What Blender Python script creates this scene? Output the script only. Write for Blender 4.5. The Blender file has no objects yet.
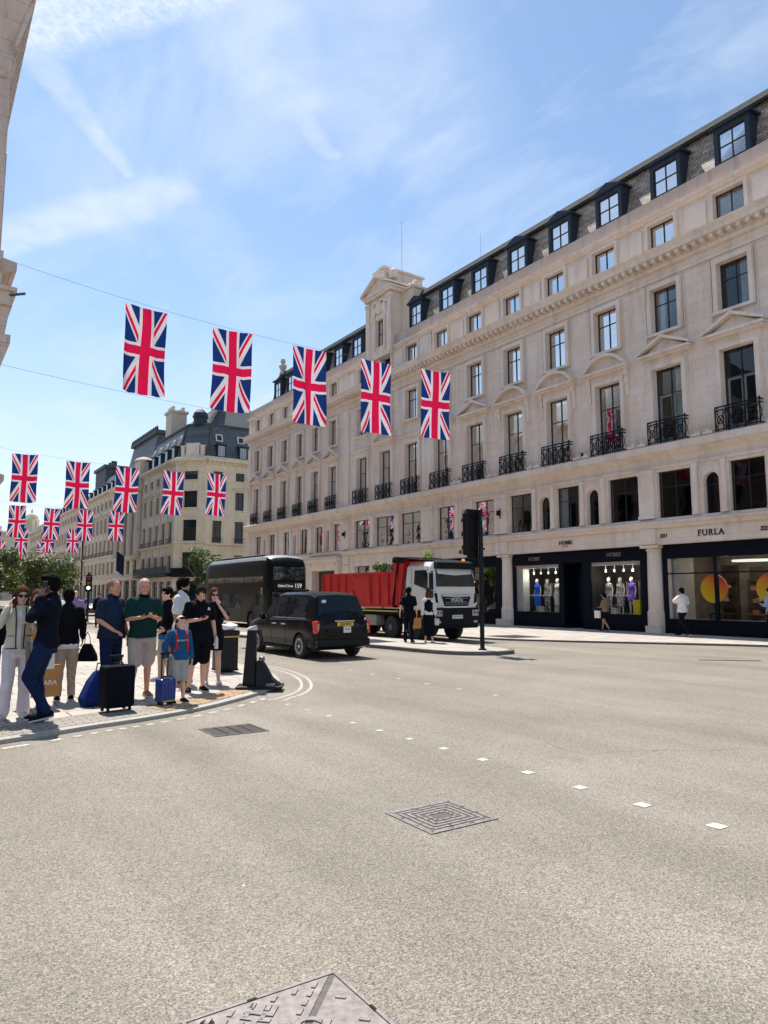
import bpy, bmesh, math, random
from math import sin, cos, pi, radians, sqrt, atan2
from mathutils import Vector, Matrix, noise
random.seed(7)
scene = bpy.context.scene
COL = scene.collection
R = radians

# ---------------------------------------------------------------- helpers
def link(o, parent=None):
    COL.objects.link(o)
    if parent is not None:
        o.parent = parent
    return o

def worldoff(o):
    v = Vector((0, 0, 0))
    while o is not None:
        v += Vector(o.location); o = o.parent
    return v

class MB:
    """collects geometry; T maps build coordinates to the coordinates of the mesh"""
    def __init__(self, T=None):
        self.v = []; self.f = []; self.mi = []; self.T = T; self.cur = 0; self.uv = {}
    def addv(self, p):
        p = Vector(p)
        if self.T: p = Vector(self.T(p))
        self.v.append(p); return len(self.v) - 1
    def face(self, pts):
        idx = [self.addv(p) for p in pts]
        self.f.append(idx); self.mi.append(self.cur)
    def facei(self, idx):
        self.f.append(list(idx)); self.mi.append(self.cur)
    def box(self, x0, x1, y0, y1, z0, z1):
        i = [self.addv(p) for p in ((x0,y0,z0),(x1,y0,z0),(x1,y1,z0),(x0,y1,z0),(x0,y0,z1),(x1,y0,z1),(x1,y1,z1),(x0,y1,z1))]
        for q in ((0,3,2,1),(4,5,6,7),(0,1,5,4),(1,2,6,5),(2,3,7,6),(3,0,4,7)):
            self.facei([i[k] for k in q])
    def hexa(self, b, t):
        i = [self.addv(p) for p in list(b) + list(t)]
        for q in ((0,3,2,1),(4,5,6,7),(0,1,5,4),(1,2,6,5),(2,3,7,6),(3,0,4,7)):
            self.facei([i[k] for k in q])
    def prism(self, poly, h0, h1, axis=2):
        def mk(a, b, h):
            return {2: (a, b, h), 0: (h, a, b), 1: (a, h, b)}[axis]
        n = len(poly)
        b = [self.addv(mk(p[0], p[1], h0)) for p in poly]
        t = [self.addv(mk(p[0], p[1], h1)) for p in poly]
        self.facei(b[::-1]); self.facei(t)
        for k in range(n):
            self.facei((b[k], b[(k+1) % n], t[(k+1) % n], t[k]))
    def tube(self, p0, p1, r0, r1=None, n=8, caps=True):
        r1 = r0 if r1 is None else r1
        p0, p1 = Vector(p0), Vector(p1); d = (p1 - p0)
        if d.length < 1e-6: return
        d.normalize(); a = d.orthogonal().normalized(); b = d.cross(a)
        A = []; B = []
        for k in range(n):
            c = a * cos(2*pi*k/n) + b * sin(2*pi*k/n)
            A.append(self.addv(p0 + c*r0)); B.append(self.addv(p1 + c*r1))
        for k in range(n):
            self.facei((A[k], A[(k+1) % n], B[(k+1) % n], B[k]))
        if caps: self.facei(A[::-1]); self.facei(B)
    def path(self, pts, r, n=6):
        for a, b in zip(pts[:-1], pts[1:]): self.tube(a, b, r, r, n)
    def lathe(self, c, prof, n=16, axis=2, caps=True):
        """prof: (radius, height) pairs"""
        rings = []
        for r, h in prof:
            ring = []
            for k in range(n):
                a = 2*pi*k/n; u, w = r*cos(a), r*sin(a)
                p = {2: (c[0]+u, c[1]+w, c[2]+h), 0: (c[0]+h, c[1]+u, c[2]+w), 1: (c[0]+u, c[1]+h, c[2]+w)}[axis]
                ring.append(self.addv(p))
            rings.append(ring)
        for A, B in zip(rings[:-1], rings[1:]):
            for k in range(n): self.facei((A[k], A[(k+1) % n], B[(k+1) % n], B[k]))
        if caps: self.facei(rings[0][::-1]); self.facei(rings[-1])
    def loft(self, rings, caps=True):
        rr = [[self.addv(p) for p in r] for r in rings]
        n = len(rr[0])
        for A, B in zip(rr[:-1], rr[1:]):
            for k in range(n): self.facei((A[k], A[(k+1) % n], B[(k+1) % n], B[k]))
        if caps: self.facei(rr[0][::-1]); self.facei(rr[-1])
    def ell(self, c, rx, ry, rz, n=12, m=8, rot=None):
        rings = []
        for j in range(1, m):
            t = pi*j/m
            ring = []
            for k in range(n):
                a = 2*pi*k/n
                p = Vector((rx*sin(t)*cos(a), ry*sin(t)*sin(a), -rz*cos(t)))
                if rot: p = rot @ p
                ring.append(Vector(c)+p)
            rings.append(ring)
        self.loft(rings)
    def build(self, name, mats, parent=None, smooth=False, bevel=0, off=None, fix=True, weld=False, **tags):
        me = bpy.data.meshes.new(name)
        if off is None: off = worldoff(parent) if parent is not None else Vector((0, 0, 0))
        me.from_pydata([tuple(p - off) for p in self.v], [], self.f)
        if not isinstance(mats, (list, tuple)): mats = [mats]
        for m in mats: me.materials.append(m)
        if len(mats) > 1:
            me.polygons.foreach_set('material_index', self.mi)
        if fix or weld or bevel:
            bm = bmesh.new(); bm.from_mesh(me)
            if weld or bevel: bmesh.ops.remove_doubles(bm, verts=bm.verts, dist=1e-4)
            if fix: bmesh.ops.recalc_face_normals(bm, faces=bm.faces)
            bm.to_mesh(me); bm.free()
        if smooth: me.shade_smooth()
        me.validate(); me.update()
        o = bpy.data.objects.new(name, me); link(o, parent)
        if bevel:
            b = o.modifiers.new('b', 'BEVEL'); b.width = bevel; b.segments = 2; b.limit_method = 'ANGLE'
        if smooth == 'auto':
            pass
        tag(o, **tags)
        return o

def tag(o, label=None, category=None, group=None, kind=None):
    if label: o['label'] = label
    if category: o['category'] = category
    if group: o['group'] = group
    if kind: o['kind'] = kind
    return o

def empty(name, loc=(0, 0, 0), rz=0, scale=1, **tags):
    o = bpy.data.objects.new(name, None); link(o)
    o.location = loc; o.rotation_euler = (0, 0, rz); o.scale = (scale,)*3
    o.empty_display_size = .2
    tag(o, **tags); return o

def copy_tree(o, parent=None):
    c = o.copy(); COL.objects.link(c); c.parent = parent
    for k in ('label',):
        pass
    for ch in list(o.children): copy_tree(ch, c)
    return c

def autosmooth(o, ang=35):
    me = o.data
    me.shade_smooth()
    bm = bmesh.new(); bm.from_mesh(me)
    for e in bm.edges:
        if len(e.link_faces) == 2 and e.calc_face_angle(0) > R(ang): e.smooth = False
        else: e.smooth = True
    bm.to_mesh(me); bm.free()
    return o

def bake(o):
    """apply the modifiers of o into its mesh"""
    dg = bpy.context.evaluated_depsgraph_get()
    me = bpy.data.meshes.new_from_object(o.evaluated_get(dg), preserve_all_data_layers=True, depsgraph=dg)
    o.modifiers.clear(); old = o.data; o.data = me
    return o

def text(name, s, size, mat, parent, loc, rot, depth=.004, align='CENTER', sx=1, spacing=1.0, shear=0, bold=0):
    cu = bpy.data.curves.new(name, 'FONT'); cu.body = s; cu.size = size; cu.extrude = depth
    cu.align_x = align; cu.align_y = 'CENTER'; cu.space_character = spacing; cu.shear = shear; cu.offset = bold
    cu.resolution_u = 3
    o = bpy.data.objects.new(name, cu); COL.objects.link(o)
    dg = bpy.context.evaluated_depsgraph_get()
    me = bpy.data.meshes.new_from_object(o.evaluated_get(dg))
    bpy.data.objects.remove(o); bpy.data.curves.remove(cu)
    me.materials.clear(); me.materials.append(mat)
    n = bpy.data.objects.new(name, me); link(n, parent)
    n.location = Vector(loc) - (worldoff(parent) if parent is not None else Vector((0, 0, 0)))
    n.rotation_euler = rot; n.scale = (sx, 1, 1)
    return n

# ---------------------------------------------------------------- node helpers
class NT:
    def __init__(self, tree):
        self.t = tree; self.n = tree.nodes; self.l = tree.links
    def node(self, kind, **kw):
        n = self.n.new(kind)
        for k, v in kw.items(): setattr(n, k, v)
        return n
    def put(self, sock, val):
        if val is None: return
        if hasattr(val, 'is_output') or isinstance(val, bpy.types.NodeSocket): self.l.new(val, sock)
        else: sock.default_value = val
    def math(self, op, a, b=None, c=None, clamp=False):
        n = self.node('ShaderNodeMath', operation=op, use_clamp=clamp)
        self.put(n.inputs[0], a)
        if b is not None: self.put(n.inputs[1], b)
        if c is not None: self.put(n.inputs[2], c)
        return n.outputs[0]
    def vmath(self, op, a, b=None, scale=None):
        n = self.node('ShaderNodeVectorMath', operation=op)
        self.put(n.inputs[0], a)
        if b is not None: self.put(n.inputs[1], b)
        if scale is not None: self.put(n.inputs['Scale'], scale)
        return n.outputs['Value'] if op in ('DOT_PRODUCT', 'LENGTH', 'DISTANCE') else n.outputs[0]
    def mix(self, fac, a, b, blend='MIX'):
        n = self.node('ShaderNodeMix', data_type='RGBA', blend_type=blend)
        self.put(n.inputs[0], fac); self.put(n.inputs[6], a); self.put(n.inputs[7], b)
        return n.outputs[2]
    def ramp(self, fac, stops, interp='LINEAR'):
        n = self.node('ShaderNodeValToRGB'); e = n.color_ramp.elements
        n.color_ramp.interpolation = interp
        while len(e) > 1: e.remove(e[-1])
        for k, (p, c) in enumerate(stops):
            el = e[0] if k == 0 else e.new(p)
            el.position = p; el.color = c if len(c) == 4 else (*c, 1)
        self.put(n.inputs[0], fac); return n.outputs[0]
    def noise(self, vec, scale, detail=4, rough=.55, dist=0):
        n = self.node('ShaderNodeTexNoise'); self.put(n.inputs['Vector'], vec)
        n.inputs['Scale'].default_value = scale; n.inputs['Detail'].default_value = detail
        n.inputs['Roughness'].default_value = rough; n.inputs['Distortion'].default_value = dist
        return n.outputs[0]
    def coord(self, which='Object'):
        return self.node('ShaderNodeTexCoord').outputs[which]
    def mapv(self, vec, scale=(1, 1, 1), loc=(0, 0, 0), rot=(0, 0, 0)):
        n = self.node('ShaderNodeMapping'); self.put(n.inputs[0], vec)
        n.inputs['Scale'].default_value = scale; n.inputs['Location'].default_value = loc; n.inputs['Rotation'].default_value = rot
        return n.outputs[0]
    def sep(self, v):
        n = self.node('ShaderNodeSeparateXYZ'); self.put(n.inputs[0], v); return n.outputs
    def comb(self, x, y, z=0.0):
        n = self.node('ShaderNodeCombineXYZ')
        for k, q in enumerate((x, y, z)): self.put(n.inputs[k], q)
        return n.outputs[0]
    def bump(self, h, strength=.3, dist=.01):
        n = self.node('ShaderNodeBump'); self.put(n.inputs['Height'], h)
        n.inputs['Strength'].default_value = strength; n.inputs['Distance'].default_value = dist
        return n.outputs[0]

def c4(c): return (*c, 1) if len(c) == 3 else c

def newmat(name):
    m = bpy.data.materials.new(name); m.use_nodes = True
    t = NT(m.node_tree); b = m.node_tree.nodes['Principled BSDF']
    return m, t, b

def mat(name, col, rough=.6, metal=0, var=.12, scale=6, bump=0, bscale=60, spec=.5, coat=0, sheen=0, emit=None, estr=0):
    m, t, b = newmat(name)
    co = t.coord()
    n = t.noise(co, scale, 5)
    f = t.ramp(n, [(.3, (1-var,)*3), (.7, (1+var*.6,)*3)])
    c = t.mix(1.0, c4(col), f, 'MULTIPLY')
    t.put(b.inputs['Base Color'], c)
    b.inputs['Roughness'].default_value = rough; b.inputs['Metallic'].default_value = metal
    b.inputs['Specular IOR Level'].default_value = spec
    b.inputs['Coat Weight'].default_value = coat; b.inputs['Coat Roughness'].default_value = .04
    if bump:
        t.put(b.inputs['Normal'], t.bump(t.noise(co, bscale, 3), bump, .01))
    if emit:
        b.inputs['Emission Color'].default_value = c4(emit); b.inputs['Emission Strength'].default_value = estr
    return m

def stone_mat(name, col, streak=.55, joint=True, warm=(1.0, .93, .84)):
    m, t, b = newmat(name)
    co = t.coord(); x, y, z = t.sep(co)[:3]
    u = t.math('SUBTRACT', x, y); uv = t.comb(u, z)
    big = t.noise(co, .55, 5)
    st = t.noise(t.mapv(co, (1.6, 1.6, .22)), 1.5, 6, .6)
    fine = t.noise(co, 14, 6, .65)
    c = t.mix(t.ramp(big, [(.35, (0,)*3), (.68, (1,)*3)]), c4(col), c4(tuple(a*w*.92 for a, w in zip(col, warm))))
    c = t.mix(t.math('MULTIPLY', t.ramp(st, [(.5, (0,)*3), (.72, (1,)*3)]), streak), c, c4(tuple(a*.6 for a in col)))
    c = t.mix(1, c, t.ramp(fine, [(.25, (.86,)*3), (.75, (1.06,)*3)]), 'MULTIPLY')
    h = fine
    if joint:
        br = t.node('ShaderNodeTexBrick'); t.put(br.inputs['Vector'], uv)
        br.inputs['Scale'].default_value = 1; br.inputs['Brick Width'].default_value = .92; br.inputs['Row Height'].default_value = .38
        br.inputs['Mortar Size'].default_value = .006; br.inputs['Mortar Smooth'].default_value = .3
        br.inputs['Color1'].default_value = (1.03, 1.03, 1.02, 1); br.inputs['Color2'].default_value = (.965, .955, .95, 1)
        br.inputs['Mortar'].default_value = (.72, .70, .68, 1)
        c = t.mix(1, c, br.outputs['Color'], 'MULTIPLY')
        h = t.math('SUBTRACT', t.math('MULTIPLY', fine, .4), br.outputs['Fac'])
    t.put(b.inputs['Base Color'], c); b.inputs['Roughness'].default_value = .85
    b.inputs['Specular IOR Level'].default_value = .25
    t.put(b.inputs['Normal'], t.bump(h, .5, .012))
    return m

def slate_mat(name, c1, c2):
    m, t, b = newmat(name)
    co = t.coord(); x, y, z = t.sep(co)[:3]
    br = t.node('ShaderNodeTexBrick'); t.put(br.inputs['Vector'], t.comb(t.math('ADD', x, y), z))
    br.inputs['Scale'].default_value = 1; br.inputs['Brick Width'].default_value = .42; br.inputs['Row Height'].default_value = .13
    br.inputs['Mortar Size'].default_value = .014; br.inputs['Bias'].default_value = .1
    br.inputs['Color1'].default_value = c4(c1); br.inputs['Color2'].default_value = c4(c2); br.inputs['Mortar'].default_value = (.03, .03, .03, 1)
    c = t.mix(.5, br.outputs['Color'], t.ramp(t.noise(co, 3, 6), [(.3, (.45,)*3), (.7, (1.1,)*3)]), 'MULTIPLY')
    t.put(b.inputs['Base Color'], c); b.inputs['Roughness'].default_value = .55
    t.put(b.inputs['Normal'], t.bump(t.math('SUBTRACT', 1.0, br.outputs['Fac']), .6, .01))
    return m

def glass_mat(name, tint=(.55, .6, .62), refl=1.6, rough=.015):
    m, t, b = newmat(name)
    m.node_tree.nodes.remove(b)
    tr = t.node('ShaderNodeBsdfTransparent'); tr.inputs[0].default_value = c4(tint)
    gl = t.node('ShaderNodeBsdfGlossy'); gl.inputs['Roughness'].default_value = rough
    fr = t.node('ShaderNodeFresnel'); fr.inputs['IOR'].default_value = refl
    n = t.noise(t.coord(), 1.3, 2)
    bp = t.bump(n, .25, .02); t.put(gl.inputs['Normal'], bp)
    mx = t.node('ShaderNodeMixShader'); t.put(mx.inputs[0], fr.outputs[0]); t.put(mx.inputs[1], tr.outputs[0]); t.put(mx.inputs[2], gl.outputs[0])
    out = m.node_tree.nodes['Material Output']; t.put(out.inputs[0], mx.outputs[0])
    return m

def dark_glass(name, col=(.008, .013, .016), rough=.04, ior=1.5):
    m, t, b = newmat(name)
    co = t.coord(); n = t.noise(co, .8, 3)
    t.put(b.inputs['Base Color'], t.mix(n, c4(col), c4(tuple(a*2.2 for a in col))))
    b.inputs['Roughness'].default_value = rough; b.inputs['IOR'].default_value = ior
    t.put(b.inputs['Normal'], t.bump(t.noise(co, 1.7, 2), .15, .02))
    return m

M = {}
M['stone'] = stone_mat('portland_stone', (.80, .69, .61))
M['stone_plain'] = stone_mat('portland_stone_carved', (.81, .705, .62), joint=False)
M['stone_trim'] = stone_mat('moulded_stone', (.78, .67, .59), streak=.6, joint=False)
M['stone_cream'] = stone_mat('cream_stone', (.80, .73, .58))
M['stone_grey'] = stone_mat('weathered_stone', (.64, .56, .465))
M['stone_pink'] = stone_mat('pink_stone', (.66, .54, .48))
M['slate'] = slate_mat('roof_slate', (.62, .50, .36), (.30, .25, .20))
M['lead'] = mat('lead_dormer', (.028, .038, .058), .6, 0, .2, 4, spec=.25)
M['lead_roof'] = mat('grey_lead_roof', (.085, .10, .105), .75, 0, .25, 2, spec=.2)
M['slate_dark'] = slate_mat('dark_slate', (.14, .165, .175), (.09, .105, .115))
M['iron'] = mat('black_iron', (.006, .007, .010), .55, 0, spec=.2)
M['frame'] = mat('black_window_frame', (.015, .017, .02), .4)
M['wframe'] = mat('white_window_frame', (.65, .63, .6), .5)
M['curtain'] = mat('pale_curtain', (.62, .62, .62), .9, 0, .2, 8)
M['coping'] = stone_mat('weathered_coping', (.58, .47, .41), streak=.8, joint=False)

M['glass'] = glass_mat('window_glass', (.62, .68, .70), 1.52)
M['glass2'] = glass_mat('mezzanine_glass', (.55, .6, .62), 1.36)
M['shopglass'] = glass_mat('shop_glass', (.86, .88, .88), 1.3)
M['dglass'] = dark_glass('dark_glass')
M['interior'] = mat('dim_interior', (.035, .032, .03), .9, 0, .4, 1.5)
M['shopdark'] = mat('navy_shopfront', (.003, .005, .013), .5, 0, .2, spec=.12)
M['shopwall'] = mat('shop_wall', (.20, .17, .13), .8, 0, .3, 2)
M['shopfloor'] = mat('shop_floor', (.25, .22, .18), .5)
M['asphalt_black'] = mat('black_rubber', (.012, .012, .012), .8)
M['white'] = mat('white_paint', (.75, .74, .72), .5)
M['bronze'] = mat('bronze_letters', (.03, .025, .02), .4, .5)
M['chrome'] = mat('chrome', (.7, .7, .7), .15, 1, .05)
# ---------------------------------------------------------------- camera, light, sky
cam_d = bpy.data.cameras.new('camera'); cam = bpy.data.objects.new('camera', cam_d); link(cam)
cam_d.sensor_fit = 'VERTICAL'; cam_d.sensor_height = 24; cam_d.lens = 713/1024*24
cam_d.clip_start = .05; cam_d.clip_end = 6000
cam.location = (0, 0, 1.6); cam.rotation_euler = (R(90)+math.atan(82/713), 0, -R(33.7))
scene.camera = cam
SUN_AZ, SUN_EL = R(6), R(62)
sd = bpy.data.lights.new('sun', 'SUN'); sun = bpy.data.objects.new('sun', sd); link(sun)
sd.energy = 4.6; sd.angle = R(.53); sd.color = (1, .955, .89)
dirv = Vector((sin(SUN_AZ)*cos(SUN_EL), cos(SUN_AZ)*cos(SUN_EL), sin(SUN_EL)))
sun.rotation_euler = dirv.to_track_quat('Z', 'Y').to_euler(); sun.location = dirv*80
w = bpy.data.worlds.new('World'); scene.world = w; w.use_nodes = True
t = NT(w.node_tree); bg = w.node_tree.nodes['Background']
sky = t.node('ShaderNodeTexSky', sky_type='NISHITA'); sky.sun_disc = False
sky.sun_elevation = SUN_EL; sky.sun_rotation = SUN_AZ; sky.air_density = 1.0; sky.dust_density = .5; sky.ozone_density = 1.0
D = t.coord('Generated')
x, y, z = t.sep(D)[:3]
zz = t.math('ADD', t.math('MAXIMUM', z, 0.0), .1)
P = t.comb(t.math('DIVIDE', x, zz), t.math('DIVIDE', y, zz))
nz = t.node('ShaderNodeTexNoise'); t.put(nz.inputs['Vector'], P); nz.inputs['Scale'].default_value = 9; nz.inputs['Detail'].default_value = 5
Pd = t.vmath('ADD', P, t.vmath('SCALE', t.vmath('SUBTRACT', nz.outputs['Color'], (.5, .5, .5)), scale=.06))
def seg(a, b, wid, amp, tail=0.0, ragged=30, rough=.5):
    """a vapour streak in the sky from a to b"""
    ax, ay = a; bx, by = b; L2 = (bx-ax)**2+(by-ay)**2
    pa = t.vmath('SUBTRACT', Pd, (ax, ay, 0))
    h = t.math('DIVIDE', t.vmath('DOT_PRODUCT', pa, (bx-ax, by-ay, 0)), L2, clamp=True)
    q = t.vmath('SUBTRACT', pa, t.vmath('SCALE', (bx-ax, by-ay, 0), scale=h))
    q2 = t.comb(*t.sep(q)[:2], 0.0)
    d = t.vmath('LENGTH', q2)
    ww = t.math('MULTIPLY_ADD', h, wid*tail, wid)
    f = t.math('SUBTRACT', 1.0, t.math('DIVIDE', d, ww), clamp=True)
    n = t.noise(P, ragged, 6, .7)
    f = t.math('MULTIPLY', t.math('SMOOTH_MIN', f, .6, .3), t.ramp(n, [(.5-rough*.45, (0,)*3), (.5+rough*.35, (1,)*3)]))
    return t.math('MULTIPLY', f, amp*1.9)
cl = seg((.095, 1.155), (.325, 1.395), .045, .45, -.6, 14, .9)
for s in (seg((.05, 1.17), (.30, .915), .075, .95, -.2, 55, .6), seg((.10, 1.80), (.42, 1.40), .085, .6, -.2, 12, 1.0),
          seg((.42, 1.42), (.62, 1.62), .10, .25, .3, 10, 1.0), seg((.32, .86), (.48, 1.03), .14, .45, -.2, 12, 1.1), seg((.44, 1.0), (.63, 1.13), .045, .45, -.5, 14, 1.0),
          seg((.5, .80), (.75, .98), .16, .3, .2, 7, 1.2), seg((.55, .9), (.52, 1.25), .08, .2, .2, 8, 1.2)):
    cl = t.math('MAXIMUM', cl, s)
ci = t.noise(t.mapv(P, (1, .45, 1), (3, 1, 0), (0, 0, R(-35))), 3.2, 8, .62, .6)
ci = t.math('MULTIPLY', t.ramp(ci, [(.46, (0,)*3), (.72, (1,)*3)]), .42)
cl = t.math('ADD', cl, ci, clamp=True)
veil = t.ramp(z, [(0.0, (.95,)*3), (.10, (.80,)*3), (.24, (.40,)*3), (.38, (.16,)*3), (.6, (.09,)*3), (1.0, (.06,)*3)])
cl = t.math('SUBTRACT', 1.0, t.math('MULTIPLY', t.math('SUBTRACT', 1.0, veil), t.math('SUBTRACT', 1.0, t.math('MULTIPLY', cl, .92))))
SKYS = .13
skyc = t.mix(1.0, sky.outputs[0], (SKYS*.66, SKYS*.80, SKYS*.87, 1), 'MULTIPLY')
CLOUD = (.58, .635, .71, 1)
skyc = t.mix(cl, skyc, CLOUD)
t.put(bg.inputs[0], skyc); bg.inputs[1].default_value = 1.0
scene.view_settings.view_transform = 'Standard'; scene.view_settings.look = 'None'
scene.view_settings.exposure = .64; scene.view_settings.gamma = 1
scene.view_settings.use_curve_mapping = False
scene.cycles.max_bounces = 8; scene.cycles.transparent_max_bounces = 12

# ---------------------------------------------------------------- ground
def road_mat():
    m, t, b = newmat('asphalt')
    co = t.coord()
    v = t.node('ShaderNodeTexVoronoi'); t.put(v.inputs['Vector'], co); v.inputs['Scale'].default_value = 130
    agg = t.sep(v.outputs['Color'])[0]
    v2 = t.node('ShaderNodeTexVoronoi'); t.put(v2.inputs['Vector'], co); v2.inputs['Scale'].default_value = 300
    agg2 = t.sep(v2.outputs['Color'])[1]
    a = t.math('ADD', t.math('MULTIPLY', agg, .6), t.math('MULTIPLY', agg2, .4))
    col = t.ramp(a, [(.06, (.055, .048, .038)), (.26, (.158, .140, .112)), (.55, (.250, .223, .180)), (.8, (.335, .300, .243)), (.96, (.50, .45, .37))])
    big = t.noise(co, .35, 6, .6); mid = t.noise(t.mapv(co, (1, .18, 1)), 1.1, 6, .65)
    col = t.mix(1, col, t.ramp(big, [(.3, (.84,)*3), (.7, (1.1,)*3)]), 'MULTIPLY')
    col = t.mix(1, col, t.ramp(mid, [(.35, (.88, .87, .86)), (.65, (1.05, 1.05, 1.05))]), 'MULTIPLY')
    # lanes polished by tyres, across both roads
    x, y, z = t.sep(co)[:3]
    wob = t.math('MULTIPLY', t.noise(co, .25, 3), 1.6)
    tr = t.math('SINE', t.math('MULTIPLY', t.math('ADD', x, wob), 3.4))
    col = t.mix(1, col, t.ramp(t.math('MULTIPLY_ADD', tr, .5, .5), [(0, (.93, .925, .92)), (.6, (1.03, 1.03, 1.03))]), 'MULTIPLY')
    st = t.noise(t.mapv(co, loc=(3, 9, 0)), .9, 6, .7)
    col = t.mix(t.ramp(st, [(.60, (0,)*3), (.72, (.30,)*3)]), col, (.10, .09, .08, 1))
    # pale trodden specks and old gum
    g = t.node('ShaderNodeTexVoronoi'); t.put(g.inputs['Vector'], co); g.inputs['Scale'].default_value = 1.6
    gd = t.math('LESS_THAN', g.outputs['Distance'], .022)
    gs = t.math('GREATER_THAN', t.sep(g.outputs['Color'])[0], .45)
    col = t.mix(t.math('MULTIPLY', gd, gs), col, (.62, .6, .56, 1))
    # tar filled cracks
    ck = t.node('ShaderNodeTexVoronoi', feature='DISTANCE_TO_EDGE')
    t.put(ck.inputs['Vector'], t.vmath('ADD', co, t.vmath('SCALE', t.comb(t.noise(co, 1.2), t.noise(t.mapv(co, loc=(7, 3, 0)), 1.2)), scale=.8)))
    ck.inputs['Scale'].default_value = .16
    cm = t.math('MULTIPLY', t.math('LESS_THAN', ck.outputs['Distance'], .0016), t.ramp(t.noise(co, .3, 2), [(.56, (0,)*3), (.6, (1,)*3)]))
    col = t.mix(t.math('MULTIPLY', cm, .5), col, (.06, .055, .05, 1))
    t.put(b.inputs['Base Color'], col); b.inputs['Roughness'].default_value = .82; b.inputs['Specular IOR Level'].default_value = .3
    t.put(b.inputs['Normal'], t.bump(t.math('ADD', t.math('MULTIPLY', v.outputs['Distance'], 1.0), t.math('MULTIPLY', v2.outputs['Distance'], .4)), .55, .004))
    return m
M['road'] = road_mat()
def paving_mat(name, c1, c2, bw=.75, rh=.55, ms=.012, mortar=(.16, .14, .12), rot=0, scale=1):
    m, t, b = newmat(name)
    co = t.coord()
    br = t.node('ShaderNodeTexBrick'); t.put(br.inputs['Vector'], t.mapv(co, rot=(0, 0, rot)))
    br.inputs['Scale'].default_value = scale; br.inputs['Brick Width'].default_value = bw; br.inputs['Row Height'].default_value = rh
    br.inputs['Mortar Size'].default_value = ms
    br.inputs['Color1'].default_value = c4(c1); br.inputs['Color2'].default_value = c4(c2); br.inputs['Mortar'].default_value = c4(mortar)
    c = t.mix(1, br.outputs['Color'], t.ramp(t.noise(co, 1.3, 6, .6), [(.3, (.82,)*3), (.7, (1.08,)*3)]), 'MULTIPLY')
    c = t.mix(1, c, t.ramp(t.noise(co, 60, 3), [(.3, (.9,)*3), (.7, (1.07,)*3)]), 'MULTIPLY')
    t.put(b.inputs['Base Color'], c); b.inputs['Roughness'].default_value = .8; b.inputs['Specular IOR Level'].default_value = .3
    t.put(b.inputs['Normal'], t.bump(t.math('SUBTRACT', 1.0, br.outputs['Fac']), .3, .004))
    return m
M['paving'] = paving_mat('york_paving', (.47, .425, .37), (.40, .36, .315))
M['tactile'] = paving_mat('buff_tactile', (.50, .34, .20), (.46, .31, .18), .4, .4, .012)
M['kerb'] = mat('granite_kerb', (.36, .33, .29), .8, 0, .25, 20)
M['darkkerb'] = mat('dark_granite_kerb', (.13, .12, .11), .85, 0, .3, 20)  # darker granite for the island and far kerbs
M['setts'] = paving_mat('granite_setts', (.34, .30, .26), (.28, .25, .21), .2, .1, .012)
M['roadpaint'] = None
def paint_mat(name, col, wear=.5):
    m, t, b = newmat(name); co = t.coord()
    n = t.math('ADD', t.math('MULTIPLY', t.noise(co, 9, 6, .7), .6), t.math('MULTIPLY', t.noise(co, 90, 3), .4))
    w_ = t.ramp(n, [(wear-.07, (0,)*3), (wear+.05, (1,)*3)])
    v = t.node('ShaderNodeTexVoronoi'); t.put(v.inputs['Vector'], co); v.inputs['Scale'].default_value = 95
    ro = t.ramp(t.sep(v.outputs['Color'])[0], [(.1, (.13, .12, .105)), (.5, (.30, .27, .235)), (.9, (.5, .46, .4))])
    t.put(b.inputs['Base Color'], t.mix(w_, ro, c4(col))); b.inputs['Roughness'].default_value = .7
    return m
M['roadpaint'] = paint_mat('road_paint', (.58, .55, .50), .47)
M['roadpaint_worn'] = paint_mat('worn_road_paint', (.50, .45, .36), .515)

g = MB(); g.box(-1500, 1500, -1500, 2500, -.3, 0)
g.build('road', M['road'], kind='structure')

def slab(name, poly, z, m, mk=None, kw=.15, kerb_from=None):
    g = MB(); g.prism(poly, -.02, z); return g.build(name, m, kind='structure')
def offset_strip(pts, w):
    """polygon strip of width w on the left of the polyline"""
    L = []
    for i, p in enumerate(pts):
        a = Vector(pts[max(i-1, 0)]); b = Vector(pts[min(i+1, len(pts)-1)])
        d = (b-a).normalized(); n = Vector((-d.y, d.x))
        L.append((p[0]+n.x*w, p[1]+n.y*w))
    return L
def smooth_poly(pts, n=3):
    for _ in range(n):
        q = [pts[0]]
        for a, b in zip(pts[:-1], pts[1:]):
            q.append((a[0]*.75+b[0]*.25, a[1]*.75+b[1]*.25)); q.append((a[0]*.25+b[0]*.75, a[1]*.25+b[1]*.75))
        q.append(pts[-1]); pts = q
    return pts
# near left corner pavement
kl = smooth_poly([(-14, 6.6), (-4, 7.6), (.94, 8.79), (1.91, 9.20), (2.52, 9.35), (3.45, 9.72), (4.56, 10.55), (5.34, 11.28), (6.0, 12.5), (6.35, 14.2), (6.4, 16), (6.4, 30)], 2) + [(6.4, 30.01), (6.4, 400)]
inner = offset_strip(kl, .14)
slab('pavement', [(p[0], p[1]) for p in inner] + [(-30, 400), (-30, 6.5)], .045, M['paving'])
g = MB()
for i in range(len(kl)-1):
    a, b, c, d = kl[i], kl[i+1], inner[i+1], inner[i]
    h = h2 = .0455
    g.hexa([(*a, -.02), (*b, -.02), (*c, -.02), (*d, -.02)], [(*a, h), (*b, h2), (*c, h2+.001), (*d, h+.001)])
g.build('kerb', M['kerb'], kind='structure')
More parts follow.
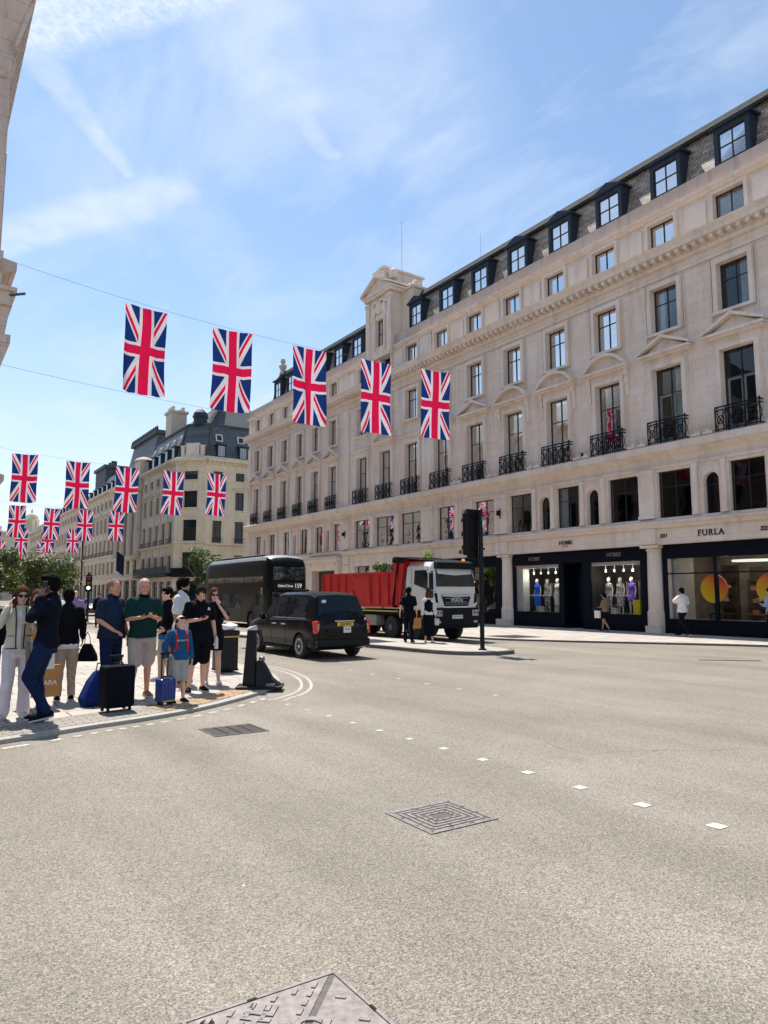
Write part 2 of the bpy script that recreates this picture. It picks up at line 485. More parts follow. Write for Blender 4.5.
# buff blister paving behind the dropped kerb
def band(pts, w0, w1, z0, z1, name, m):
    A = offset_strip(pts, w0); B = offset_strip(pts, w1); g = MB()
    for i in range(len(pts)-1):
        g.hexa([(*A[i], z0), (*A[i+1], z0), (*B[i+1], z0), (*B[i], z0)], [(*A[i], z1), (*A[i+1], z1), (*B[i+1], z1), (*B[i], z1)])
    return g, A, B
seg1 = [p for p in kl if -3 < p[0] < 4.35 and p[1] < 12]
g, A, B = band(seg1, .16, .80, .04, .049, 'x', None); g.build('pavement', M['setts'], kind='structure')
seg2 = [p for p in kl if 2.9 < p[0] < 4.9 and p[1] < 12]
g, A, B = band(seg2, .18, .62, .045, .053, 'x', None)
for i in range(len(seg2)-1):     # blisters
    for k in range(8):
        for s in range(7):
            f = (s+.5)/7; u = (k+.5)/8
            pa = Vector(A[i]).lerp(Vector(A[i+1]), f); pb = Vector(B[i]).lerp(Vector(B[i+1]), f); p = pa.lerp(pb, u)
            g.lathe((p.x, p.y, .052), [(.016, 0), (.012, .005)], 6)
g.build('pavement', M['tactile'], kind='structure')
# markings round the corner
def ribbon(pts, w, name, m, z=.004):
    L = offset_strip(pts, w/2); Rr = offset_strip(pts, -w/2); g = MB()
    for i in range(len(pts)-1): g.face([(*Rr[i], z), (*Rr[i+1], z), (*L[i+1], z), (*L[i], z)])
    return g
cl1 = smooth_poly([(4.75, 10.15), (5.5, 10.75), (6.15, 11.9), (6.6, 13.3), (6.75, 15.2), (6.75, 40)], 2)
g = ribbon(cl1, .055, '', None); g2 = ribbon(offset_strip(cl1, -.17), .055, '', None)
for f in g2.f:
    g.face([g2.v[i] for i in f])
g.build('road_marking', M['roadpaint_worn'], kind='structure')
g = MB()
base = offset_strip(kl, -.26)
for i in range(len(base)-1):
    a, b = Vector(base[i]), Vector(base[i+1])
    if -2 < a.x < 4.6 and a.y < 11:
        n = max(1, int((b-a).length/.42))
        for k in range(n):
            p = a.lerp(b, (k+.1)/n); q = a.lerp(b, (k+.62)/n); d = (b-a).normalized(); nn = Vector((-d.y, d.x))*.07
            for off in (Vector((0, 0)),):
                g.face([(*(p-nn*.6+off), .004), (*(q-nn*.6+off), .004), (*(q+nn*.6+off), .004), (*(p+nn*.6+off), .004)])
g.build('road_marking', M['roadpaint_worn'], kind='structure')
# square studs of the crossing
g = MB()
for k in range(14):
    y0 = 3.01+.602*k; x0 = 4.78-.004*k
    e = .055-.0022*k
    q = [(x0-e, y0-e), (x0+e, y0-e), (x0+e, y0+e), (x0-e, y0+e)]
    g.face([(p[0], p[1], .004) for p in q])
g.build('road_marking', M['roadpaint'], kind='structure')
g = MB()
for k in range(12):
    y0 = 3.2+.9*k; x0 = 7.9; 
    if k > 5: g.face([(x0-.05, y0, .004), (x0+.05, y0, .004), (x0+.05, y0+.1, .004), (x0-.05, y0+.1, .004)])
g.build('road_marking', M['roadpaint_worn'], kind='structure')
# median island
ki = smooth_poly([(9.9, 27), (10.9, 23), (11.75, 18), (11.85, 15.6), (12.3, 14.5), (13.1, 14.15), (13.9, 14.3), (14.25, 15.2), (14.25, 20), (13.2, 24), (12.0, 27)], 2)
ii = offset_strip(ki, -.13)
ii = offset_strip(ki, .13)
g = MB(); g.prism(ii, -.02, .10); g.build('pavement', M['paving'], kind='structure')
g = MB()
for i in range(len(ki)-1):
    a, b, c, d = ki[i], ki[i+1], ii[i+1], ii[i]
    g.hexa([(*a, -.02), (*b, -.02), (*c, -.02), (*d, -.02)], [(*a, .095), (*b, .095), (*c, .101), (*d, .101)])
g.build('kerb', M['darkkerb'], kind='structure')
# far pavement below the shops
kr = [(23.6, -60), (23.3, 4), (22.7, 9), (21.9, 11.8), (20.0, 14.5), (18.2, 17), (17.2, 18.8), (16.95, 21), (16.9, 58)]
kr = smooth_poly(kr, 1)
ir = offset_strip(kr, -.14)
g = MB(); g.prism(ir + [(40, 58), (40, -60)], -.02, .05); g.build('pavement', M['paving'], kind='structure')
g = MB()
for i in range(len(kr)-1):
    a, b, c, d = kr[i], kr[i+1], ir[i+1], ir[i]
    g.hexa([(*a, -.02), (*b, -.02), (*c, -.02), (*d, -.02)], [(*a, .065), (*b, .065), (*c, .051), (*d, .051)])
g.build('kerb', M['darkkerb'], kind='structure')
g = MB(); g.prism([(7.9, 40.5), (9.2, 40.5), (9.2, 47), (7.9, 47)], -.02, .08); g.build('pavement', M['paving'], kind='structure')
g = MB(); g.prism([(20.5, 79.5), (22, 77.5), (40, 77), (60, 77), (60, 500), (20.5, 500)], -.02, .07); g.build('pavement', M['paving'], kind='structure')
# cast iron covers in the road
def mh(x0, x1, y0, y1, z=.0):
    pass
M['castiron'] = mat('worn_cast_iron', (.25, .215, .20), .6, .2, .35, 25, .3, 200)
M['castiron_dark'] = mat('dark_cast_iron', (.10, .085, .075), .6, .3, .3, 30)
def cover_frame(g, x0, x1, y0, y1, w=.012, z=.006):
    for a in ((x0, x1, y0, y0+w), (x0, x1, y1-w, y1), (x0, x0+w, y0+w, y1-w), (x1-w, x1, y0+w, y1-w)):
        g.box(*a, .0005, z)
# big near cover with a diagonal seam
root = empty('manhole_cover', (1.28, 2.5, 0), label='large pale iron road cover with raised lettering and a diagonal seam', category='manhole cover')
x0, x1, y0, y1 = .96, 1.62, 2.13, 2.81
g = MB(); g.box(x0, x1, y0, y1, .0004, .0045); g.build('frame_bed', M['castiron_dark'], root)
g = MB(); cover_frame(g, x0, x1, y0, y1, .014, .009)
g.build('frame', M['castiron'], root)
e = .02
def inside(px, py, upper):
    u = (px-x0)/(x1-x0); v = (py-y0)/(y1-y0)
    return (v > u+.10 and u > .07 and v < .93) if upper else (v < u-.10 and u < .93 and v > .07)
for tri, upper in (([(x0+e, y1-e), (x0+e, y0+e+.02), (x1-e-.02, y1-e)], True), ([(x1-e, y1-e-.02), (x0+e+.02, y0+e), (x1-e, y0+e)], False)):
    g = MB(); g.prism(tri, .003, .0075)
    for i in range(14):
        for j in range(14):
            px = x0+.04+i*.045; py = y0+.04+j*.045
            if not inside(px, py, upper): continue
            u = (px-x0)/(x1-x0); v = (py-y0)/(y1-y0); dd = abs(u-v)
            if .13 < dd < .36 and .30 < (u+v)/2 < .78: continue
            if (i+j) % 2: continue
            a = R(45)+ (0 if upper else pi/2); c, s_ = cos(a), sin(a); L, W = .021, .009
            q = [(px+c*l-s_*w_, py+s_*l+c*w_) for l, w_ in ((-L, -W), (L, -W), (L, W), (-L, W))]
            g.prism(q, .006, .0125)
    g.build('cover_plate', M['castiron'], root)
tx = text('lettering', 'THE', .16, M['castiron'], root, (1.17, 2.63, .0075), (0, 0, R(46)), .005, bold=.004)
tx = text('lettering', 'CLAN', .15, M['castiron'], root, (1.44, 2.42, .0075), (0, 0, R(46-90)), .005, bold=.004)
g = MB()
for q in ((1.22, 1.26, y1-.016, y1-.004), (x1-.016, x1-.004, 2.47, 2.51)): g.box(*q, .009, .0105)
g.lathe((x0+.075, y1-.07, .0075), [(.028, 0), (.028, .004), (.018, .004), (.018, .001)], 16)
g.build('key_slot', M['iron'], root)
# middle cover
root = empty('manhole_cover', (3.33, 4.25, 0), label='square iron road cover with a concentric rib pattern in the middle of the road', category='manhole cover')
x0, x1, y0, y1 = 3.03, 3.63, 3.97, 4.53
g = MB(); g.box(x0, x1, y0, y1, .0004, .003); g.build('frame_bed', M['castiron_dark'], root)
g = MB(); cover_frame(g, x0, x1, y0, y1, .016, .007); g.build('frame', M['castiron'], root)
g = MB()
random.seed(5)
for k in range(5):
    d = .03+k*.045
    a0, a1, b0, b1 = x0+d, x1-d, y0+d, y1-d
    if a1-a0 < .04 or b1-b0 < .04: break
    for (p, q) in (((a0, b0), (a1, b0)), ((a1, b0), (a1, b1)), ((a1, b1), (a0, b1)), ((a0, b1), (a0, b0))):
        n = 3
        for s_ in range(n):
            f0, f1 = s_/n+random.uniform(0, .05), (s_+1)/n-random.uniform(.02, .08)
            P0 = (p[0]+(q[0]-p[0])*f0, p[1]+(q[1]-p[1])*f0); P1 = (p[0]+(q[0]-p[0])*f1, p[1]+(q[1]-p[1])*f1)
            g.box(min(P0[0], P1[0])-.011, max(P0[0], P1[0])+.011, min(P0[1], P1[1])-.011, max(P0[1], P1[1])+.011, .002, .007)
g.build('tread', M['castiron'], root)
# gully grate
root = empty('drain_grate', (3.33, 8.2, 0), label='dark slotted drain grate near the left kerb', category='drain')
x0, x1, y0, y1 = 3.0, 3.66, 7.92, 8.48
g = MB(); cover_frame(g, x0, x1, y0, y1, .03, .007); g.build('frame', M['castiron_dark'], root)
g = MB(); g.box(x0+.03, x1-.03, y0+.03, y1-.03, .0004, .0015); g.build('gully', M['iron'], root)
g = MB()
for i in range(9):
    yy = y0+.05+i*.055
    for j in range(4):
        g.box(x0+.04+j*.15, x0+.04+j*.15+.12, yy, yy+.03, .0015, .006)
g.build('bars', M['castiron_dark'], root)
root = empty('drain_grate', (16.7, 9.97, 0), label='long thin dark slot drain across the road before the bag shop', category='drain')
import mathutils
for nm, q, m_ in (('frame', (-.7, .7, -.08, .08, .0005, .004), 'castiron_dark'), ('slots', (-.67, .67, -.05, .05, .0041, .006), 'iron')):
    g = MB(); g.box(*q); g.build(nm, M[m_], root, off=Vector((0, 0, 0)))
root.rotation_euler.z = R(-45)
# ---------------------------------------------------------------- facade tools
def frame_fn(O, u, n):
    O = Vector(O); u = Vector(u).normalized(); n = Vector(n).normalized()
    return lambda p: O + u*p[0] + n*p[1] + Vector((0, 0, p[2]))
# in facade coordinates: (a along, d outwards, z up)
def wall_holes(g, a0, a1, z0, z1, holes, depth, d=0.0):
    """holes: (ha0, ha1, hz0, hz1[, arch])"""
    A = sorted({a0, a1, *[h[0] for h in holes], *[h[1] for h in holes]})
    Z = sorted({z0, z1, *[h[2] for h in holes], *[h[3] for h in holes]})
    A = [a for a in A if a0-1e-6 <= a <= a1+1e-6]; Z = [q for q in Z if z0-1e-6 <= q <= z1+1e-6]
    for i in range(len(A)-1):
        for j in range(len(Z)-1):
            ca, cz = (A[i]+A[i+1])/2, (Z[j]+Z[j+1])/2
            if any(h[0] < ca < h[1] and h[2] < cz < h[3] for h in holes): continue
            g.face([(A[i], d, Z[j]), (A[i+1], d, Z[j]), (A[i+1], d, Z[j+1]), (A[i], d, Z[j+1])])
    for h in holes:
        b0, b1, c0, c1 = h[:4]
        arch = len(h) > 4 and h[4]
        if arch:
            r = (b1-b0)/2; zc = c1-r; n = 10; am = (b0+b1)/2
            pts = [(am-r*cos(pi*k/n), zc+r*sin(pi*k/n)) for k in range(n+1)]
            g.face([(b0, d, c0), (b0, d-depth, c0), (b0, d-depth, zc), (b0, d, zc)])
            g.face([(b1, d, c0), (b1, d-depth, c0), (b1, d-depth, zc), (b1, d, zc)])
            for p, q in zip(pts[:-1], pts[1:]):
                g.face([(p[0], d, p[1]), (q[0], d, q[1]), (q[0], d-depth, q[1]), (p[0], d-depth, p[1])])
                cor = b0 if (p[0]+q[0])/2 < am else b1
                g.face([(p[0], d, p[1]), (q[0], d, q[1]), (cor, d, c1)])
            g.face([(pts[n//2][0], d, c1), (b0, d, c1), (pts[n//2][0], d, c1-1e-4)]) if False else None
        else:
            for s in (b0, b1): g.face([(s, d, c0), (s, d-depth, c0), (s, d-depth, c1), (s, d, c1)])
            g.face([(b0, d, c1), (b1, d, c1), (b1, d-depth, c1), (b0, d-depth, c1)])
        g.face([(b0, d, c0), (b1, d, c0), (b1, d-depth, c0), (b0, d-depth, c0)])

def mould(g, a0, a1, prof):
    """profile of (d, z) points, closed polygon, run from a0 to a1"""
    n = len(prof)
    A = [g.addv((a0, p[0], p[1])) for p in prof]; B = [g.addv((a1, p[0], p[1])) for p in prof]
    g.facei(A[::-1]); g.facei(B)
    for k in range(n): g.facei((A[k], A[(k+1) % n], B[(k+1) % n], B[k]))

def surround(g, a0, a1, z0, z1, w, d, d0=.002, sill=True):
    g.box(a0-w, a0, d0, d, z0, z1); g.box(a1, a1+w, d0, d, z0, z1); g.box(a0-w, a1+w, d0, d, z1, z1+w)
    e = .035
    for q in ((a0-w-e, a0-w, d0, d*.55, z0, z1+w+e), (a1+w, a1+w+e, d0, d*.55, z0, z1+w+e), (a0-w, a1+w, d0, d*.55, z1+w, z1+w+e)): g.box(*q)
    if sill: g.box(a0-w-.04, a1+w+.04, d0, d+.06, z0-.12, z0-.001)

def window(root, F, a0, a1, z0, z1, dd=-.25, cols=2, rows=(), style='black', pane='glass', curtain=0, name='window', inner=False, arch=False, fw=.045, bar=.028):
    g = MB(F)
    g.box(a0, a0+fw, dd-.06, dd, z0, z1); g.box(a1-fw, a1, dd-.06, dd, z0, z1)
    g.box(a0+fw, a1-fw, dd-.06, dd, z0, z0+fw); 
    if not arch: g.box(a0+fw, a1-fw, dd-.06, dd, z1-fw, z1)
    for k in range(1, cols):
        a = a0+(a1-a0)*k/cols; g.box(a-bar/2, a+bar/2, dd-.05, dd+.004, z0+fw, z1-(0 if arch else fw))
    for r in rows:
        z = z0+(z1-z0)*r; g.box(a0+fw, a1-fw, dd-.048, dd+.002, z-bar/2, z+bar/2)
    if arch:
        r = (a1-a0)/2; am = (a0+a1)/2; zc = z1-r; n = 8
        for k in range(n):
            p, q = pi*k/n, pi*(k+1)/n
            pts = [(am-rr*cos(x_), zc+rr*sin(x_)) for rr, x_ in ((r, p), (r, q), (r-fw, q), (r-fw, p))]
            g.hexa([(p_[0], dd-.06, p_[1]) for p_ in pts], [(p_[0], dd, p_[1]) for p_ in pts])
    w_ = g.build(name, M['frame' if style == 'black' else 'wframe'], root)
    g = MB(F); e = .01
    g.face([(a0+e, dd-.035, z0+e), (a1-e, dd-.035, z0+e), (a1-e, dd-.035, z1-e), (a0+e, dd-.035, z1-e)])
    g.build('pane', M[pane], w_, fix=False)
    if inner:
        # white inner casements behind the lower lights
        g = MB(F); zt = z0+(z1-z0)*rows[-1]; am = (a0+a1)/2
        for b0, b1 in ((a0+.05, am-.02), (am+.02, a1-.05)):
            for q in ((b0, b0+.07, z0, zt), (b1-.07, b1, z0, zt), (b0+.07, b1-.07, zt-.09, zt), (b0+.07, b1-.07, z0, z0+.25)):
                g.box(q[0], q[1], dd-.13, dd-.085, q[2], q[3])
        g.build('casement', M['wframe'], w_)
    if curtain:
        g = MB(F); W = (a1-a0)
        def drape(b0, b1, zt, zb):
            n = 10; 
            for k in range(n):
                s0, s1 = b0+(b1-b0)*k/n, b0+(b1-b0)*(k+1)/n
                h0 = .03*sin(k*2.1); h1 = .03*sin((k+1)*2.1)
                g.face([(s0, dd-.22+h0, zb), (s1, dd-.22+h1, zb), (s1, dd-.22+h1, zt), (s0, dd-.22+h0, zt)])
        if curtain == 1: drape(a0+.02, a0+W*.28, z1, z0); drape(a1-W*.28, a1-.02, z1, z0)
        elif curtain == 2: drape(a0+.02, a1-.02, z1, z0+(z1-z0)*.55)
        elif curtain == 3: drape(a0+.02, a0+W*.45, z1, z0)
        elif curtain == 4: drape(a0+.02, a1-.02, z1, z0+(z1-z0)*.05)
        g.build('curtain', M['curtain'], w_, smooth=True)
    return w_

def balcony(root, F, a0, a1, z0, h=.90, dp=.27):
    g = MB(F); d0 = .03; d1 = d0+dp; r = .020
    for z in (z0+.05, z0+h-.12, z0+h):
        rr = .022 if z > z0+h-.05 else r
        g.box(a0, a1, d1-rr, d1+rr, z-rr, z+rr)
        for a in (a0, a1): g.box(a-rr, a+rr, d0, d1-rr, z-rr, z+rr)
    nP = 4
    for k in range(nP+1):
        a = a0+(a1-a0)*k/nP
        g.box(a-.018, a+.018, d1-.018, d1+.018, z0, z0+h-.02)
    for k in range(nP):
        b0 = a0+(a1-a0)*k/nP; b1 = a0+(a1-a0)*(k+1)/nP; am = (b0+b1)/2
        zl, zh = z0+.07, z0+h-.14
        g.tube((b0, d1, zl), (b1, d1, zh), .017, n=4); g.tube((b1, d1, zl), (b0, d1, zh), .017, n=4)
        zc = (zl+zh)/2; rr = (b1-b0)*.30
        c = [(am+rr*cos(2*pi*i/10), d1, zc+rr*1.25*sin(2*pi*i/10)) for i in range(11)]
        g.path(c, .018, 4)
        for a in (b0+(b1-b0)*.25, b0+(b1-b0)*.75):
            g.tube((a, d1, zl), (a, d1, zh), .015, n=4)
    for a in (a0, a1):
        g.tube((a, d0, z0+.07), (a, d1, z0+h-.14), .011, n=4); g.tube((a, d1, z0+.07), (a, d0, z0+h-.14), .011, n=4)
    g.lathe((a0, d1, z0+h), [(.02, 0), (.04, .04), (.01, .09)], 6)
    return g.build('balcony_railing', M['iron'], root)

def pediment(g, ac, hw, zb, zt, dp, kind):
    """zb bottom of the horizontal cornice, zt apex"""
    g.box(ac-hw, ac+hw, .003, dp, zb, zb+.10); g.box(ac-hw+.06, ac+hw-.06, .003, dp*.7, zb-.09, zb-.001)
    th = .13
    if kind == 'tri':
        for s in (-1, 1):
            p = [(ac+s*hw*1.03, zb+.101), (ac, zt-th), (ac, zt), (ac+s*hw*1.03, zb+.101+th*.75)]
            g.hexa([(q[0], .003, q[1]) for q in p], [(q[0], dp+.03, q[1]) for q in p])
        g.face([(ac-hw*.9, dp*.35, zb+.1), (ac+hw*.9, dp*.35, zb+.1), (ac, dp*.35, zt-th)])
        p = [(ac-hw*.45, zb+.16), (ac+hw*.45, zb+.16), (ac, zb+.16+(zt-zb)*.38)]
        g.hexa([(q[0], dp*.36, q[1]) for q in (p[0], p[1], p[2], p[2])], [(q[0], dp*.5, q[1]) for q in (p[0], p[1], p[2], p[2])])
    else:
        n = 12; H = zt-zb-.1; rad = (hw*hw+H*H)/(2*H); zc = zt-rad; A = math.asin(min(1, hw/rad))
        pts = []
        for k in range(n+1):
            a = -A+2*A*k/n; pts.append((ac+rad*sin(a), zc+rad*cos(a), ac+(rad-th)*sin(a), zc+(rad-th)*cos(a)))
        for p, q in zip(pts[:-1], pts[1:]):
            P = [(p[2], p[3]), (q[2], q[3]), (q[0], q[1]), (p[0], p[1])]
            g.hexa([(s[0], .003, max(s[1], zb+.1)) for s in P], [(s[0], dp+.03, max(s[1], zb+.1)) for s in P])
        for p, q in zip(pts[:-1], pts[1:]):
            g.face([(p[2], dp*.35, max(p[3], zb+.1)), (q[2], dp*.35, max(q[3], zb+.1)), (q[2], dp*.35, zb+.1), (p[2], dp*.35, zb+.1)])

def column(g, a, d, r, z0, z1, cap=True, n=14):
    H = z1-z0
    g.lathe((a, d, z0), [(r*1.3, 0), (r*1.3, .06), (r*1.12, .09), (r*1.0, .16), (r*1.02, H*.35), (r*.86, H-.22), (r*.86, H-.2), (r*1.0, H-.19), (r*1.0, H-.15), (r*.9, H-.14), (r*1.2, H-.05), (r*1.2, H)], n)

# ---------------------------------------------------------------- main building
PX = 25.0
SE, SW = -2.0, 59.4
root = empty('department_building', (25, 0, 0), label='long pale stone terrace of shops with black iron balconies, dormers and a pedimented tower', category='building')
MAINB = root
F = frame_fn((25, 0, 0), (0, 1, 0), (-1, 0, 0))
bays_r = [13.9+2.92*k for k in range(-5, 7)]      # right wing (-0.7 .. 31.4)
bays_c = [34.35, 37.2, 40.0]
bays_l = [44.0, 46.65, 49.25, 51.95, 54.65, 57.4]
allb = bays_r+bays_c+bays_l
holes = []
WO = .045     # openings sit a little toward the far side
bays_r = [b+WO for b in bays_r]; bays_c = [b+WO for b in bays_c]; bays_l = [b+WO for b in bays_l]; allb = bays_r+bays_c+bays_l
for b in allb:
    w2 = .61 if b not in bays_l else .54
    holes += [(b-w2-.05, b+w2+.05, 7.62, 10.72), (b-w2, b+w2, 12.2, 14.1), (b-w2, b+w2, 15.74, 16.90)]
# mezzanine
mez = []; arches = []
def mezbay(p0, p1):
    """mezzanine between two pilasters: window, niche, window, niche, window"""
    W = p1-p0
    a = [p0, p0+W*.20, p0+W*.27, p0+W*.355, p0+W*.41, p0+W*.59, p0+W*.645, p0+W*.73, p0+W*.80, p1]
    mez.extend([(a[0], a[1]), (a[4], a[5]), (a[8], a[9])]); arches.extend([(a[2], a[3]), (a[6], a[7])])
mezbay(10.15, 17.60); mezbay(18.5, 26.12); mezbay(1.6, 9.2); mez.append((-1.5, .6))
mez += [(27.25, 28.78), (30.5, 31.97), (33.6, 35.68), (36.35, 38.52), (39.1, 41.1)]
arches += [(29.32, 29.92)]
mez += [(43.1, 44.0), (45.6, 46.7), (47.95, 49.15), (51.0, 52.1), (53.75, 54.8), (56.5, 57.6)]
arches += [(44.55, 45.05), (49.85, 50.3), (55.4, 55.85)]
holes += [(a, b, 4.62, 6.5) for a, b in mez]
holes += [(a, b, 4.62, 6.2, True) for a, b in arches]
# ground floor openings
shops = [(1.2, 9.35), (10.15, 17.45), (18.75, 26.1), (27.35, 32.3)]
lower = [(33.7, 35.6, 1.2, 3.45), (36.4, 38.4, 1.2, 3.45), (39.2, 41.1, 1.2, 3.45), (43.3, 46.6, .1, 3.25), (48.4, 50.2, .9, 3.4), (50.8, 52.4, .9, 3.4), (54.2, 55.7, .9, 3.4), (56.4, 57.8, .9, 3.4)]
holes += lower
g = MB(F)
wall_holes(g, SE, SW, 3.56, 17.35, [h for h in holes if h[2] > 3.5], .34)
wall_holes(g, 33.0, SW, 0, 3.56, [h for h in holes if h[2] < 3.5], .4)
# parapet and side walls
g.box(SE, SE+.01, -11, -.002, 0, 17.9); g.box(SW-.01, SW, -11, -.002, 0, 17.9)
g.box(SE, SW, -11.3, -11, 0, 17.9)
g.build('wall', M['stone'], root)
# floors and dark inside
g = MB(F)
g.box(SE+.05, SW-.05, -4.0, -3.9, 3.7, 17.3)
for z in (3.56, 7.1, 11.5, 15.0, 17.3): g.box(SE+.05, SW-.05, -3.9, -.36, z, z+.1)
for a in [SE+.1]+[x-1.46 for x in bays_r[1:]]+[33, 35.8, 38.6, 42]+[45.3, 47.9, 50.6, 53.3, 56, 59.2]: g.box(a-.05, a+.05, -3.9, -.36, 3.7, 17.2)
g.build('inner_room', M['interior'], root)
# mouldings and cornices
g = MB(F)
mould(g, SE, SW, [(0.002, 4.22), (.10, 4.22), (.14, 4.34), (.24, 4.40), (.24, 4.47), (.10, 4.52), (.06, 4.60), (.002, 4.60)])
mould(g, SE, SW, [(0.002, 6.62), (.07, 6.62), (.07, 6.72), (.03, 6.76), (.002, 6.76)])
mould(g, SE, SW, [(0.002, 7.05), (.14, 7.12), (.30, 7.22), (.40, 7.24), (.42, 7.50), (.38, 7.54), (.002, 7.58)])
mould(g, SE, SW, [(0.002, 14.42), (.05, 14.42), (.09, 14.52), (.002, 14.56)])
mould(g, SE, SW, [(0.002, 14.84), (.12, 14.86), (.16, 14.98), (.18, 15.16), (.55, 15.20), (.58, 15.34), (.68, 15.46), (.70, 15.52), (.002, 15.60)])
mould(g, SE, SW, [(0.002, 17.05), (.06, 17.05), (.13, 17.14), (.24, 17.2), (.26, 17.3), (.08, 17.36), (.002, 17.36)])
g.build('cornice', M['stone_trim'], root) if False else None
a = SE+.2
while a < SW-.2:
    g.box(a, a+.15, .181, .50, 15.02, 15.19); a += .36
g.build('cornice', M['stone_trim'], root)
# surrounds
kinds = {}
def kindof(b):
    if b in bays_r:
        k = round((b-13.9)/2.92)
        return 'seg' if k % 6 in (2, 3, 4) else 'tri'
    if b in bays_c: return 'seg' if abs(b-37.2) < .1 else None
    return 'seg' if bays_l.index(b) in (2,) else 'tri'
SP = M['stone_plain']
for b in allb:
    if b < 7: continue
    w2 = .61 if b not in bays_l else .54
    kd = kindof(b)
    g = MB(F); surround(g, b-w2-.05, b+w2+.05, 7.62, 10.72, .18, .13, sill=False)
    g.box(b-w2-.3, b+w2+.3, .003, .07, 10.861, 11.14)
    if not kd: g.box(b-w2-.36, b+w2+.36, .003, .16, 11.14, 11.24)
    g.build('window_surround', SP, root)
    g = MB(F); surround(g, b-w2, b+w2, 12.2, 14.1, .17, .12); g.build('window_surround', SP, root)
    g = MB(F); surround(g, b-w2, b+w2, 15.74, 16.90, .13, .09, sill=False); g.build('window_surround', SP, root)
    if kd:
        hw = 1.18 if b not in bays_l else .97
        g = MB(F); pediment(g, b, hw, 11.23, 12.0, .38, kd)
        if kd == 'seg' and b in bays_r:
            for s in (-1, 1):      # consoles
                for q in ((.2, 10.85, 11.14), (.13, 10.5, 10.85), (.08, 10.0, 10.5)):
                    g.box(b+s*(w2+.38)-.07, b+s*(w2+.38)+.07, .003, q[0], q[1], q[2])
        g.build('pediment', SP, root)
for (a0, a1) in [(x+.92, y-.92) for x, y in zip(allb[:-1], allb[1:])]:
    if a1-a0 < .5 or a0 < 7: continue
    # sunk panels between the windows
    for (z0, z1, d) in ((7.9, 14.36, .05), (15.85, 16.85, .055)):
        if 36 < a0 < 40 and z0 > 15: continue
        g = MB(F)
        if z0 > 15: g.box(a0, a1, .002, d, z0, z1)
        else:
            e = .03
            g.box(a0-.05, a0-.05+e, .002, d, z0, z1); g.box(a1+.05-e, a1+.05, .002, d, z0, z1); g.box(a0-.05, a1+.05, .002, d, z1-e, z1)
        g.build('wall_panel', SP, root)
for b in bays_r:     # carved blocks along the ledge between the balconies
    if b < 7: continue
    for s in (-1, 1):
        g = MB(F)
        g.lathe((b+s*1.25-.05, .22, 7.66), [(.07, 0), (.12, .03), (.10, .10), (.04, .14)], 8)
        g.box(b+s*1.25-.28, b+s*1.25+.18, .05, .34, 7.575, 7.68)
        g.build('carved_block', SP, root)
# mezzanine columns / pilasters
def halfcols(p0, p1):
    W = p1-p0
    for f in (.23, .385, .615, .77):
        g = MB(F); column(g, p0+W*f, .06, .115, 4.62, 6.6); g.build('half_column', SP, root)
for p in ((10.15, 17.60), (18.5, 26.12)): halfcols(*p)
for a in (29.0, 30.2, 44.3, 45.3, 49.5, 50.6, 55.1, 56.2):
    g = MB(F); column(g, a, .05, .10, 4.62, 6.6); g.build('half_column', SP, root)
for a0, a1 in ((9.35, 10.05), (17.7, 18.4), (26.25, 27.1), (32.35, 33.4), (41.75, 42.5), (47.1, 47.65), (53.0, 53.45), (58.6, 59.35), (.8, 1.45), (35.75, 36.2), (38.6, 39.0)):
    big = a1-a0 > .6; g = MB(F)
    g.box(a0, a1, .003, .12, 4.62, 6.42); g.box(a0-.05, a1+.05, .003, .17, 6.42, 6.6); g.box(a0-.03, a1+.03, .003, .16, 4.62, 4.75)
    g.build('pilaster', SP, root)
    if big:
        g = MB(F); g.box(a0, a1, .003, .13, 3.6, 4.21); g.box(a0+.14, a1-.14, .13, .155, 3.72, 4.1); g.build('fascia_block', SP, root)
for a0, a1 in ((32.35, 33.3), (41.8, 42.5), (58.75, 59.4)):
    g = MB(F)
    g.box(a0, a1, .003, .10, 7.62, 14.38); g.box(a0-.04, a1+.04, .003, .14, 10.95, 11.14); g.build('pilaster', M['stone_plain'], root)
    g = MB(F); g.box(a0+.02, a1-.02, .003, .06, 15.65, 17.0); g.build('pilaster', M['stone_plain'], root)
    g = MB(F); g.box(a0-.02, a1+.02, .003, .10, 0, 3.56); g.build('pilaster', M['stone_plain'], root)
# shop columns on the ground
for a in (9.75, 18.08, 26.65, 32.65, 1.0):
    g = MB(F)
    g.box(a-.36, a+.36, -.7, -.02, .05, .32) ; 
    g.lathe((a, -.33, .32), [(.37, 0), (.37, .55), (.34, .6), (.32, .68), (.315, 1.6), (.29, 2.95), (.29, 3.0), (.33, 3.02), (.33, 3.08), (.30, 3.1), (.30, 3.14), (.38, 3.19), (.38, 3.235)], 20)
    g.box(a-.42, a+.42, -.72, .05, 3.45, 3.558)
    g.build('column', M['stone_plain'], root, smooth=False)
g = MB(F)
g.box(26.9, 27.3, -.5, -.03, .05, .35); g.box(17.45, 17.7, -.5, -.4, .05, 3.55)
g.build('plinth', M['stone_plain'], root)
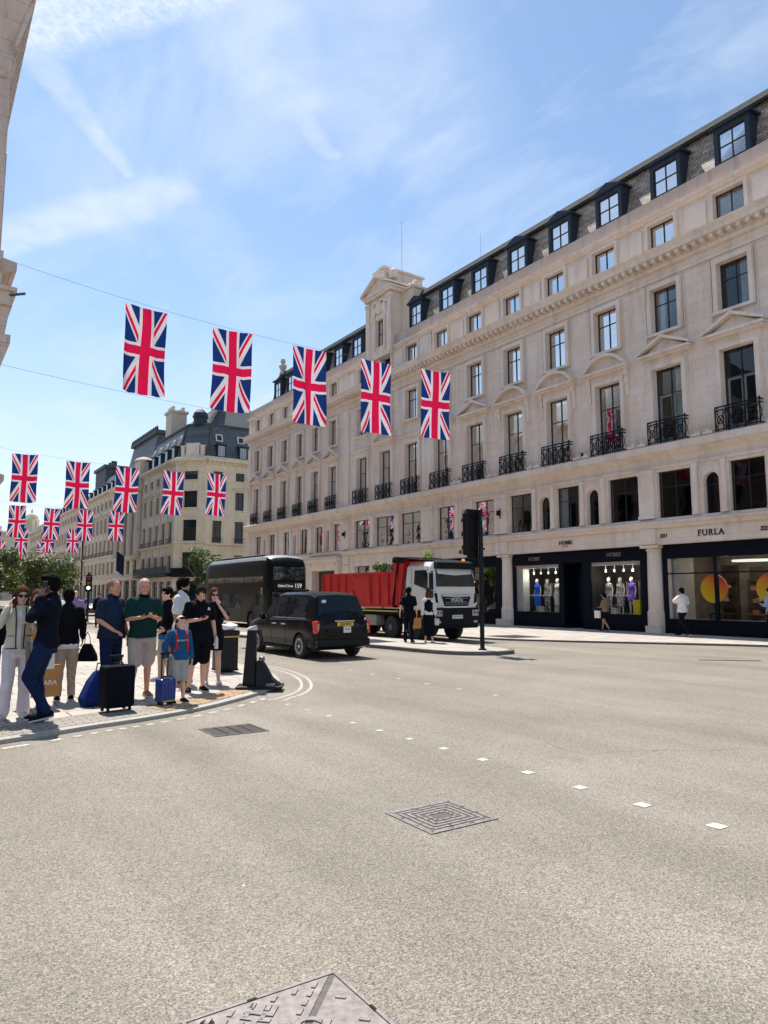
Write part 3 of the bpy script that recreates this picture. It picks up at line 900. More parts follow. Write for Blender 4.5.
# windows
random.seed(11)
for b in allb:
    w2 = .61 if b not in bays_l else .54
    far = b > 42
    if b < 9: continue
    window(root, F, b-w2-.05, b+w2+.05, 7.62, 10.72, dd=-.2, rows=(.66,), inner=not far and True, curtain=0 if random.random() < .8 else 3)
    window(root, F, b-w2, b+w2, 12.2, 14.1, dd=-.2, rows=(.66,), curtain=random.choice((1, 3, 4, 1)) if not far else random.choice((0, 1, 4)))
    if not (36 < b < 38.5): window(root, F, b-w2, b+w2, 15.74, 16.90, dd=-.17, curtain=random.choice((1, 4, 4, 2)), fw=.04)
    balcony(root, F, b-.84 if b not in bays_l else b-.68, b+.84 if b not in bays_l else b+.68, 7.6)
random.seed(12)
for a0, a1 in mez:
    if a0 < 9.9: continue
    window(root, F, a0, a1, 4.62, 6.5, dd=-.17, pane='glass2', rows=(.66,), cols=2 if a1-a0 > .9 else 1, curtain=random.choice((0, 0, 0, 1)))
for a0, a1 in arches:
    if a0 < 9.9: continue
    window(root, F, a0, a1, 4.62, 6.2, dd=-.22, pane='glass2', rows=(.70,), cols=1, arch=True)
for h in lower[:3]: window(root, F, h[0], h[1], h[2], h[3], dd=-.3, rows=(.7,))
for h in lower[4:]: window(root, F, h[0], h[1], h[2], h[3], dd=-.3, rows=(.7,))
# portal with a bracketed cornice
g = MB(F)
g.box(42.9, 43.28, .003, .28, .05, 3.25); g.box(46.62, 47.0, .003, .28, .05, 3.25)
g.box(42.8, 47.1, .003, .34, 3.26, 3.9); g.box(42.65, 47.25, .003, .55, 3.9, 4.05); g.box(42.75, 47.15, .003, .48, 4.05, 4.2)
g.box(44.5, 45.4, .341, .37, 3.48, 3.72)
for a in (43.1, 46.8): g.lathe((a, .36, 3.6), [(.09, 0), (.12, .05), (.07, .1)], 8)
g.build('portal', M['stone_plain'], root)
g = MB(F); g.box(43.3, 46.6, -.38, -.32, .05, 3.25)
for k in range(5): g.box(43.45+k*.63, 43.95+k*.63, -.32, -.29, .3, 2.9)
g.build('door', mat('dark_oak_door', (.05, .035, .025), .5), root)
M['edge_lead'] = mat('roof_edge_lead', (.04, .045, .045), .85, 0, .3, 3, spec=.1)
# slate mansard
g = MB(F)
g.hexa([(SE, -.6, 17.7), (56.2, -.6, 17.7), (56.2, -11, 17.7), (SE, -11, 17.7)], [(SE, -1.25, 20.45), (55.7, -1.25, 20.45), (55.7, -10.4, 20.45), (SE, -10.4, 20.45)])
rf = g.build('roof', M['slate'], root)
g = MB(F)
mould(g, SE, 55.9, [(-1.02, 20.30), (-.98, 20.42), (-1.06, 20.52), (-1.25, 20.84), (-1.9, 20.86), (-1.9, 20.46), (-1.3, 20.40)])
g.box(SE, 55.7, -10.3, -1.91, 20.461, 20.7)
g.hexa([(56.2, -.75, 17.9), (56.5, -.75, 17.9), (56.5, -1.0, 17.9), (56.2, -1.0, 17.9)], [(55.6, -1.1, 20.5), (55.95, -1.1, 20.5), (55.95, -1.4, 20.5), (55.6, -1.4, 20.5)])
g.build('roof_edge', M['edge_lead'], root)
def dormer(ac, ped, hw=.70):
    z0, z1 = 18.02, 19.78
    gg = MB(F)
    dF = -.42; dB = -1.5
    win = (ac-.54, ac+.54, 18.34, 19.56)
    wall_holes(gg, ac-hw, ac+hw, z0, z1, [win], .1, d=dF)
    for s in (-hw, hw): gg.hexa([(ac+s-.02, dB, z0), (ac+s+.02, dB, z0), (ac+s+.02, dF-.001, z0), (ac+s-.02, dF-.001, z0)], [(ac+s-.02, dB, z1), (ac+s+.02, dB, z1), (ac+s+.02, dF-.001, z1), (ac+s-.02, dF-.001, z1)])
    o = hw+.13
    if ped:
        P = [(ac-o, z1), (ac+o, z1), (ac+o, z1+.07), (ac, z1+.40), (ac-o, z1+.07)]
        A = [gg.addv((p[0], dF+.12, p[1])) for p in P]; B = [gg.addv((p[0], dB-.2, p[1])) for p in P]
        gg.facei(A); gg.facei(B[::-1])
        for k in range(5): gg.facei((A[k], A[(k+1) % 5], B[(k+1) % 5], B[k]))
        gg.face([(ac-hw*.8, dF+.125, z1+.06), (ac+hw*.8, dF+.125, z1+.06), (ac, dF+.125, z1+.30)])
    else:
        gg.hexa([(ac-o, dF+.14, z1), (ac+o, dF+.14, z1), (ac+o, dB-.2, z1+.12), (ac-o, dB-.2, z1+.12)], [(ac-o, dF+.14, z1+.09), (ac+o, dF+.14, z1+.09), (ac+o, dB-.2, z1+.22), (ac-o, dB-.2, z1+.22)])
    d = gg.build('dormer', M['lead'], root)
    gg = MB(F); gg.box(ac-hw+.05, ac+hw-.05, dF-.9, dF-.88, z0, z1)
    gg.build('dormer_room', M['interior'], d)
    window(root, F, *win, dd=dF-.05, rows=(.52,), cols=2, curtain=random.choice((2, 4, 2, 0)), fw=.035)
    return d
for b in bays_r:
    if b < 9: continue
    k = round((b-13.9)/2.92); dormer(b, k in (2, 3, 4))
for b in (34.6, 41.6, 44.2, 46.8, 49.4, 52.1, 54.6): dormer(b, b < 36, hw=.62)
# tower
TS = empty('x'); bpy.data.objects.remove(TS)
g = MB(F)
t0, t1 = 36.25, 38.95
g.box(t0, t1, -3.2, -.40, 17.3, 21.0)
wall_holes(g, t0, t1, 16.9, 21.0, [(37.15, 38.05, 17.65, 19.5)], .35, d=.28)
g.box(t0, t0+.3, -.4, .279, 16.9, 21.0); g.box(t1-.3, t1, -.4, .279, 16.9, 21.0)
for a0, a1 in ((t0-.12, t0+.3), (t1-.3, t1+.12)): g.box(a0, a1, .281, .42, 17.0, 20.6); g.box(a0-.05, a1+.05, .281, .46, 20.6, 20.85)
for a0 in (t0+.62, t1-.85):
    g.box(a0, a0+.2, .281, .36, 17.3, 19.8)
g.box(t0-.2, t1+.2, -3.3, .5, 21.0, 21.2); g.box(t0-.32, t1+.32, -3.4, .62, 21.2, 21.34)
P = [(t0-.42, 21.34), (t1+.42, 21.34), ((t0+t1)/2, 22.35)]
for (a, z), (a2, z2) in (((t0-.42, 21.34), ((t0+t1)/2, 22.25)), ((t1+.42, 21.34), ((t0+t1)/2, 22.25))):
    pp = [(a, z), (a2, z2-.02), (a2, z2+.16), (a, z+.16)]
    g.hexa([(q[0], -3.3, q[1]) for q in pp], [(q[0], .72, q[1]) for q in pp])
g.hexa([(P[0][0]+.1, -3.2, P[0][1]), (P[1][0]-.1, -3.2, P[1][1]), (P[2][0], -3.2, P[2][1]-.1), (P[2][0], -3.2, P[2][1]-.1)], [(P[0][0]+.1, .45, P[0][1]), (P[1][0]-.1, .45, P[1][1]), (P[2][0], .45, P[2][1]-.1), (P[2][0], .45, P[2][1]-.1)])
g.box(t0+.75, t1-.75, -2.8, .3, 22.0, 22.75); g.box(t0+.6, t1-.6, -2.9, .38, 22.75, 22.86); g.box(t0+.95, t1-.95, -2.2, .2, 22.86, 23.1)
g.box(t0-1.25, t0-.02, -3.0, -.55, 17.6, 20.95); g.box(t0-1.35, t0-.02, -3.1, -.42, 20.95, 21.1)
# carved cartouche
cc = ((t0+t1)/2, .36, 20.25)
g.ell(cc, .42, .16, .42, 12, 8)
for s in (-1, 1):
    g.ell((cc[0]+s*.62, .36, 20.1), .28, .12, .38, 8, 6); g.ell((cc[0]+s*.78, .34, 20.55), .22, .12, .18, 8, 6)
    g.ell((cc[0]+s*.35, .34, 20.72), .3, .1, .12, 8, 6); g.ell((cc[0]+s*.85, .34, 19.7), .12, .1, .3, 8, 6)
for s in (t0-.9, t0-.3): 
    g.lathe((s, -1.0, 21.1), [(.2, 0), (.12, .08), (.26, .3), (.18, .46), (.06, .55)], 10)
g.lathe((t0+.35, -.1, 22.0), [(.3, 0), (.2, .2), (.34, .5), (.1, .7)], 10)
tw = g.build('tower', M['stone_plain'], root)
gq = MB(F); gq.box(SE, SW, -.35, 0.0, 17.351, 18.0); gq.build('parapet', M['coping'], root)
window(root, F, 37.15, 38.05, 17.65, 19.5, dd=.05, rows=(.5,), cols=2)
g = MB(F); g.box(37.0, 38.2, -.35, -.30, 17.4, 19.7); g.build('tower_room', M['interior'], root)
g = MB(F); g.tube((t0+.9, -1.2, 22.8), (t0+.9, -1.2, 26.4), .035, .02, 8); g.lathe((t0+.9, -1.2, 26.4), [(.05, 0), (.05, .08)], 8)
g.build('flagpole', M['white'], root)
g = MB(F); g.tube((31.3, -3.0, 20.6), (31.3, -3.0, 23.6), .02, .012, 6); g.build('aerial', M['chrome'], root)
# chimney with urn at the far roof end
g = MB(F)
g.box(54.9, 55.9, -1.9, -1.3, 20.4, 20.95); g.lathe((55.2, -1.2, 20.6), [(.3, 0), (.3, .2), (.16, .3), (.32, .62), (.36, .8), (.2, .95), (.12, 1.0), (.24, 1.15), (.18, 1.4), (.04, 1.5)], 12)
g.build('roof_urn', M['stone_grey'], root)
# downpipes, lamps, small fittings
g = MB(F)
for b in (21.3, 29.9):
    g.tube((b, .1, 7.62), (b, .1, 7.9), .05, .05, 6)
g.build('fitting', M['iron'], root)
# wall lanterns
for a in (42.15, 26.67):
    g = MB(F); g.box(a-.06, a+.06, .15, .34, 5.55, 5.8); g.box(a-.02, a+.02, .12, .16, 5.4, 5.9); g.build('wall_light', M['iron'], root)
# shop name lettering on the stone band
RX = (R(90), 0, -R(90))
def sign(s, size, a, z, d, m, par, sp=1.0, sx=1, bold=0, sh=0):
    o = text('lettering', s, size, m, par, (25-d, a, z), RX, .012, spacing=sp, sx=sx, bold=bold, shear=sh); return o
sign('FURLA', .33, 15.38, 3.90, .012, M['bronze'], root, 1.15, 1.0, .004)
g = MB(F)      # serifs
for k in range(5):
    a = 15.38+.47-.235*k
    for z in (3.795, 4.0):
        if z < 3.9 or k in (0, 1, 2, 3): g.box(a-.06, a+.05, .004, .02, z, z+.012)
g.build('lettering', M['bronze'], root)
sign('221', .2, 17.40, 3.90, .012, M['bronze'], root, 1.0, 1.1, .006, .25)
sign('223', .2, 13.35, 3.90, .012, M['bronze'], root, 1.0, 1.1, .006, .25)
sign('HOBBS', .25, 22.5, 3.92, .012, M['bronze'], root, 1.0, 1, .003)
g = MB(F); g.box(22.35, 22.65, .004, .02, 3.74, 3.76); g.build('lettering', M['bronze'], root)
sign('BOSS', .26, 29.75, 3.86, .012, M['bronze'], root, 1.1, 1.05, .008)
# ---------------------------------------------------------------- shop fronts (parts of the building)
M['lampglow'] = mat('lit_spotlight', (.9, .88, .8), .4, emit=(1, .93, .82), estr=2)
M['ceil_light'] = mat('lit_ceiling_light', (.9, .88, .85), .4, emit=(1, .95, .88), estr=.6)
M['spot_white'] = mat('white_spotlight', (.6, .6, .58), .4, emit=(1, .95, .88), estr=.35)
M['cream_wall'] = mat('cream_shop_wall', (.45, .42, .36), .8)
def shopfront(a0, a1, panes, door=None, top=3.0, bot=.62, d=-.30):
    g = MB(F)
    # frame: header, stall riser, jambs
    g.box(a0, a1, d-.12, d, top, 3.56)
    edges = [a0]
    for p in panes: edges += [p[0], p[1]]
    edges.append(a1)
    for i in range(0, len(edges), 2):
        if edges[i+1]-edges[i] > .001 and not (door and edges[i] <= door[0] and edges[i+1] >= door[1]): g.box(edges[i], edges[i+1], d-.12, d, .05, top-.001)
    for p in panes:
        g.box(p[0], p[1], d-.12, d, .05, bot); g.box(p[0]-.02, p[1]+.02, d, d+.06, bot-.06, bot)
    if door:
        for i in range(0, len(edges), 2):
            if edges[i] <= door[0] and edges[i+1] >= door[1]:
                g.box(edges[i], door[0], d-.12, d, .05, top-.001); g.box(door[1], edges[i+1], d-.12, d, .05, top-.001)
    return g.build('shopfront', M['shopdark'], root)
def shoproom(a0, a1, dep, wall, y0=-.45, floor=None):
    g = MB(F)
    g.box(a0, a1, y0-dep-.05, y0-dep, .05, 3.5); g.box(a0-.05, a0, y0-dep, y0, .05, 3.5); g.box(a1, a1+.05, y0-dep, y0, .05, 3.5)
    r = g.build('shop_room', wall, root)
    g = MB(F); g.box(a0, a1, y0-dep, y0, .02, .055 if floor is None else floor); g.box(a0, a1, y0-dep, y0, 3.3, 3.35)
    g.build('shop_floor', M['shopfloor'], root)
# bag shop (rightmost seen)
PN = [(10.45, 13.1), (13.22, 15.42), (15.54, 17.56)]
sf = shopfront(10.15, 17.72, PN)
for a0, a1 in PN:
    g = MB(F); g.box(a0, a1, -.40, -.34, 2.38, 2.43); g.build('transom', M['shopdark'], root)
for a0, a1 in PN:
    g = MB(F); g.face([(a0, -.37, .62), (a1, -.37, .62), (a1, -.37, 3.0), (a0, -.37, 3.0)]); g.build('shop_window', M['shopglass'], root, fix=False)
shoproom(9.9, 17.75, 3.4, M['shopwall'])
g = MB(F)
g.box(17.2, 17.74, -1.6, -.62, .1, 3.2); g.build('partition', M['cream_wall'], root)
g = MB(F)
for k in range(3):
    g.box(11.2+k*1.9, 12.4+k*1.9, -3.9, -3.7, .6, 2.2)
g.build('display_shelf', mat('walnut', (.10, .06, .035), .5), root)
g = MB(F)
random.seed(2)
for k in range(3):
    for j in range(3):
        for i in range(2):
            a = 11.35+k*1.9+i*.5; g.box(a, a+random.uniform(.2, .32), -3.69, -3.5, .75+j*.5, .75+j*.5+random.uniform(.14, .26))
g.build('handbags', mat('tan_leather', (.35, .2, .12), .5), root)
g = MB(F)
for k in range(14): g.lathe((10.6+k*.5, -1.1-.9*(k % 3), 3.24), [(.05, 0), (.05, .05)], 8)
g.build('spotlight', M['lampglow'], root)
g = MB(F); n = 20
pts = [(15.1+.75*cos(2*pi*k/n), -2.2+.55*sin(2*pi*k/n)) for k in range(n)]
A = [g.addv((p[0], p[1], 2.86)) for p in pts]; B = [g.addv((p[0], p[1], 2.93)) for p in pts]
g.facei(A); g.facei(B)
for k in range(n): g.facei((A[k], A[(k+1) % n], B[(k+1) % n], B[k]))
g.build('ceiling_light', M['ceil_light'], root)
# fashion shop with mannequins
sf = shopfront(18.4, 26.3, [(18.78, 21.42), (23.25, 26.18)], door=(21.85, 22.95), bot=.75)
g = MB(F)
g.box(18.45, 26.25, -.299, -.25, 3.05, 3.5); g.build('fascia_board', M['shopdark'], root)
for a0, a1 in ((18.78, 21.42), (23.25, 26.18)):
    g = MB(F); g.face([(a0, -.37, .75), (a1, -.37, .75), (a1, -.37, 3.0), (a0, -.37, 3.0)]); g.build('shop_window', M['shopglass'], root, fix=False)
M['silver_letters'] = mat('grey_letters', (.25, .26, .28), .4, .4)
sign('HOBBS', .24, 20.05, 3.28, -.248, M['silver_letters'], root, 1.0, 1, .002)
sign('HOBBS', .24, 24.75, 3.28, -.248, M['silver_letters'], root, 1.0, 1, .002)
g = MB(F)
for b0, b1 in ((21.87, 22.38), (22.42, 22.93)):
    for q in ((b0, b0+.07, .05, 2.9), (b1-.07, b1, .05, 2.9), (b0+.07, b1-.07, .05, .25), (b0+.07, b1-.07, 2.78, 2.9)): g.box(q[0], q[1], -1.26, -1.2, q[2], q[3])
for s_ in (21.85, 22.95): g.box(s_-.02, s_+.02, -1.2, -.43, .05, 2.97)
dr = g.build('door', M['shopdark'], root)
g = MB(F); g.face([(21.8, -1.23, .25), (23.0, -1.23, .25), (23.0, -1.23, 2.8), (21.8, -1.23, 2.8)]); g.build('pane', M['dglass'], dr)
g = MB(F)
for b in (22.3, 22.5): g.tube((b, -1.17, .95), (b, -1.17, 1.5), .012)
g.build('handle', M['chrome'], dr)
M['white_int'] = mat('white_interior', (.5, .49, .46), .8)
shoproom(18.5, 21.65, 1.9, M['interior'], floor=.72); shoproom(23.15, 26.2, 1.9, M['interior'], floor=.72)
g = MB(F); g.box(25.75, 26.19, -.9, -.47, .75, 2.83); g.box(18.78, 21.42, -.55, -.45, 2.84, 2.98); g.box(23.25, 26.18, -.55, -.45, 2.84, 2.98); g.build('window_header', M['white_int'], root)
for k in range(10):
    a = (19.15+k*.48) if k < 5 else (23.55+(k-5)*.48)
    g = MB(F); g.lathe((a, -.95, 2.56), [(.045, 0), (.045, .13)], 10); g.tube((a, -.95, 2.69), (a, -.95, 3.3), .008)
    g.build('spotlight', M['spot_white'], root)
g = MB(F)
g.box(25.1, 26.1, -.299, -.27, 2.96, 3.0); g.build('red_strip', mat('red_led', (.5, .02, .04), .4), root)
# dark opening by the signal
sf = shopfront(27.1, 32.4, [(27.5, 29.3), (30.4, 32.0)], door=(29.4, 30.3), bot=.7)
for a0, a1 in ((27.5, 29.3), (30.4, 32.0)):
    g = MB(F); g.face([(a0, -.37, .7), (a1, -.37, .7), (a1, -.37, 3.0), (a0, -.37, 3.0)]); g.build('shop_window', M['shopglass'], root, fix=False)
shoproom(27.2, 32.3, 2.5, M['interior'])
sf = shopfront(1.3, 9.5, [(1.6, 5.2), (5.5, 9.2)])
for a0, a1 in ((1.6, 5.2), (5.5, 9.2)):
    g = MB(F); g.face([(a0, -.37, .62), (a1, -.37, .62), (a1, -.37, 3.0), (a0, -.37, 3.0)]); g.build('shop_window', M['dglass'], root, fix=False)
g = MB(F); g.box(-2, 33.0, -.62, .02, 3.57, 3.6); g.box(-2, 1.2, -.5, -.4, 0, 3.56); g.box(32.9, 33.3, -.7, -.3, 0, 3.56); g.build('soffit', M['stone_trim'], root)
# stock and fittings inside
M['oak'] = mat('oak_fitting', (.20, .12, .06), .5, 0, .3, 3); M['dkwood'] = mat('dark_wood_panel', (.055, .032, .02), .5, 0, .3, 3)
for k, (a, w_, z0, z1) in enumerate(((10.4, 1.3, .1, 2.9), (12.4, .9, .3, 2.6), (14.6, 1.5, .1, 2.7), (16.6, .7, .1, 2.8))):
    g = MB(F); g.box(a, a+w_, -3.84, -3.76, z0, z1)
    for j in range(4): g.box(a+.05, a+w_-.05, -3.75, -3.5, z0+.35+j*.55, z0+.39+j*.55)
    g.build('shelf_unit', M['dkwood'], root)
random.seed(8)
for k in range(16):
    a = random.choice((10.5, 12.5, 14.7, 16.7))+random.uniform(.05, .9); z = .75+.55*random.randrange(3)
    g = MB(F); w_ = random.uniform(.16, .3); h_ = random.uniform(.12, .24)
    g.hexa([(a, -3.7, z), (a+w_, -3.7, z), (a+w_, -3.55, z), (a, -3.55, z)], [(a+.03, -3.66, z+h_), (a+w_-.03, -3.66, z+h_), (a+w_-.03, -3.59, z+h_), (a+.03, -3.59, z+h_)])
    g.build('handbag', mat('bag_leather', random.choice(((.35, .16, .07), (.5, .42, .34), (.35, .04, .05), (.05, .04, .04), (.1, .2, .16), (.5, .35, .1))), .45), root)
for a, c in ((14.9, 'oak'), (12.3, 'dkwood'), (16.4, 'dkwood')):
    g = MB(F); g.box(a-.45, a+.45, -2.5, -1.9, .78, .84)
    for q in (-.4, .36): g.box(a+q, a+q+.05, -2.45, -2.4, .06, .78); g.box(a+q, a+q+.05, -2.0, -1.95, .06, .78)
    g.build('display_table', M[c], root)
# fashion shop: rail of clothes, stools, bags and the line of writing on the glass
for a0, a1 in ((19.0, 21.2), (23.5, 25.6)):
    g = MB(F); g.tube((a0, -1.9, 2.2), (a1, -1.9, 2.2), .015); g.tube((a0, -1.9, .72), (a0, -1.9, 2.2), .015); g.tube((a1, -1.9, .72), (a1, -1.9, 2.2), .015); g.build('clothes_rail', M['chrome'], root)
    k = 0; a = a0+.15
    while a < a1-.1:
        g = MB(F); g.box(a, a+.05, -2.05, -1.75, 1.15+.2*(k % 3), 2.14)
        g.build('garment', mat('garment_cloth', ((.10, .09, .12), (.35, .30, .26), (.03, .04, .09), (.25, .06, .08), (.4, .38, .36))[k % 5], .9), root); a += .13; k += 1
    g = MB(F)
    for q in (a0+.5, a1-.5): g.box(q-.12, q+.12, -1.15, -.9, .72, 1.0)
    g.build('plinth', M['white_int'], root)
    for n_, q in enumerate((a0+.5, a1-.5)):
        g = MB(F); g.hexa([(q-.1, -1.1, 1.0), (q+.1, -1.1, 1.0), (q+.1, -.98, 1.0), (q-.1, -.98, 1.0)], [(q-.07, -1.06, 1.16), (q+.07, -1.06, 1.16), (q+.07, -1.0, 1.16), (q-.07, -1.0, 1.16)]); g.build('handbag', mat('bag_leather', ((.45, .36, .25), (.05, .04, .04))[n_], .4), root)
    g = MB(F); am = (a0+a1)/2
    for i in range(26): g.box(am-.8+i*.062, am-.8+i*.062+.04, -.366, -.362, 1.52, 1.565)
    g.build('window_lettering', M['white_int'], root)
# things standing in the windows
def gradient_disc():
    m, t, b = newmat('sunset_gradient'); co = t.coord(); x, y, z = t.sep(co)[:3]
    f = t.math('ADD', t.math('MULTIPLY', z, .9), t.math('MULTIPLY', x, -.65)); f = t.math('ADD', t.math('MULTIPLY', f, .75), .38)
    t.put(b.inputs['Base Color'], t.ramp(f, [(0, (.80, .62, .01)), (.35, (.9, .38, .01)), (.62, (.9, .14, .02)), (1, (.85, .03, .02))]))
    b.inputs['Roughness'].default_value = .5
    b.inputs['Emission Strength'].default_value = 0
    return m
M['disc'] = gradient_disc()
M['orange'] = mat('orange_acrylic', (.9, .22, .03), .4)
def disc(a, d, lab, facing):
    r = empty('display_disc', (25-d, a, .62), rz=facing, label=lab, category='shop display', group='round displays in the bag shop window')
    g = MB(); g.lathe((0, 0, 1.18), [(.53, -.03), (.53, .03)], 40, axis=1)
    g.v = [Vector((p.x, p.y, p.z)) for p in g.v]
    o = g.build('disc', M['disc'], None, off=Vector((0, 0, 1.18))); o.parent = r; o.location = (0, 0, 1.18)
    g = MB(); g.lathe((0, 0, 1.18), [(.53, -.031), (.555, -.028), (.555, .028), (.53, .031)], 40, axis=1, caps=False)
    o = g.build('rim', M['orange'], None, off=Vector((0, 0, 0))); o.parent = r
    g = MB(); g.tube((0, 0, 0), (0, 0, .58), .012); g.box(-.15, .15, -.1, .1, 0, .02)
    o = g.build('stand', M['iron'], None, off=Vector((0, 0, 0))); o.parent = r
g = MB(F); g.box(10.3, 17.5, -1.25, -.6, .05, .62); g.build('window_plinth', mat('pale_display_plinth', (.22, .2, .17), .7), root)
disc(15.95, -.95, 'round yellow and orange gradient disc behind the window bar between the two panes', R(90))
disc(13.75, -.95, 'round yellow and orange gradient disc in the middle pane of the bag shop', R(90))

# ---------------------------------------------------------------- generic facades for the farther buildings
def facade(root, F, a0, a1, nb, floors, wall, trim, inset=.22, ww=.42, ground=3.6, shop=True, top=None, wname='window', quoin=True, cornice_out=1.0):
    """floors: list of (z0, z1, extra) windows of each storey"""
    bw = (a1-a0)/nb; holes = []
    for k in range(nb):
        c = a0+bw*(k+.5)
        for z0, z1, ex in floors: holes.append((c-bw*ww/2, c+bw*ww/2, z0, z1))
    g = MB(F)
    zt = top
    sh = []
    if shop:
        for k in range(nb):
            c = a0+bw*(k+.5); sh.append((c-bw*.38, c+bw*.38, .5 if k % 3 else .1, ground-.55))
    wall_holes(g, a0, a1, 0, zt, holes+sh, inset)
    g.box(a0+.01, a1-.01, -9.0, -inset-.06, 0, top-.1)
    g.build('wall', wall, root)
    g = MB(F)
    for h in sh:
        g.face([(h[0], -inset, h[2]), (h[1], -inset, h[2]), (h[1], -inset, h[3]), (h[0], -inset, h[3])])
    for h in sh:
        g.box(h[0], h[1], -inset-.02, -inset+.05, h[3]-.5, h[3]-.42); g.box((h[0]+h[1])/2-.03, (h[0]+h[1])/2+.03, -inset-.02, -inset+.05, h[2], h[3])
    if sh: g.build('shop_window', M['dglass'], root)
    g = MB(F)
    mould(g, a0, a1, [(.002, ground-.35), (.12, ground-.35), (.14, ground-.05), (.3, ground+.05), (.3, ground+.15), (.002, ground+.25)])
    pj = cornice_out; mould(g, a0, a1, [(.002, zt-1.0), (.12*pj, zt-.95), (.2*pj, zt-.7), (.6*pj, zt-.6), (.68*pj, zt-.35), (.002, zt-.25)])
    a = a0+.1
    while a < a1-.3: g.box(a, a+.2, .2*pj, .5*pj, zt-.82, zt-.66); a += .5
    for z0, z1, ex in floors:
        if 'l' in ex: mould(g, a0, a1, [(.002, z0-.4), (.2, z0-.3), (.3, z0-.25), (.3, z0-.1), (.002, z0-.05)])
        for k in range(nb):
            c = a0+bw*(k+.5); w2 = bw*ww/2
            surround(g, c-w2, c+w2, z0, z1, .13, .07, sill='l' not in ex)
            if 'p' in ex:
                if k % 2: pediment(g, c, w2+.35, z1+.3, z1+.72, .22, 'tri')
                else: pediment(g, c, w2+.35, z1+.3, z1+.66, .22, 'seg')
    if quoin:
        for k in range(nb+1):
            c = a0+bw*k; e = .12
            if 0 < k < nb: g.box(c-.13, c+.13, .003, .06, ground+.3, zt-1.05)
    g.build('cornice', trim, root)
    for z0, z1, ex in floors:
        for k in range(nb):
            c = a0+bw*(k+.5); w2 = bw*ww/2
            g = MB(F); dd = -inset+.04
            g.cur = 0
            for q in ((c-w2, c-w2+.06), (c+w2-.06, c+w2), (c-.03, c+.03)): g.box(q[0], q[1], dd-.05, dd, z0, z1)
            for z in (z0, z0+(z1-z0)*.62, z1-.06): g.box(c-w2, c+w2, dd-.045, dd+.002, z, z+.055)
            g.cur = 1
            g.face([(c-w2, dd-.03, z0), (c+w2, dd-.03, z0), (c+w2, dd-.03, z1), (c-w2, dd-.03, z1)])
            g.build(wname, [M['frame'], M['dglass']], root, fix=False)
            if 'b' in ex: 
                g = MB(F)
                for i in range(7):
                    a = c-w2-.1+(2*w2+.2)*i/6; g.box(a-.012, a+.012, .28, .30, z0-.1, z0+.5)
                g.box(c-w2-.1, c+w2+.1, .27, .31, z0+.48, z0+.52)
                for a in (c-w2-.1, c+w2+.1): g.box(a-.012, a+.012, .02, .28, z0+.48, z0+.52)
                g.build('balcony_railing', M['iron'], root)
            elif 'n' in ex:
                pass
def mansard(root, F, a0, a1, z0, z1, dep, mat_, slope=1.0, nb=0, dz=None, sky=False, endslope=0.0):
    g = MB(F)
    g.hexa([(a0, -.3, z0), (a1, -.3, z0), (a1, -dep, z0), (a0, -dep, z0)], [(a0+endslope, -.3-slope, z1), (a1-endslope, -.3-slope, z1), (a1-endslope, -dep, z1), (a0+endslope, -dep, z1)])
    rf = g.build('roof', mat_, root)
    for k in range(nb):
        c = a0+(a1-a0)*(k+.5)/nb
        g = MB(F); h0 = z0+.1; h1 = z0+1.35
        g.box(c-.5, c+.5, -1.1, -.16, h0, h1); g.box(c-.62, c+.62, -1.2, -.05, h1, h1+.1); g.build('dormer', M['lead'], root)
        g = MB(F); g.box(c-.36, c+.36, -.159, -.14, h0+.2, h1-.12); w_ = g.build('window', M['wframe'], root)
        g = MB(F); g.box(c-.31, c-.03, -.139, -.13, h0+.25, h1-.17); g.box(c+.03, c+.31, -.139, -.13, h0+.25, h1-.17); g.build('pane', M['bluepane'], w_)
        if sky:
            zz = z0+2.2; sl = slope/(z1-z0); dd = -.3-sl*(zz-z0)
            g = MB(F); g.hexa([(c-.32, dd+.02, zz-.35), (c+.32, dd+.02, zz-.35), (c+.32, dd-.2, zz-.35), (c-.32, dd-.2, zz-.35)], [(c-.32, dd-.7*sl+.04, zz+.35), (c+.32, dd-.7*sl+.04, zz+.35), (c+.32, dd-.7*sl-.2, zz+.35), (c-.32, dd-.7*sl-.2, zz+.35)])
            w_ = g.build('skylight', M['wframe'], root)
            g = MB(F); g.hexa([(c-.2, dd+.02-.1*sl, zz-.23), (c+.2, dd+.02-.1*sl, zz-.23), (c+.2, dd-.1, zz-.23), (c-.2, dd-.1, zz-.23)], [(c-.2, dd-.6*sl+.05, zz+.23), (c+.2, dd-.6*sl+.05, zz+.23), (c+.2, dd-.6*sl-.1, zz+.23), (c-.2, dd-.6*sl-.1, zz+.23)])
            g.build('pane', M['dglass'], w_)
M['bluepane'] = mat('pane_painted_sky', (.22, .28, .33), .08)  # pale blue sky reflection put into the pane colour
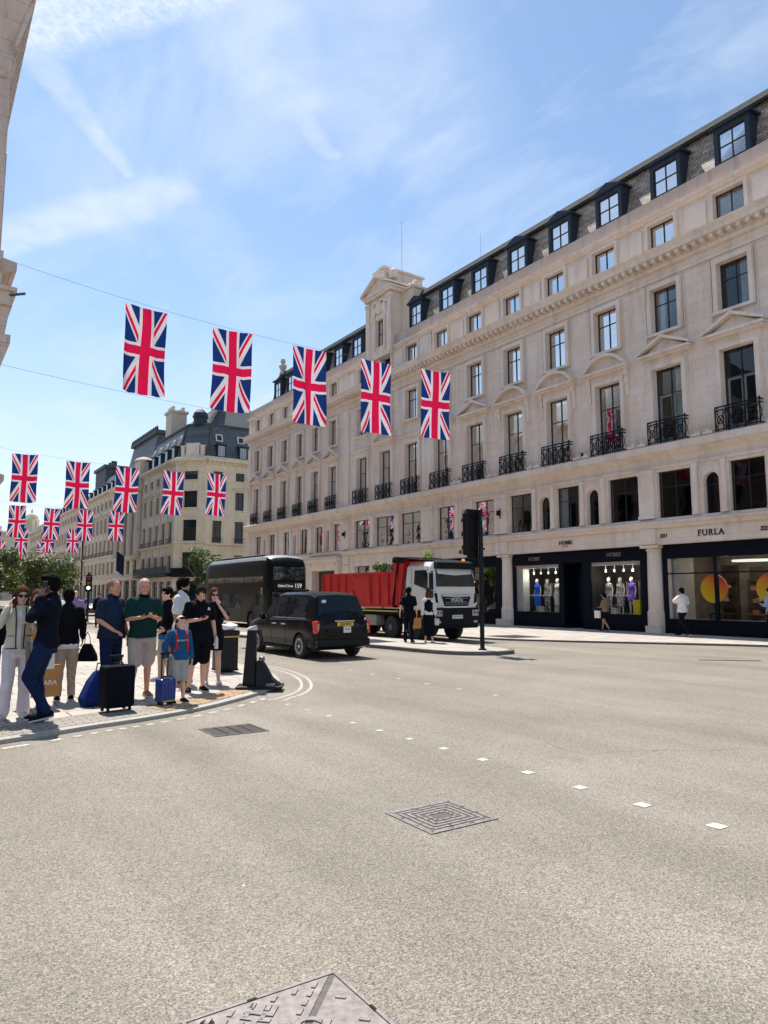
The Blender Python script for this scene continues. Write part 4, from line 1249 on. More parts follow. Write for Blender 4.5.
# corner building beyond the side street
CB = empty('corner_building', (25, 80.6, 0), label='cream building with chamfered corner and steep grey two-level mansard roof, beyond the side street', category='building')
z1f = [(4.15, 6.0, ''), (7.4, 9.9, 'lb'), (11.2, 13.3, 'p'), (14.6, 15.6, '')]
Fs = frame_fn((25, 80.6, 0), (0, 1, 0), (-1, 0, 0))
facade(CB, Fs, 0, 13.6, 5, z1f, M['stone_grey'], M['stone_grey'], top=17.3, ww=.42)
c_ = 2.7
Fc = frame_fn((25, 80.6, 0), (1, -1, 0), (-1, -1, 0))
facade(CB, Fc, 0, c_*sqrt(2), 1, [(4.15, 6.3, ''), (7.6, 10.0, 'l'), (11.4, 13.3, ''), (14.6, 15.6, '')], M['stone_cream'], M['stone_cream'], top=17.3, ww=.44)
Fe = frame_fn((25+c_, 80.6-c_, 0), (1, 0, 0), (0, -1, 0))
facade(CB, Fe, 0, 16, 6, z1f, M['stone_cream'], M['stone_cream'], top=17.3, ww=.40)
# roofs: lower mansard, upper mansard with flat
def ring(o, e, z):
    """plan outline of the corner building inset by e"""
    k = e*.41
    return [(25+e, 80.6+13.6, z), (25+e, 80.6+k, z), (25+c_+k, 80.6-c_+e, z), (25+c_+16, 80.6-c_+e, z), (25+c_+16, 80.6+13.6, z)]
g = MB(); g.loft([ring(0, .3, 17.0), ring(0, 1.6, 21.3)]); g.build('roof', M['slate_dark'], CB)
g = MB(); g.loft([ring(0, 1.45, 21.3), ring(0, 1.45, 21.5)]); g.build('roof_curb', M['lead_roof'], CB)
g = MB()
g.loft([ring(0, 3.2, 21.5), ring(0, 6.2, 25.0)]); g.build('upper_roof', M['lead_roof'], CB)
for FF, L, nn in ((Fs, 13.6, 5), (Fe, 16, 6)):
    for k in range(nn):
        c = L*(k+.5)/nn+.4
        if c > L-.6: continue
        h0, h1 = 17.2, 18.75
        g = MB(FF); g.box(c-.5, c+.5, -1.1, -.16, h0, h1); g.box(c-.62, c+.62, -1.2, -.05, h1, h1+.1); g.build('dormer', M['lead'], CB)
        g = MB(FF); g.box(c-.36, c+.36, -.159, -.14, h0+.25, h1-.12); w_ = g.build('window', M['wframe'], CB)
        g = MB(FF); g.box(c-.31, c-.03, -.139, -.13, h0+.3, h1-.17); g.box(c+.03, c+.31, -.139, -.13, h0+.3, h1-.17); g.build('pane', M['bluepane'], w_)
        zz = 19.75; sl = 1.3/4.3; dd = -.3-sl*(zz-17)
        g = MB(FF)
        g.hexa([(c-.42, dd+.3, zz-.45), (c+.42, dd+.3, zz-.45), (c+.42, dd-.2, zz-.45), (c-.42, dd-.2, zz-.45)], [(c-.42, dd-.45*sl+.16, zz+.45), (c+.42, dd-.45*sl+.16, zz+.45), (c+.42, dd-.45*sl-.2, zz+.45), (c-.42, dd-.45*sl-.2, zz+.45)])
        w_ = g.build('skylight', M['wframe'], CB)
        g = MB(FF); g.hexa([(c-.27, dd+.02, zz-.3), (c+.27, dd+.02, zz-.3), (c+.27, dd+.29, zz-.3), (c-.27, dd+.29, zz-.3)], [(c-.27, dd-.6*sl+.02, zz+.3), (c+.27, dd-.6*sl+.02, zz+.3), (c+.27, dd+.09, zz+.3), (c-.27, dd+.09, zz+.3)])
        g.build('pane', M['dglass'], w_)
g = MB()
mid = Vector((25+c_/2, 80.6-c_/2, 0)); inn = Vector((1, 1, 0)).normalized()
p = mid+inn*1.9
g.lathe((p.x, p.y, 21.3), [(.8, 0), (.8, .9), (.95, 1.0), (.8, 1.5), (.4, 1.9), (.1, 2.1)], 12); g.build('corner_finial', M['lead'], CB)
g = MB(Fc)
g.box(.5, c_*1.41-.5, -.45, -.15, 17.3, 17.5); g.box(.5, .9, -.5, -.1, 17.5, 18.5); g.box(c_*1.41-.9, c_*1.41-.5, -.5, -.1, 17.5, 18.5); g.box(.4, c_*1.41-.4, -.5, -.1, 18.5, 18.62); g.box(1.1, c_*1.41-1.1, -.45, -.15, 17.5, 18.9); g.lathe((c_*.705, -.12, 18.2), [(.5, -.05), (.5, .05)], 14, axis=1)
g.build('pediment', M['stone_plain'], CB)
for aa in (0, c_*1.41):       # lead hips
    g = MB(Fc); g.hexa([(aa-.1, -.28, 17.3), (aa+.1, -.28, 17.3), (aa+.1, -.5, 17.3), (aa-.1, -.5, 17.3)], [(aa+(.32 if aa == 0 else -.32)-.1, -1.62, 21.3), (aa+(.32 if aa == 0 else -.32)+.1, -1.62, 21.3), (aa+(.32 if aa == 0 else -.32)+.1, -1.8, 21.3), (aa+(.32 if aa == 0 else -.32)-.1, -1.8, 21.3)]); g.build('hip', M['lead_roof'], CB)
for yy in (91.5,):
    g = MB(); g.box(27.2, 29.2, yy-1.2, yy+1.2, 20, 25.0); g.box(27.0, 29.4, yy-1.35, yy+1.35, 25.0, 25.3)
    for i in range(4):
        for j in range(2): g.lathe((27.5+j*1.3, yy-.9+i*.6, 25.3), [(.22, 0), (.18, .5), (.22, .55)], 8)
    g.build('chimney', M['stone_grey'], CB)
g = MB(Fs)       # dark first-floor terrace rail above the shop
mould(g, -.2, 13.6, [(.05, 3.55), (.9, 3.6), (.95, 3.8), (.05, 3.9)]); 
g.box(-.2, 13.6, .85, .9, 3.9, 4.7); g.build('terrace_rail', M['iron'], CB)
g = MB(Fc); g.box(.05, c_*1.41-.05, .6, .65, 3.7, 4.5); g.box(.05, c_*1.41-.05, .05, .65, 3.5, 3.69); g.build('terrace_rail', M['iron'], CB)

# colonnaded building with dark glass between giant columns
GB = empty('colonnaded_building', (25, 94.3, 0), label='grey stone building with giant columns, tall dark glazing and a dark crested roof', category='building')
Fg = frame_fn((25, 94.3, 0), (0, 1, 0), (-1, 0, 0))
g = MB(Fg); L = 13.5
wall_holes(g, 0, L, 0, 17.5, [(1.6+k*3.5, 3.9+k*3.5, 6.8, 14.6) for k in range(3)]+[(1.2+k*3.9, 4.2+k*3.9, .4, 3.4) for k in range(3)]+[(1.9+k*3.5, 3.6+k*3.5, 4.3, 6.1) for k in range(3)], .5); g.build('wall', M['stone_grey'], GB)
for k in range(3):
    g = MB(Fg); b0 = 1.6+k*3.5; g.cur = 1; g.face([(b0, -.3, 6.8), (b0+2.3, -.3, 6.8), (b0+2.3, -.3, 14.6), (b0, -.3, 14.6)]); g.cur = 0
    for i in range(4): g.box(b0+i*.75, b0+i*.75+.06, -.33, -.26, 6.8, 14.6)
    for z in (8.5, 10.3, 12.4): g.box(b0, b0+2.3, -.33, -.25, z, z+.1)
    g.build('window', [M['frame'], M['dglass']], GB, fix=False)
    g = MB(Fg); b0 = 1.9+k*3.5; g.cur = 1; g.face([(b0, -.3, 4.3), (b0+1.7, -.3, 4.3), (b0+1.7, -.3, 6.1), (b0, -.3, 6.1)]); g.cur = 0
    g.box(b0+.82, b0+.88, -.33, -.26, 4.3, 6.1); g.build('window', [M['frame'], M['dglass']], GB, fix=False)
    g = MB(Fg); b0 = 1.2+k*3.9; g.cur = 1; g.face([(b0, -.3, .4), (b0+3, -.3, .4), (b0+3, -.3, 3.4), (b0, -.3, 3.4)]); g.cur = 0
    g.box(b0, b0+3, -.33, -.2, 2.7, 2.8); g.build('shop_window', [M['frame'], M['dglass']], GB, fix=False)
for k in range(4):
    for s in (-.3, .3):
        g = MB(Fg); column(g, .95+k*3.6+s*1.2, .25, .42, 6.6, 15.0, n=12); g.build('column', M['stone_grey'], GB)
g = MB(Fg)
mould(g, 0, L, [(.002, 15.0), (.7, 15.05), (.75, 15.9), (1.2, 16.1), (1.25, 16.5), (.002, 16.7)]); g.build('cornice', M['stone_grey'], GB)
for pr in ([(.002, 6.2), (.7, 6.25), (.75, 6.6), (.002, 6.61)], [(.002, 3.5), (.3, 3.55), (.3, 3.9), (.002, 4.0)]):
    g = MB(Fg); mould(g, 0, L, pr); g.build('string_course', M['stone_grey'], GB)
g = MB(Fg)
g.box(0, 2.6, -2, .5, 16.7, 19.0); g.lathe((1.3, -.4, 19.0), [(1.2, 0), (1.3, .2), (.9, .5), (.3, .7)], 12); g.box(10.9, 13.5, -2, .5, 16.7, 18.6)
for k in range(3): g.lathe((4.6+k*2.2, .2, 16.7), [(.5, 0), (.35, .3), (.6, .9), (.3, 1.5), (.1, 1.8)], 10)
g.box(2.6, 10.9, -.3, .5, 16.69, 16.8); g.build('parapet', M['stone_grey'], GB)
g = MB(Fg); g.hexa([(0, -.6, 16.7), (L, -.6, 16.7), (L, -9, 16.7), (0, -9, 16.7)], [(.6, -1.9, 23.0), (L-.6, -1.9, 23.0), (L-.6, -9, 23.0), (.6, -9, 23.0)]); g.build('roof', M['slate_dark'], GB)
g = MB(Fg); g.box(.3, L-.3, -8.9, -1.5, 23.0, 23.5)
for k in range(16): g.lathe((.6+k*.82, -1.7, 23.5), [(.16, 0), (.22, .2), (.05, .6)], 6)
g.build('roof_crest', M['lead_roof'], GB)

# stone terrace beyond
TB = empty('stone_terrace_building', (25, 107.9, 0), label='brown stone terrace of narrow windows under a dark tall roof, beyond the giant columns', category='building')
Ft = frame_fn((25, 107.9, 0), (0, 1, 0), (-1, 0, 0))
facade(TB, Ft, 0, 22, 8, [(4.5, 6.3, ''), (7.4, 9.8, 'lb'), (10.9, 13.2, 'p'), (14.6, 15.7, '')], M['stone_grey'], M['stone_grey'], top=17.5)
mansard(TB, Ft, 0, 22, 17.3, 20.4, 9, M['slate_dark'], 1.2, 7)
g = MB(Ft); g.box(14, 21.5, -5, -1.2, 17.3, 22.3); g.box(13.7, 21.8, -5.3, -.9, 22.3, 22.8)
for k in range(4): g.box(14.3+k*2, 15.0+k*2, -3, -2.2, 22.8, 23.6)
g.build('roof_pavilion', M['lead_roof'], TB)
PB = empty('pale_terrace_building', (25, 130, 0), label='pale pinkish stone building with rows of small windows, beyond the brown terrace', category='building')
Fp = frame_fn((24.6, 130, 0), (0, 1, 0), (-1, 0, 0))
facade(PB, Fp, 0, 26, 9, [(4.5, 6.2, ''), (7.4, 9.6, 'lb'), (10.9, 13.0, ''), (14.6, 15.6, '')], M['stone_pink'], M['stone_pink'], top=17.2)
mansard(PB, Fp, 0, 26, 17.0, 19.0, 9, M['slate_dark'], 1.4, 8)
EB = empty('end_terrace_building', (25, 156, 0), label='most distant run of the stone terrace, a long grey block partly behind the leafy tree', category='building')
Fq = frame_fn((25.5, 156, 0), (0, 1, 0), (-1, 0, 0))
facade(EB, Fq, 0, 44, 14, [(4.5, 6.2, ''), (7.4, 9.6, 'l'), (10.9, 13.0, ''), (14.4, 15.4, '')], M['stone_grey'], M['stone_grey'], top=17.0)
mansard(EB, Fq, 0, 44, 16.8, 18.8, 9, M['slate_dark'], 1.4)
# domed tower building at the bend
DB = empty('domed_building', (21, 205, 0), label='distant cream building with a small classical turret and dome', category='building')
Fd = frame_fn((17.5, 205, 0), (0, 1, 0), (-1, 0, 0)); 
facade(DB, frame_fn((17.5, 203, 0), (1, 0, 0), (0, -1, 0)), 0, 16, 5, [(4.5, 6.4, ''), (7.6, 9.8, 'l'), (11.0, 13.2, ''), (14.6, 15.8, '')], M['stone_cream'], M['stone_cream'], top=17.5, shop=True)
facade(DB, Fd, -2, 60, 18, [(4.5, 6.4, ''), (7.6, 9.8, 'l'), (11.0, 13.2, ''), (14.6, 15.8, '')], M['stone_cream'], M['stone_cream'], top=17.5, shop=True)
g = MB(); g.box(17.6, 33.4, 203.1, 262, 15.0, 15.6);  g.build('roof', M['lead_roof'], DB)
g = MB(); g.box(24, 29, 205, 210, 15.6, 17.2); g.lathe((26.5, 207.5, 17.2), [(2.2, 0), (2.2, .3), (1.5, .4), (1.5, 3.4), (2.0, 3.6), (2.0, 3.9), (1.7, 4.0)], 16)
for k in range(8): g.lathe((26.5+1.75*cos(k*pi/4), 207.5+1.75*sin(k*pi/4), 17.5), [(.16, 0), (.16, 3.3)], 6)
g.build('turret', M['stone_cream'], DB)
g = MB(); g.lathe((26.5, 207.5, 21.2), [(1.7, 0), (1.6, .6), (1.3, 1.2), (.8, 1.6), (.3, 1.9), (.3, 2.3), (.1, 2.5), (.04, 3.2)], 16); g.build('dome', M['stone_cream'], DB, smooth=True)
FB = empty('far_block', (0, 320, 0), label='pale block closing the street in the far distance', category='building')
facade(FB, frame_fn((-30, 300, 0), (1, 0, 0), (0, -1, 0)), 0, 47, 12, [(4.5, 6.4, ''), (7.6, 9.8, ''), (11.0, 13.2, ''), (14.6, 15.8, '')], M['stone_grey'], M['stone_grey'], top=17.5)
# side street closing wall (seen past the gap)
SB = empty('side_street_building', (52, 60, 0), label='shaded building down the side street behind the bus', category='building')
facade(SB, frame_fn((46, 96, 0), (0, -1, 0), (-1, 0, 0)), 0, 40, 12, [(4.5, 6.4, ''), (7.6, 9.8, ''), (11.0, 13.2, ''), (14.6, 15.8, '')], M['stone_cream'], M['stone_cream'], top=17.5)

# ---------------------------------------------------------------- near left building (only its edge is seen)
LB = empty('near_corner_building', (1.06, 14.5, 0), label='pinkish stone corner building with a cove cornice above the near pavement', category='building')
Fl = frame_fn((1.06, 14.5, 0), (-1, 0, 0), (0, -1, 0))
facade(LB, Fl, 0, 13, 4, [(7.9, 10.2, 'l'), (4.4, 5.4, '')], M['stone_pink'], M['stone_pink'], top=12.2, ground=3.6, cornice_out=.1)
Fl2 = frame_fn((1.06, 14.5, 0), (0, 1, 0), (1, 0, 0))
facade(LB, Fl2, 0, 15.5, 5, [(7.9, 10.2, 'l'), (4.4, 5.4, '')], M['stone_pink'], M['stone_pink'], top=12.2, ground=3.6, cornice_out=.1)
g = MB()
# cove cornice, one sloping course and its dentils
g.hexa([(-12, 14.5, 11.95), (1.06, 14.5, 11.95), (1.06, 30, 11.95), (-12, 30, 11.95)], [(-12, 14.22, 13.2), (1.34, 14.22, 13.2), (1.34, 30.2, 13.2), (-12, 30.2, 13.2)])
g.box(-12, 1.40, 14.16, 30.2, 13.2, 13.5)
for k in range(33):
    y0 = 14.3+k*.48; g.hexa([(1.07, y0, 12.0), (1.12, y0, 12.0), (1.12, y0+.2, 12.0), (1.07, y0+.2, 12.0)], [(1.30, y0, 13.0), (1.37, y0, 13.0), (1.37, y0+.2, 13.0), (1.30, y0+.2, 13.0)])
g.build('main_cornice', M['stone_pink'], LB)
g = MB()
g.box(-12, 1.12, 14.44, 30, 7.0, 7.95); g.box(-12, 1.30, 14.25, 30.3, 6.86, 7.12); g.box(-12, 1.36, 14.20, 30.4, 7.12, 7.2)
for k in range(12):
    y0 = 14.3+k*1.4
    g.hexa([(1.06, y0, 5.9), (1.16, y0, 5.9), (1.16, y0+.3, 5.9), (1.06, y0+.3, 5.9)], [(1.06, y0, 6.86), (1.27, y0, 6.86), (1.27, y0+.3, 6.86), (1.06, y0+.3, 6.86)])
g.box(-12, 1.30, 14.24, 30.2, 6.15, 6.3)
g.hexa([(-12, 14.42, 5.45), (1.12, 14.42, 5.45), (1.12, 30, 5.45), (-12, 30, 5.45)], [(-12, 14.27, 6.149), (1.27, 14.27, 6.149), (1.27, 30, 6.149), (-12, 30, 6.149)])
for k in range(8):
    x0_ = .76-k*1.5
    g.hexa([(x0_, 14.5, 5.9), (x0_+.3, 14.5, 5.9), (x0_+.3, 14.4, 5.9), (x0_, 14.4, 5.9)], [(x0_, 14.5, 6.86), (x0_+.3, 14.5, 6.86), (x0_+.3, 14.27, 6.86), (x0_, 14.27, 6.86)])
g.build('balcony_ledge', M['stone_pink'], LB)
g = MB(); g.tube((1.2, 14.3, 7.05), (1.48, 14.1, 7.08), .025, .025, 8); g.build('ledge_spout', M['lead_roof'], LB)

# the terrace on the near side of the street, running on from the corner building (out of the picture, mirrored by the windows)
LT = empty('opposite_terrace_building', (1.0, 31, 0), label='long stone terrace facing the balconied building across the street', category='building')
facade(LT, frame_fn((.4, 31, 0), (0, 1, 0), (1, 0, 0)), 0, 70, 24, [(4.5, 6.3, ''), (7.6, 9.9, 'l'), (11.4, 13.3, ''), (14.6, 15.6, '')], M['stone_grey'], M['stone_grey'], top=17.6)
mansard(LT, frame_fn((.4, 31, 0), (0, 1, 0), (1, 0, 0)), 0, 70, 17.4, 20.0, 9, M['slate_dark'], 1.4)
# spotlights lit inside the shop windows
def lamp(a, d, z, e):
    ld = bpy.data.lights.new('shop_lamp', 'POINT'); lo = bpy.data.objects.new('shop_lamp', ld); link(lo)
    ld.energy = e; ld.color = (1, .92, .8); ld.shadow_soft_size = .08; lo.location = (25-d, a, z)
for a in (19.6, 20.8, 23.9, 25.3): lamp(a, -.75, 2.5, 14)
for a in (14.2, 16.2, 12.0): lamp(a, -2.2, 2.7, 10)
# ---------------------------------------------------------------- flags
def flag_mat():
    m, t, b = newmat('union_flag_cloth')
    uv = t.node('ShaderNodeUVMap'); uv.uv_map = 'UVMap'
    x, y, z = t.sep(uv.outputs[0])[:3]      # x in -15..15, y in -30..30 stored directly
    ax, ay = t.math('ABSOLUTE', x), t.math('ABSOLUTE', y)
    sg = t.math('SIGN', x); s5 = 1/sqrt(5)
    dA = t.math('MULTIPLY', t.math('MULTIPLY_ADD', x, 2.0, y), s5)
    dB = t.math('MULTIPLY', t.math('MULTIPLY_ADD', x, -2.0, y), s5)
    lt = lambda a, v: t.math('LESS_THAN', a, v)
    gt = lambda a, v: t.math('GREATER_THAN', a, v)
    OR = lambda a, b_: t.math('MAXIMUM', a, b_)
    AND = lambda a, b_: t.math('MULTIPLY', a, b_)
    white = OR(lt(t.math('ABSOLUTE', dA), 3.0), lt(t.math('ABSOLUTE', dB), 3.0))
    same = gt(t.math('MULTIPLY', x, y), 0.0)          # quadrants crossed by diagonal B
    pA = t.math('MULTIPLY', dA, sg); pB = t.math('MULTIPLY', dB, sg)
    redA = AND(t.math('SUBTRACT', 1.0, same), AND(gt(pA, 0.0), lt(pA, 2.0)))
    redB = AND(same, AND(gt(pB, 0.0), lt(pB, 2.0)))
    red = OR(redA, redB)
    wc = OR(lt(ax, 5.0), lt(ay, 5.0)); rc = OR(lt(ax, 3.0), lt(ay, 3.0))
    B_, W_, R_ = (.012, .035, .16, 1), (.66, .64, .68, 1), (.62, .012, .07, 1)
    c = t.mix(white, B_, W_); c = t.mix(red, c, R_); c = t.mix(wc, c, W_); c = t.mix(rc, c, R_)
    wv = t.noise(t.coord(), 2.2, 4)
    c = t.mix(1, c, t.ramp(wv, [(.3, (.9,)*3), (.7, (1.05,)*3)]), 'MULTIPLY')
    nt = m.node_tree; nt.nodes.remove(b)
    df = t.node('ShaderNodeBsdfDiffuse'); tl = t.node('ShaderNodeBsdfTranslucent')
    t.put(df.inputs[0], c); t.put(tl.inputs[0], t.mix(1, c, (1.0, .95, .95, 1), 'MULTIPLY'))
    mx = t.node('ShaderNodeMixShader'); mx.inputs[0].default_value = .5
    t.put(mx.inputs[1], df.outputs[0]); t.put(mx.inputs[2], tl.outputs[0]); t.put(nt.nodes['Material Output'].inputs[0], mx.outputs[0])
    return m
M['flag'] = flag_mat(); M['wire'] = mat('steel_wire', (.30, .31, .33), .6)
FW, FH = 1.52, 3.14
def flag_mesh(seed, near):
    rnd = random.Random(seed)
    nx, nz = (16, 32) if near else (8, 14)
    a1, a2, p1, p2 = rnd.uniform(.05, .14), rnd.uniform(.015, .045), rnd.uniform(0, 6), rnd.uniform(0, 6)
    lean = rnd.uniform(-.10, .02)
    vs, fs, uvs = [], [], []
    for j in range(nz+1):
        for i in range(nx+1):
            u = i/nx-.5; v = j/nz      # v 0 bottom .. 1 top
            hang = 1-v
            yy = a1*sin(2*pi*u*1.1+p1+v*1.5)*hang**.6+a2*sin(2*pi*u*2.9+p2+v*2.2)*(.35+hang)
            if abs(u) > .4: yy += .02*sin(p2)*hang
            xx = u*FW*(1-.03*sin(pi*v)) + lean*hang + .015*sin(v*7+p1)
            zz = v*FH+.03*sin(u*7+p1)*hang+.07*max(0, abs(u)-.3)*hang*sin(p2)*4 - .035*cos(u*pi)*v
            vs.append((xx, yy, zz)); uvs.append((u*30, (v-.5)*60))
    for j in range(nz):
        for i in range(nx):
            k = j*(nx+1)+i; fs.append((k, k+1, k+nx+2, k+nx+1))
    me = bpy.data.meshes.new('flag_cloth'); me.from_pydata(vs, [], fs)
    ul = me.uv_layers.new(name='UVMap')
    for lp in me.loops: ul.data[lp.index].uv = uvs[lp.vertex_index]
    me.materials.append(M['flag']); me.shade_smooth(); me.update(); return me
ORD = ['leftmost', 'second', 'middle one', 'fourth', 'rightmost']
rows = [(24.7, [6.45+3.21*k for k in range(5)], 8.27, 'nearest row', True),
        (50.2, [5.85+3.2*k for k in range(5)], 7.15, 'second row', True),
        (77.5, [5.5+3.12*k for k in range(5)], 7.0, 'third row', False),
        (103, [5.9+3.1*k for k in range(5)], 7.0, 'fourth row', False),
        (129, [5.9+3.1*k for k in range(5)], 7.0, 'fifth row', False),
        (155, [5.9+3.1*k for k in range(4)], 7.0, 'sixth row', False)]
for r, (sy, xs, z0, nm, near) in enumerate(rows):
    for side in (0, 1):
        g = MB(); x0_, x1_ = 1.0, 24.6; n = 24; pts = []
        for k in range(n+1):
            f = k/n; sag = .9 if side == 0 else .6
            pts.append((x0_+(x1_-x0_)*f, sy, (z0+FH+.03 if side == 0 else z0-.02)+sag*((2*f-1)**2)-(.0)))
        # keep the wire level where the flags hang
        g.path(pts, .006 if near else .007, 4)
        tag(g.build('span_wire', M['wire'], None, off=Vector((0, 0, 0))), ('upper' if side == 0 else 'lower')+' wire strung across the street holding the '+nm+' of flags', 'wire', 'flag wires across the street')
    for i, x_ in enumerate(xs):
        o = bpy.data.objects.new('union_flag', flag_mesh(r*10+i, near)); link(o)
        f = (x_-1.0)/23.6
        zt = .9*((2*f-1)**2)
        o.location = (x_, sy, z0+zt*.75); o.rotation_euler = (0, 0, R(random.uniform(-9, 9)))
        od = ORD[i] if len(xs) == 5 else ['leftmost', 'second', 'third', 'fourth'][i]
        tag(o, 'red, white and blue flag, %s in the %s across the street' % (od, nm), 'flag', 'union flags strung across the street')
# ---------------------------------------------------------------- trees
M['bark'] = mat('grey_bark', (.12, .095, .07), .9, 0, .3, 20)
def leaf_mat(name, c1, c2):
    m, t, b = newmat(name)
    oi = t.node('ShaderNodeNewGeometry'); r = oi.outputs['Random Per Island']
    c = t.mix(r, c4(c1), c4(c2))
    b.inputs['Roughness'].default_value = .5
    t.put(b.inputs['Base Color'], c)
    nt = m.node_tree; tl = t.node('ShaderNodeBsdfTranslucent'); t.put(tl.inputs[0], t.mix(1, c, (1.4, 1.5, .6, 1), 'MULTIPLY'))
    mx = t.node('ShaderNodeMixShader'); mx.inputs[0].default_value = .35
    t.put(mx.inputs[1], b.outputs[0]); t.put(mx.inputs[2], tl.outputs[0]); t.put(nt.nodes['Material Output'].inputs[0], mx.outputs[0])
    return m
M['leaf'] = leaf_mat('olive_leaves', (.045, .065, .025), (.115, .135, .05))
M['leaf2'] = leaf_mat('green_leaves', (.035, .07, .022), (.09, .14, .045))
M['leaf3'] = leaf_mat('bright_green_leaves', (.12, .24, .05), (.3, .38, .12))
def tree(x, y, h, cr, ch, lab, leafm, n=2600, ls=.12, seed=1, z0=0.05, pot=False, group=None, trunk=.1):
    rnd = random.Random(seed)
    root = empty('street_tree', (x, y, z0), label=lab, category='tree', group=group)
    cz = z0+h-ch*.5
    g = MB(); g.tube((x, y, z0), (x, y, z0+h-ch*.85), trunk, trunk*.7, 8)
    tips = []
    for k in range(9):
        a = k*2.4; el = rnd.uniform(.5, 1.2); L = ch*rnd.uniform(.35, .6)
        p0 = Vector((x, y, z0+h-ch*rnd.uniform(.6, .95))); p1 = p0+Vector((cos(a)*cos(el), sin(a)*cos(el), sin(el)))*L
        g.tube(p0, p1, trunk*.45, trunk*.15, 5); tips.append(p1)
        for q in range(2):
            p2 = p1+Vector((cos(a+q-.5), sin(a+q-.5), .6))*L*.5; g.tube(p1, p2, trunk*.15, .01, 4); tips.append(p2)
    g.tube((x, y, z0+h-ch*.86), (x, y, z0+h-ch*.25), trunk*.7, trunk*.2, 6)
    g.build('trunk', M['bark'], root)
    cl = []
    for k in range(20):
        while True:
            v = Vector((rnd.uniform(-1, 1), rnd.uniform(-1, 1), rnd.uniform(-1, 1)))
            if .25 < v.length < 1: break
        v *= rnd.uniform(.8, 1.02)
        cl.append((Vector((x+v.x*cr*.85, y+v.y*cr*.85, cz+v.z*ch*.5*(1-.25*abs(v.x)))), rnd.uniform(.14, .38)*cr))
    g = MB()
    for k in range(n):
        c, r = cl[rnd.randrange(len(cl))]
        d = Vector((rnd.gauss(0, 1), rnd.gauss(0, 1), rnd.gauss(0, 1))); d.normalize()
        p = c+d*r*rnd.uniform(.5, 1.05)
        nrm = (d+Vector((rnd.gauss(0, .6), rnd.gauss(0, .6), rnd.gauss(0, .6)+.4))).normalized()
        a = nrm.orthogonal().normalized(); b = nrm.cross(a); th = rnd.uniform(0, 6.28)
        a, b = a*cos(th)+b*sin(th), b*cos(th)-a*sin(th); s = ls*rnd.uniform(.6, 1.2)
        g.face([p-a*s, p-b*s*.45+nrm*s*.1, p+a*s, p+b*s*.45+nrm*s*.1])
    g.build('crown', leafm, root, fix=False)
    if pot:
        g = MB(); g.lathe((x, y, z0), [(.32, 0), (.42, .65), (.44, .7)], 14); g.build('planter', M['iron'], root)
    return root
tree(22.2, 63.0, 6.0, 1.9, 4.4, 'olive green leafy tree seen past the back end of the dark bus', M['leaf2'], 2400, .17, 5, trunk=.09)
tree(11.2, 88.0, 6.6, 5.4, 5.8, 'large olive green street tree behind the left group of people', M['leaf'], 6500, .26, 6, trunk=.2)
tree(9.3, 104, 7.0, 5.0, 6.0, 'olive tree farther off, overlapping the large olive tree on its left', M['leaf'], 4200, .32, 7, trunk=.2)
tree(14.6, 92.0, 6.0, 3.0, 4.6, 'small olive tree to the right of the large tree, above the purple-shirted man', M['leaf2'], 2200, .26, 8)
tree(22.8, 30.4, 3.95, 1.1, 2.1, 'bushy bright green planter tree on the pavement behind the tipper body', M['leaf3'], 1800, .10, 9, pot=True, trunk=.05)
tree(23.0, 34.6, 3.45, .75, 1.5, 'smaller green planter tree farther behind the tipper body', M['leaf2'], 1000, .09, 10, pot=True, trunk=.05)
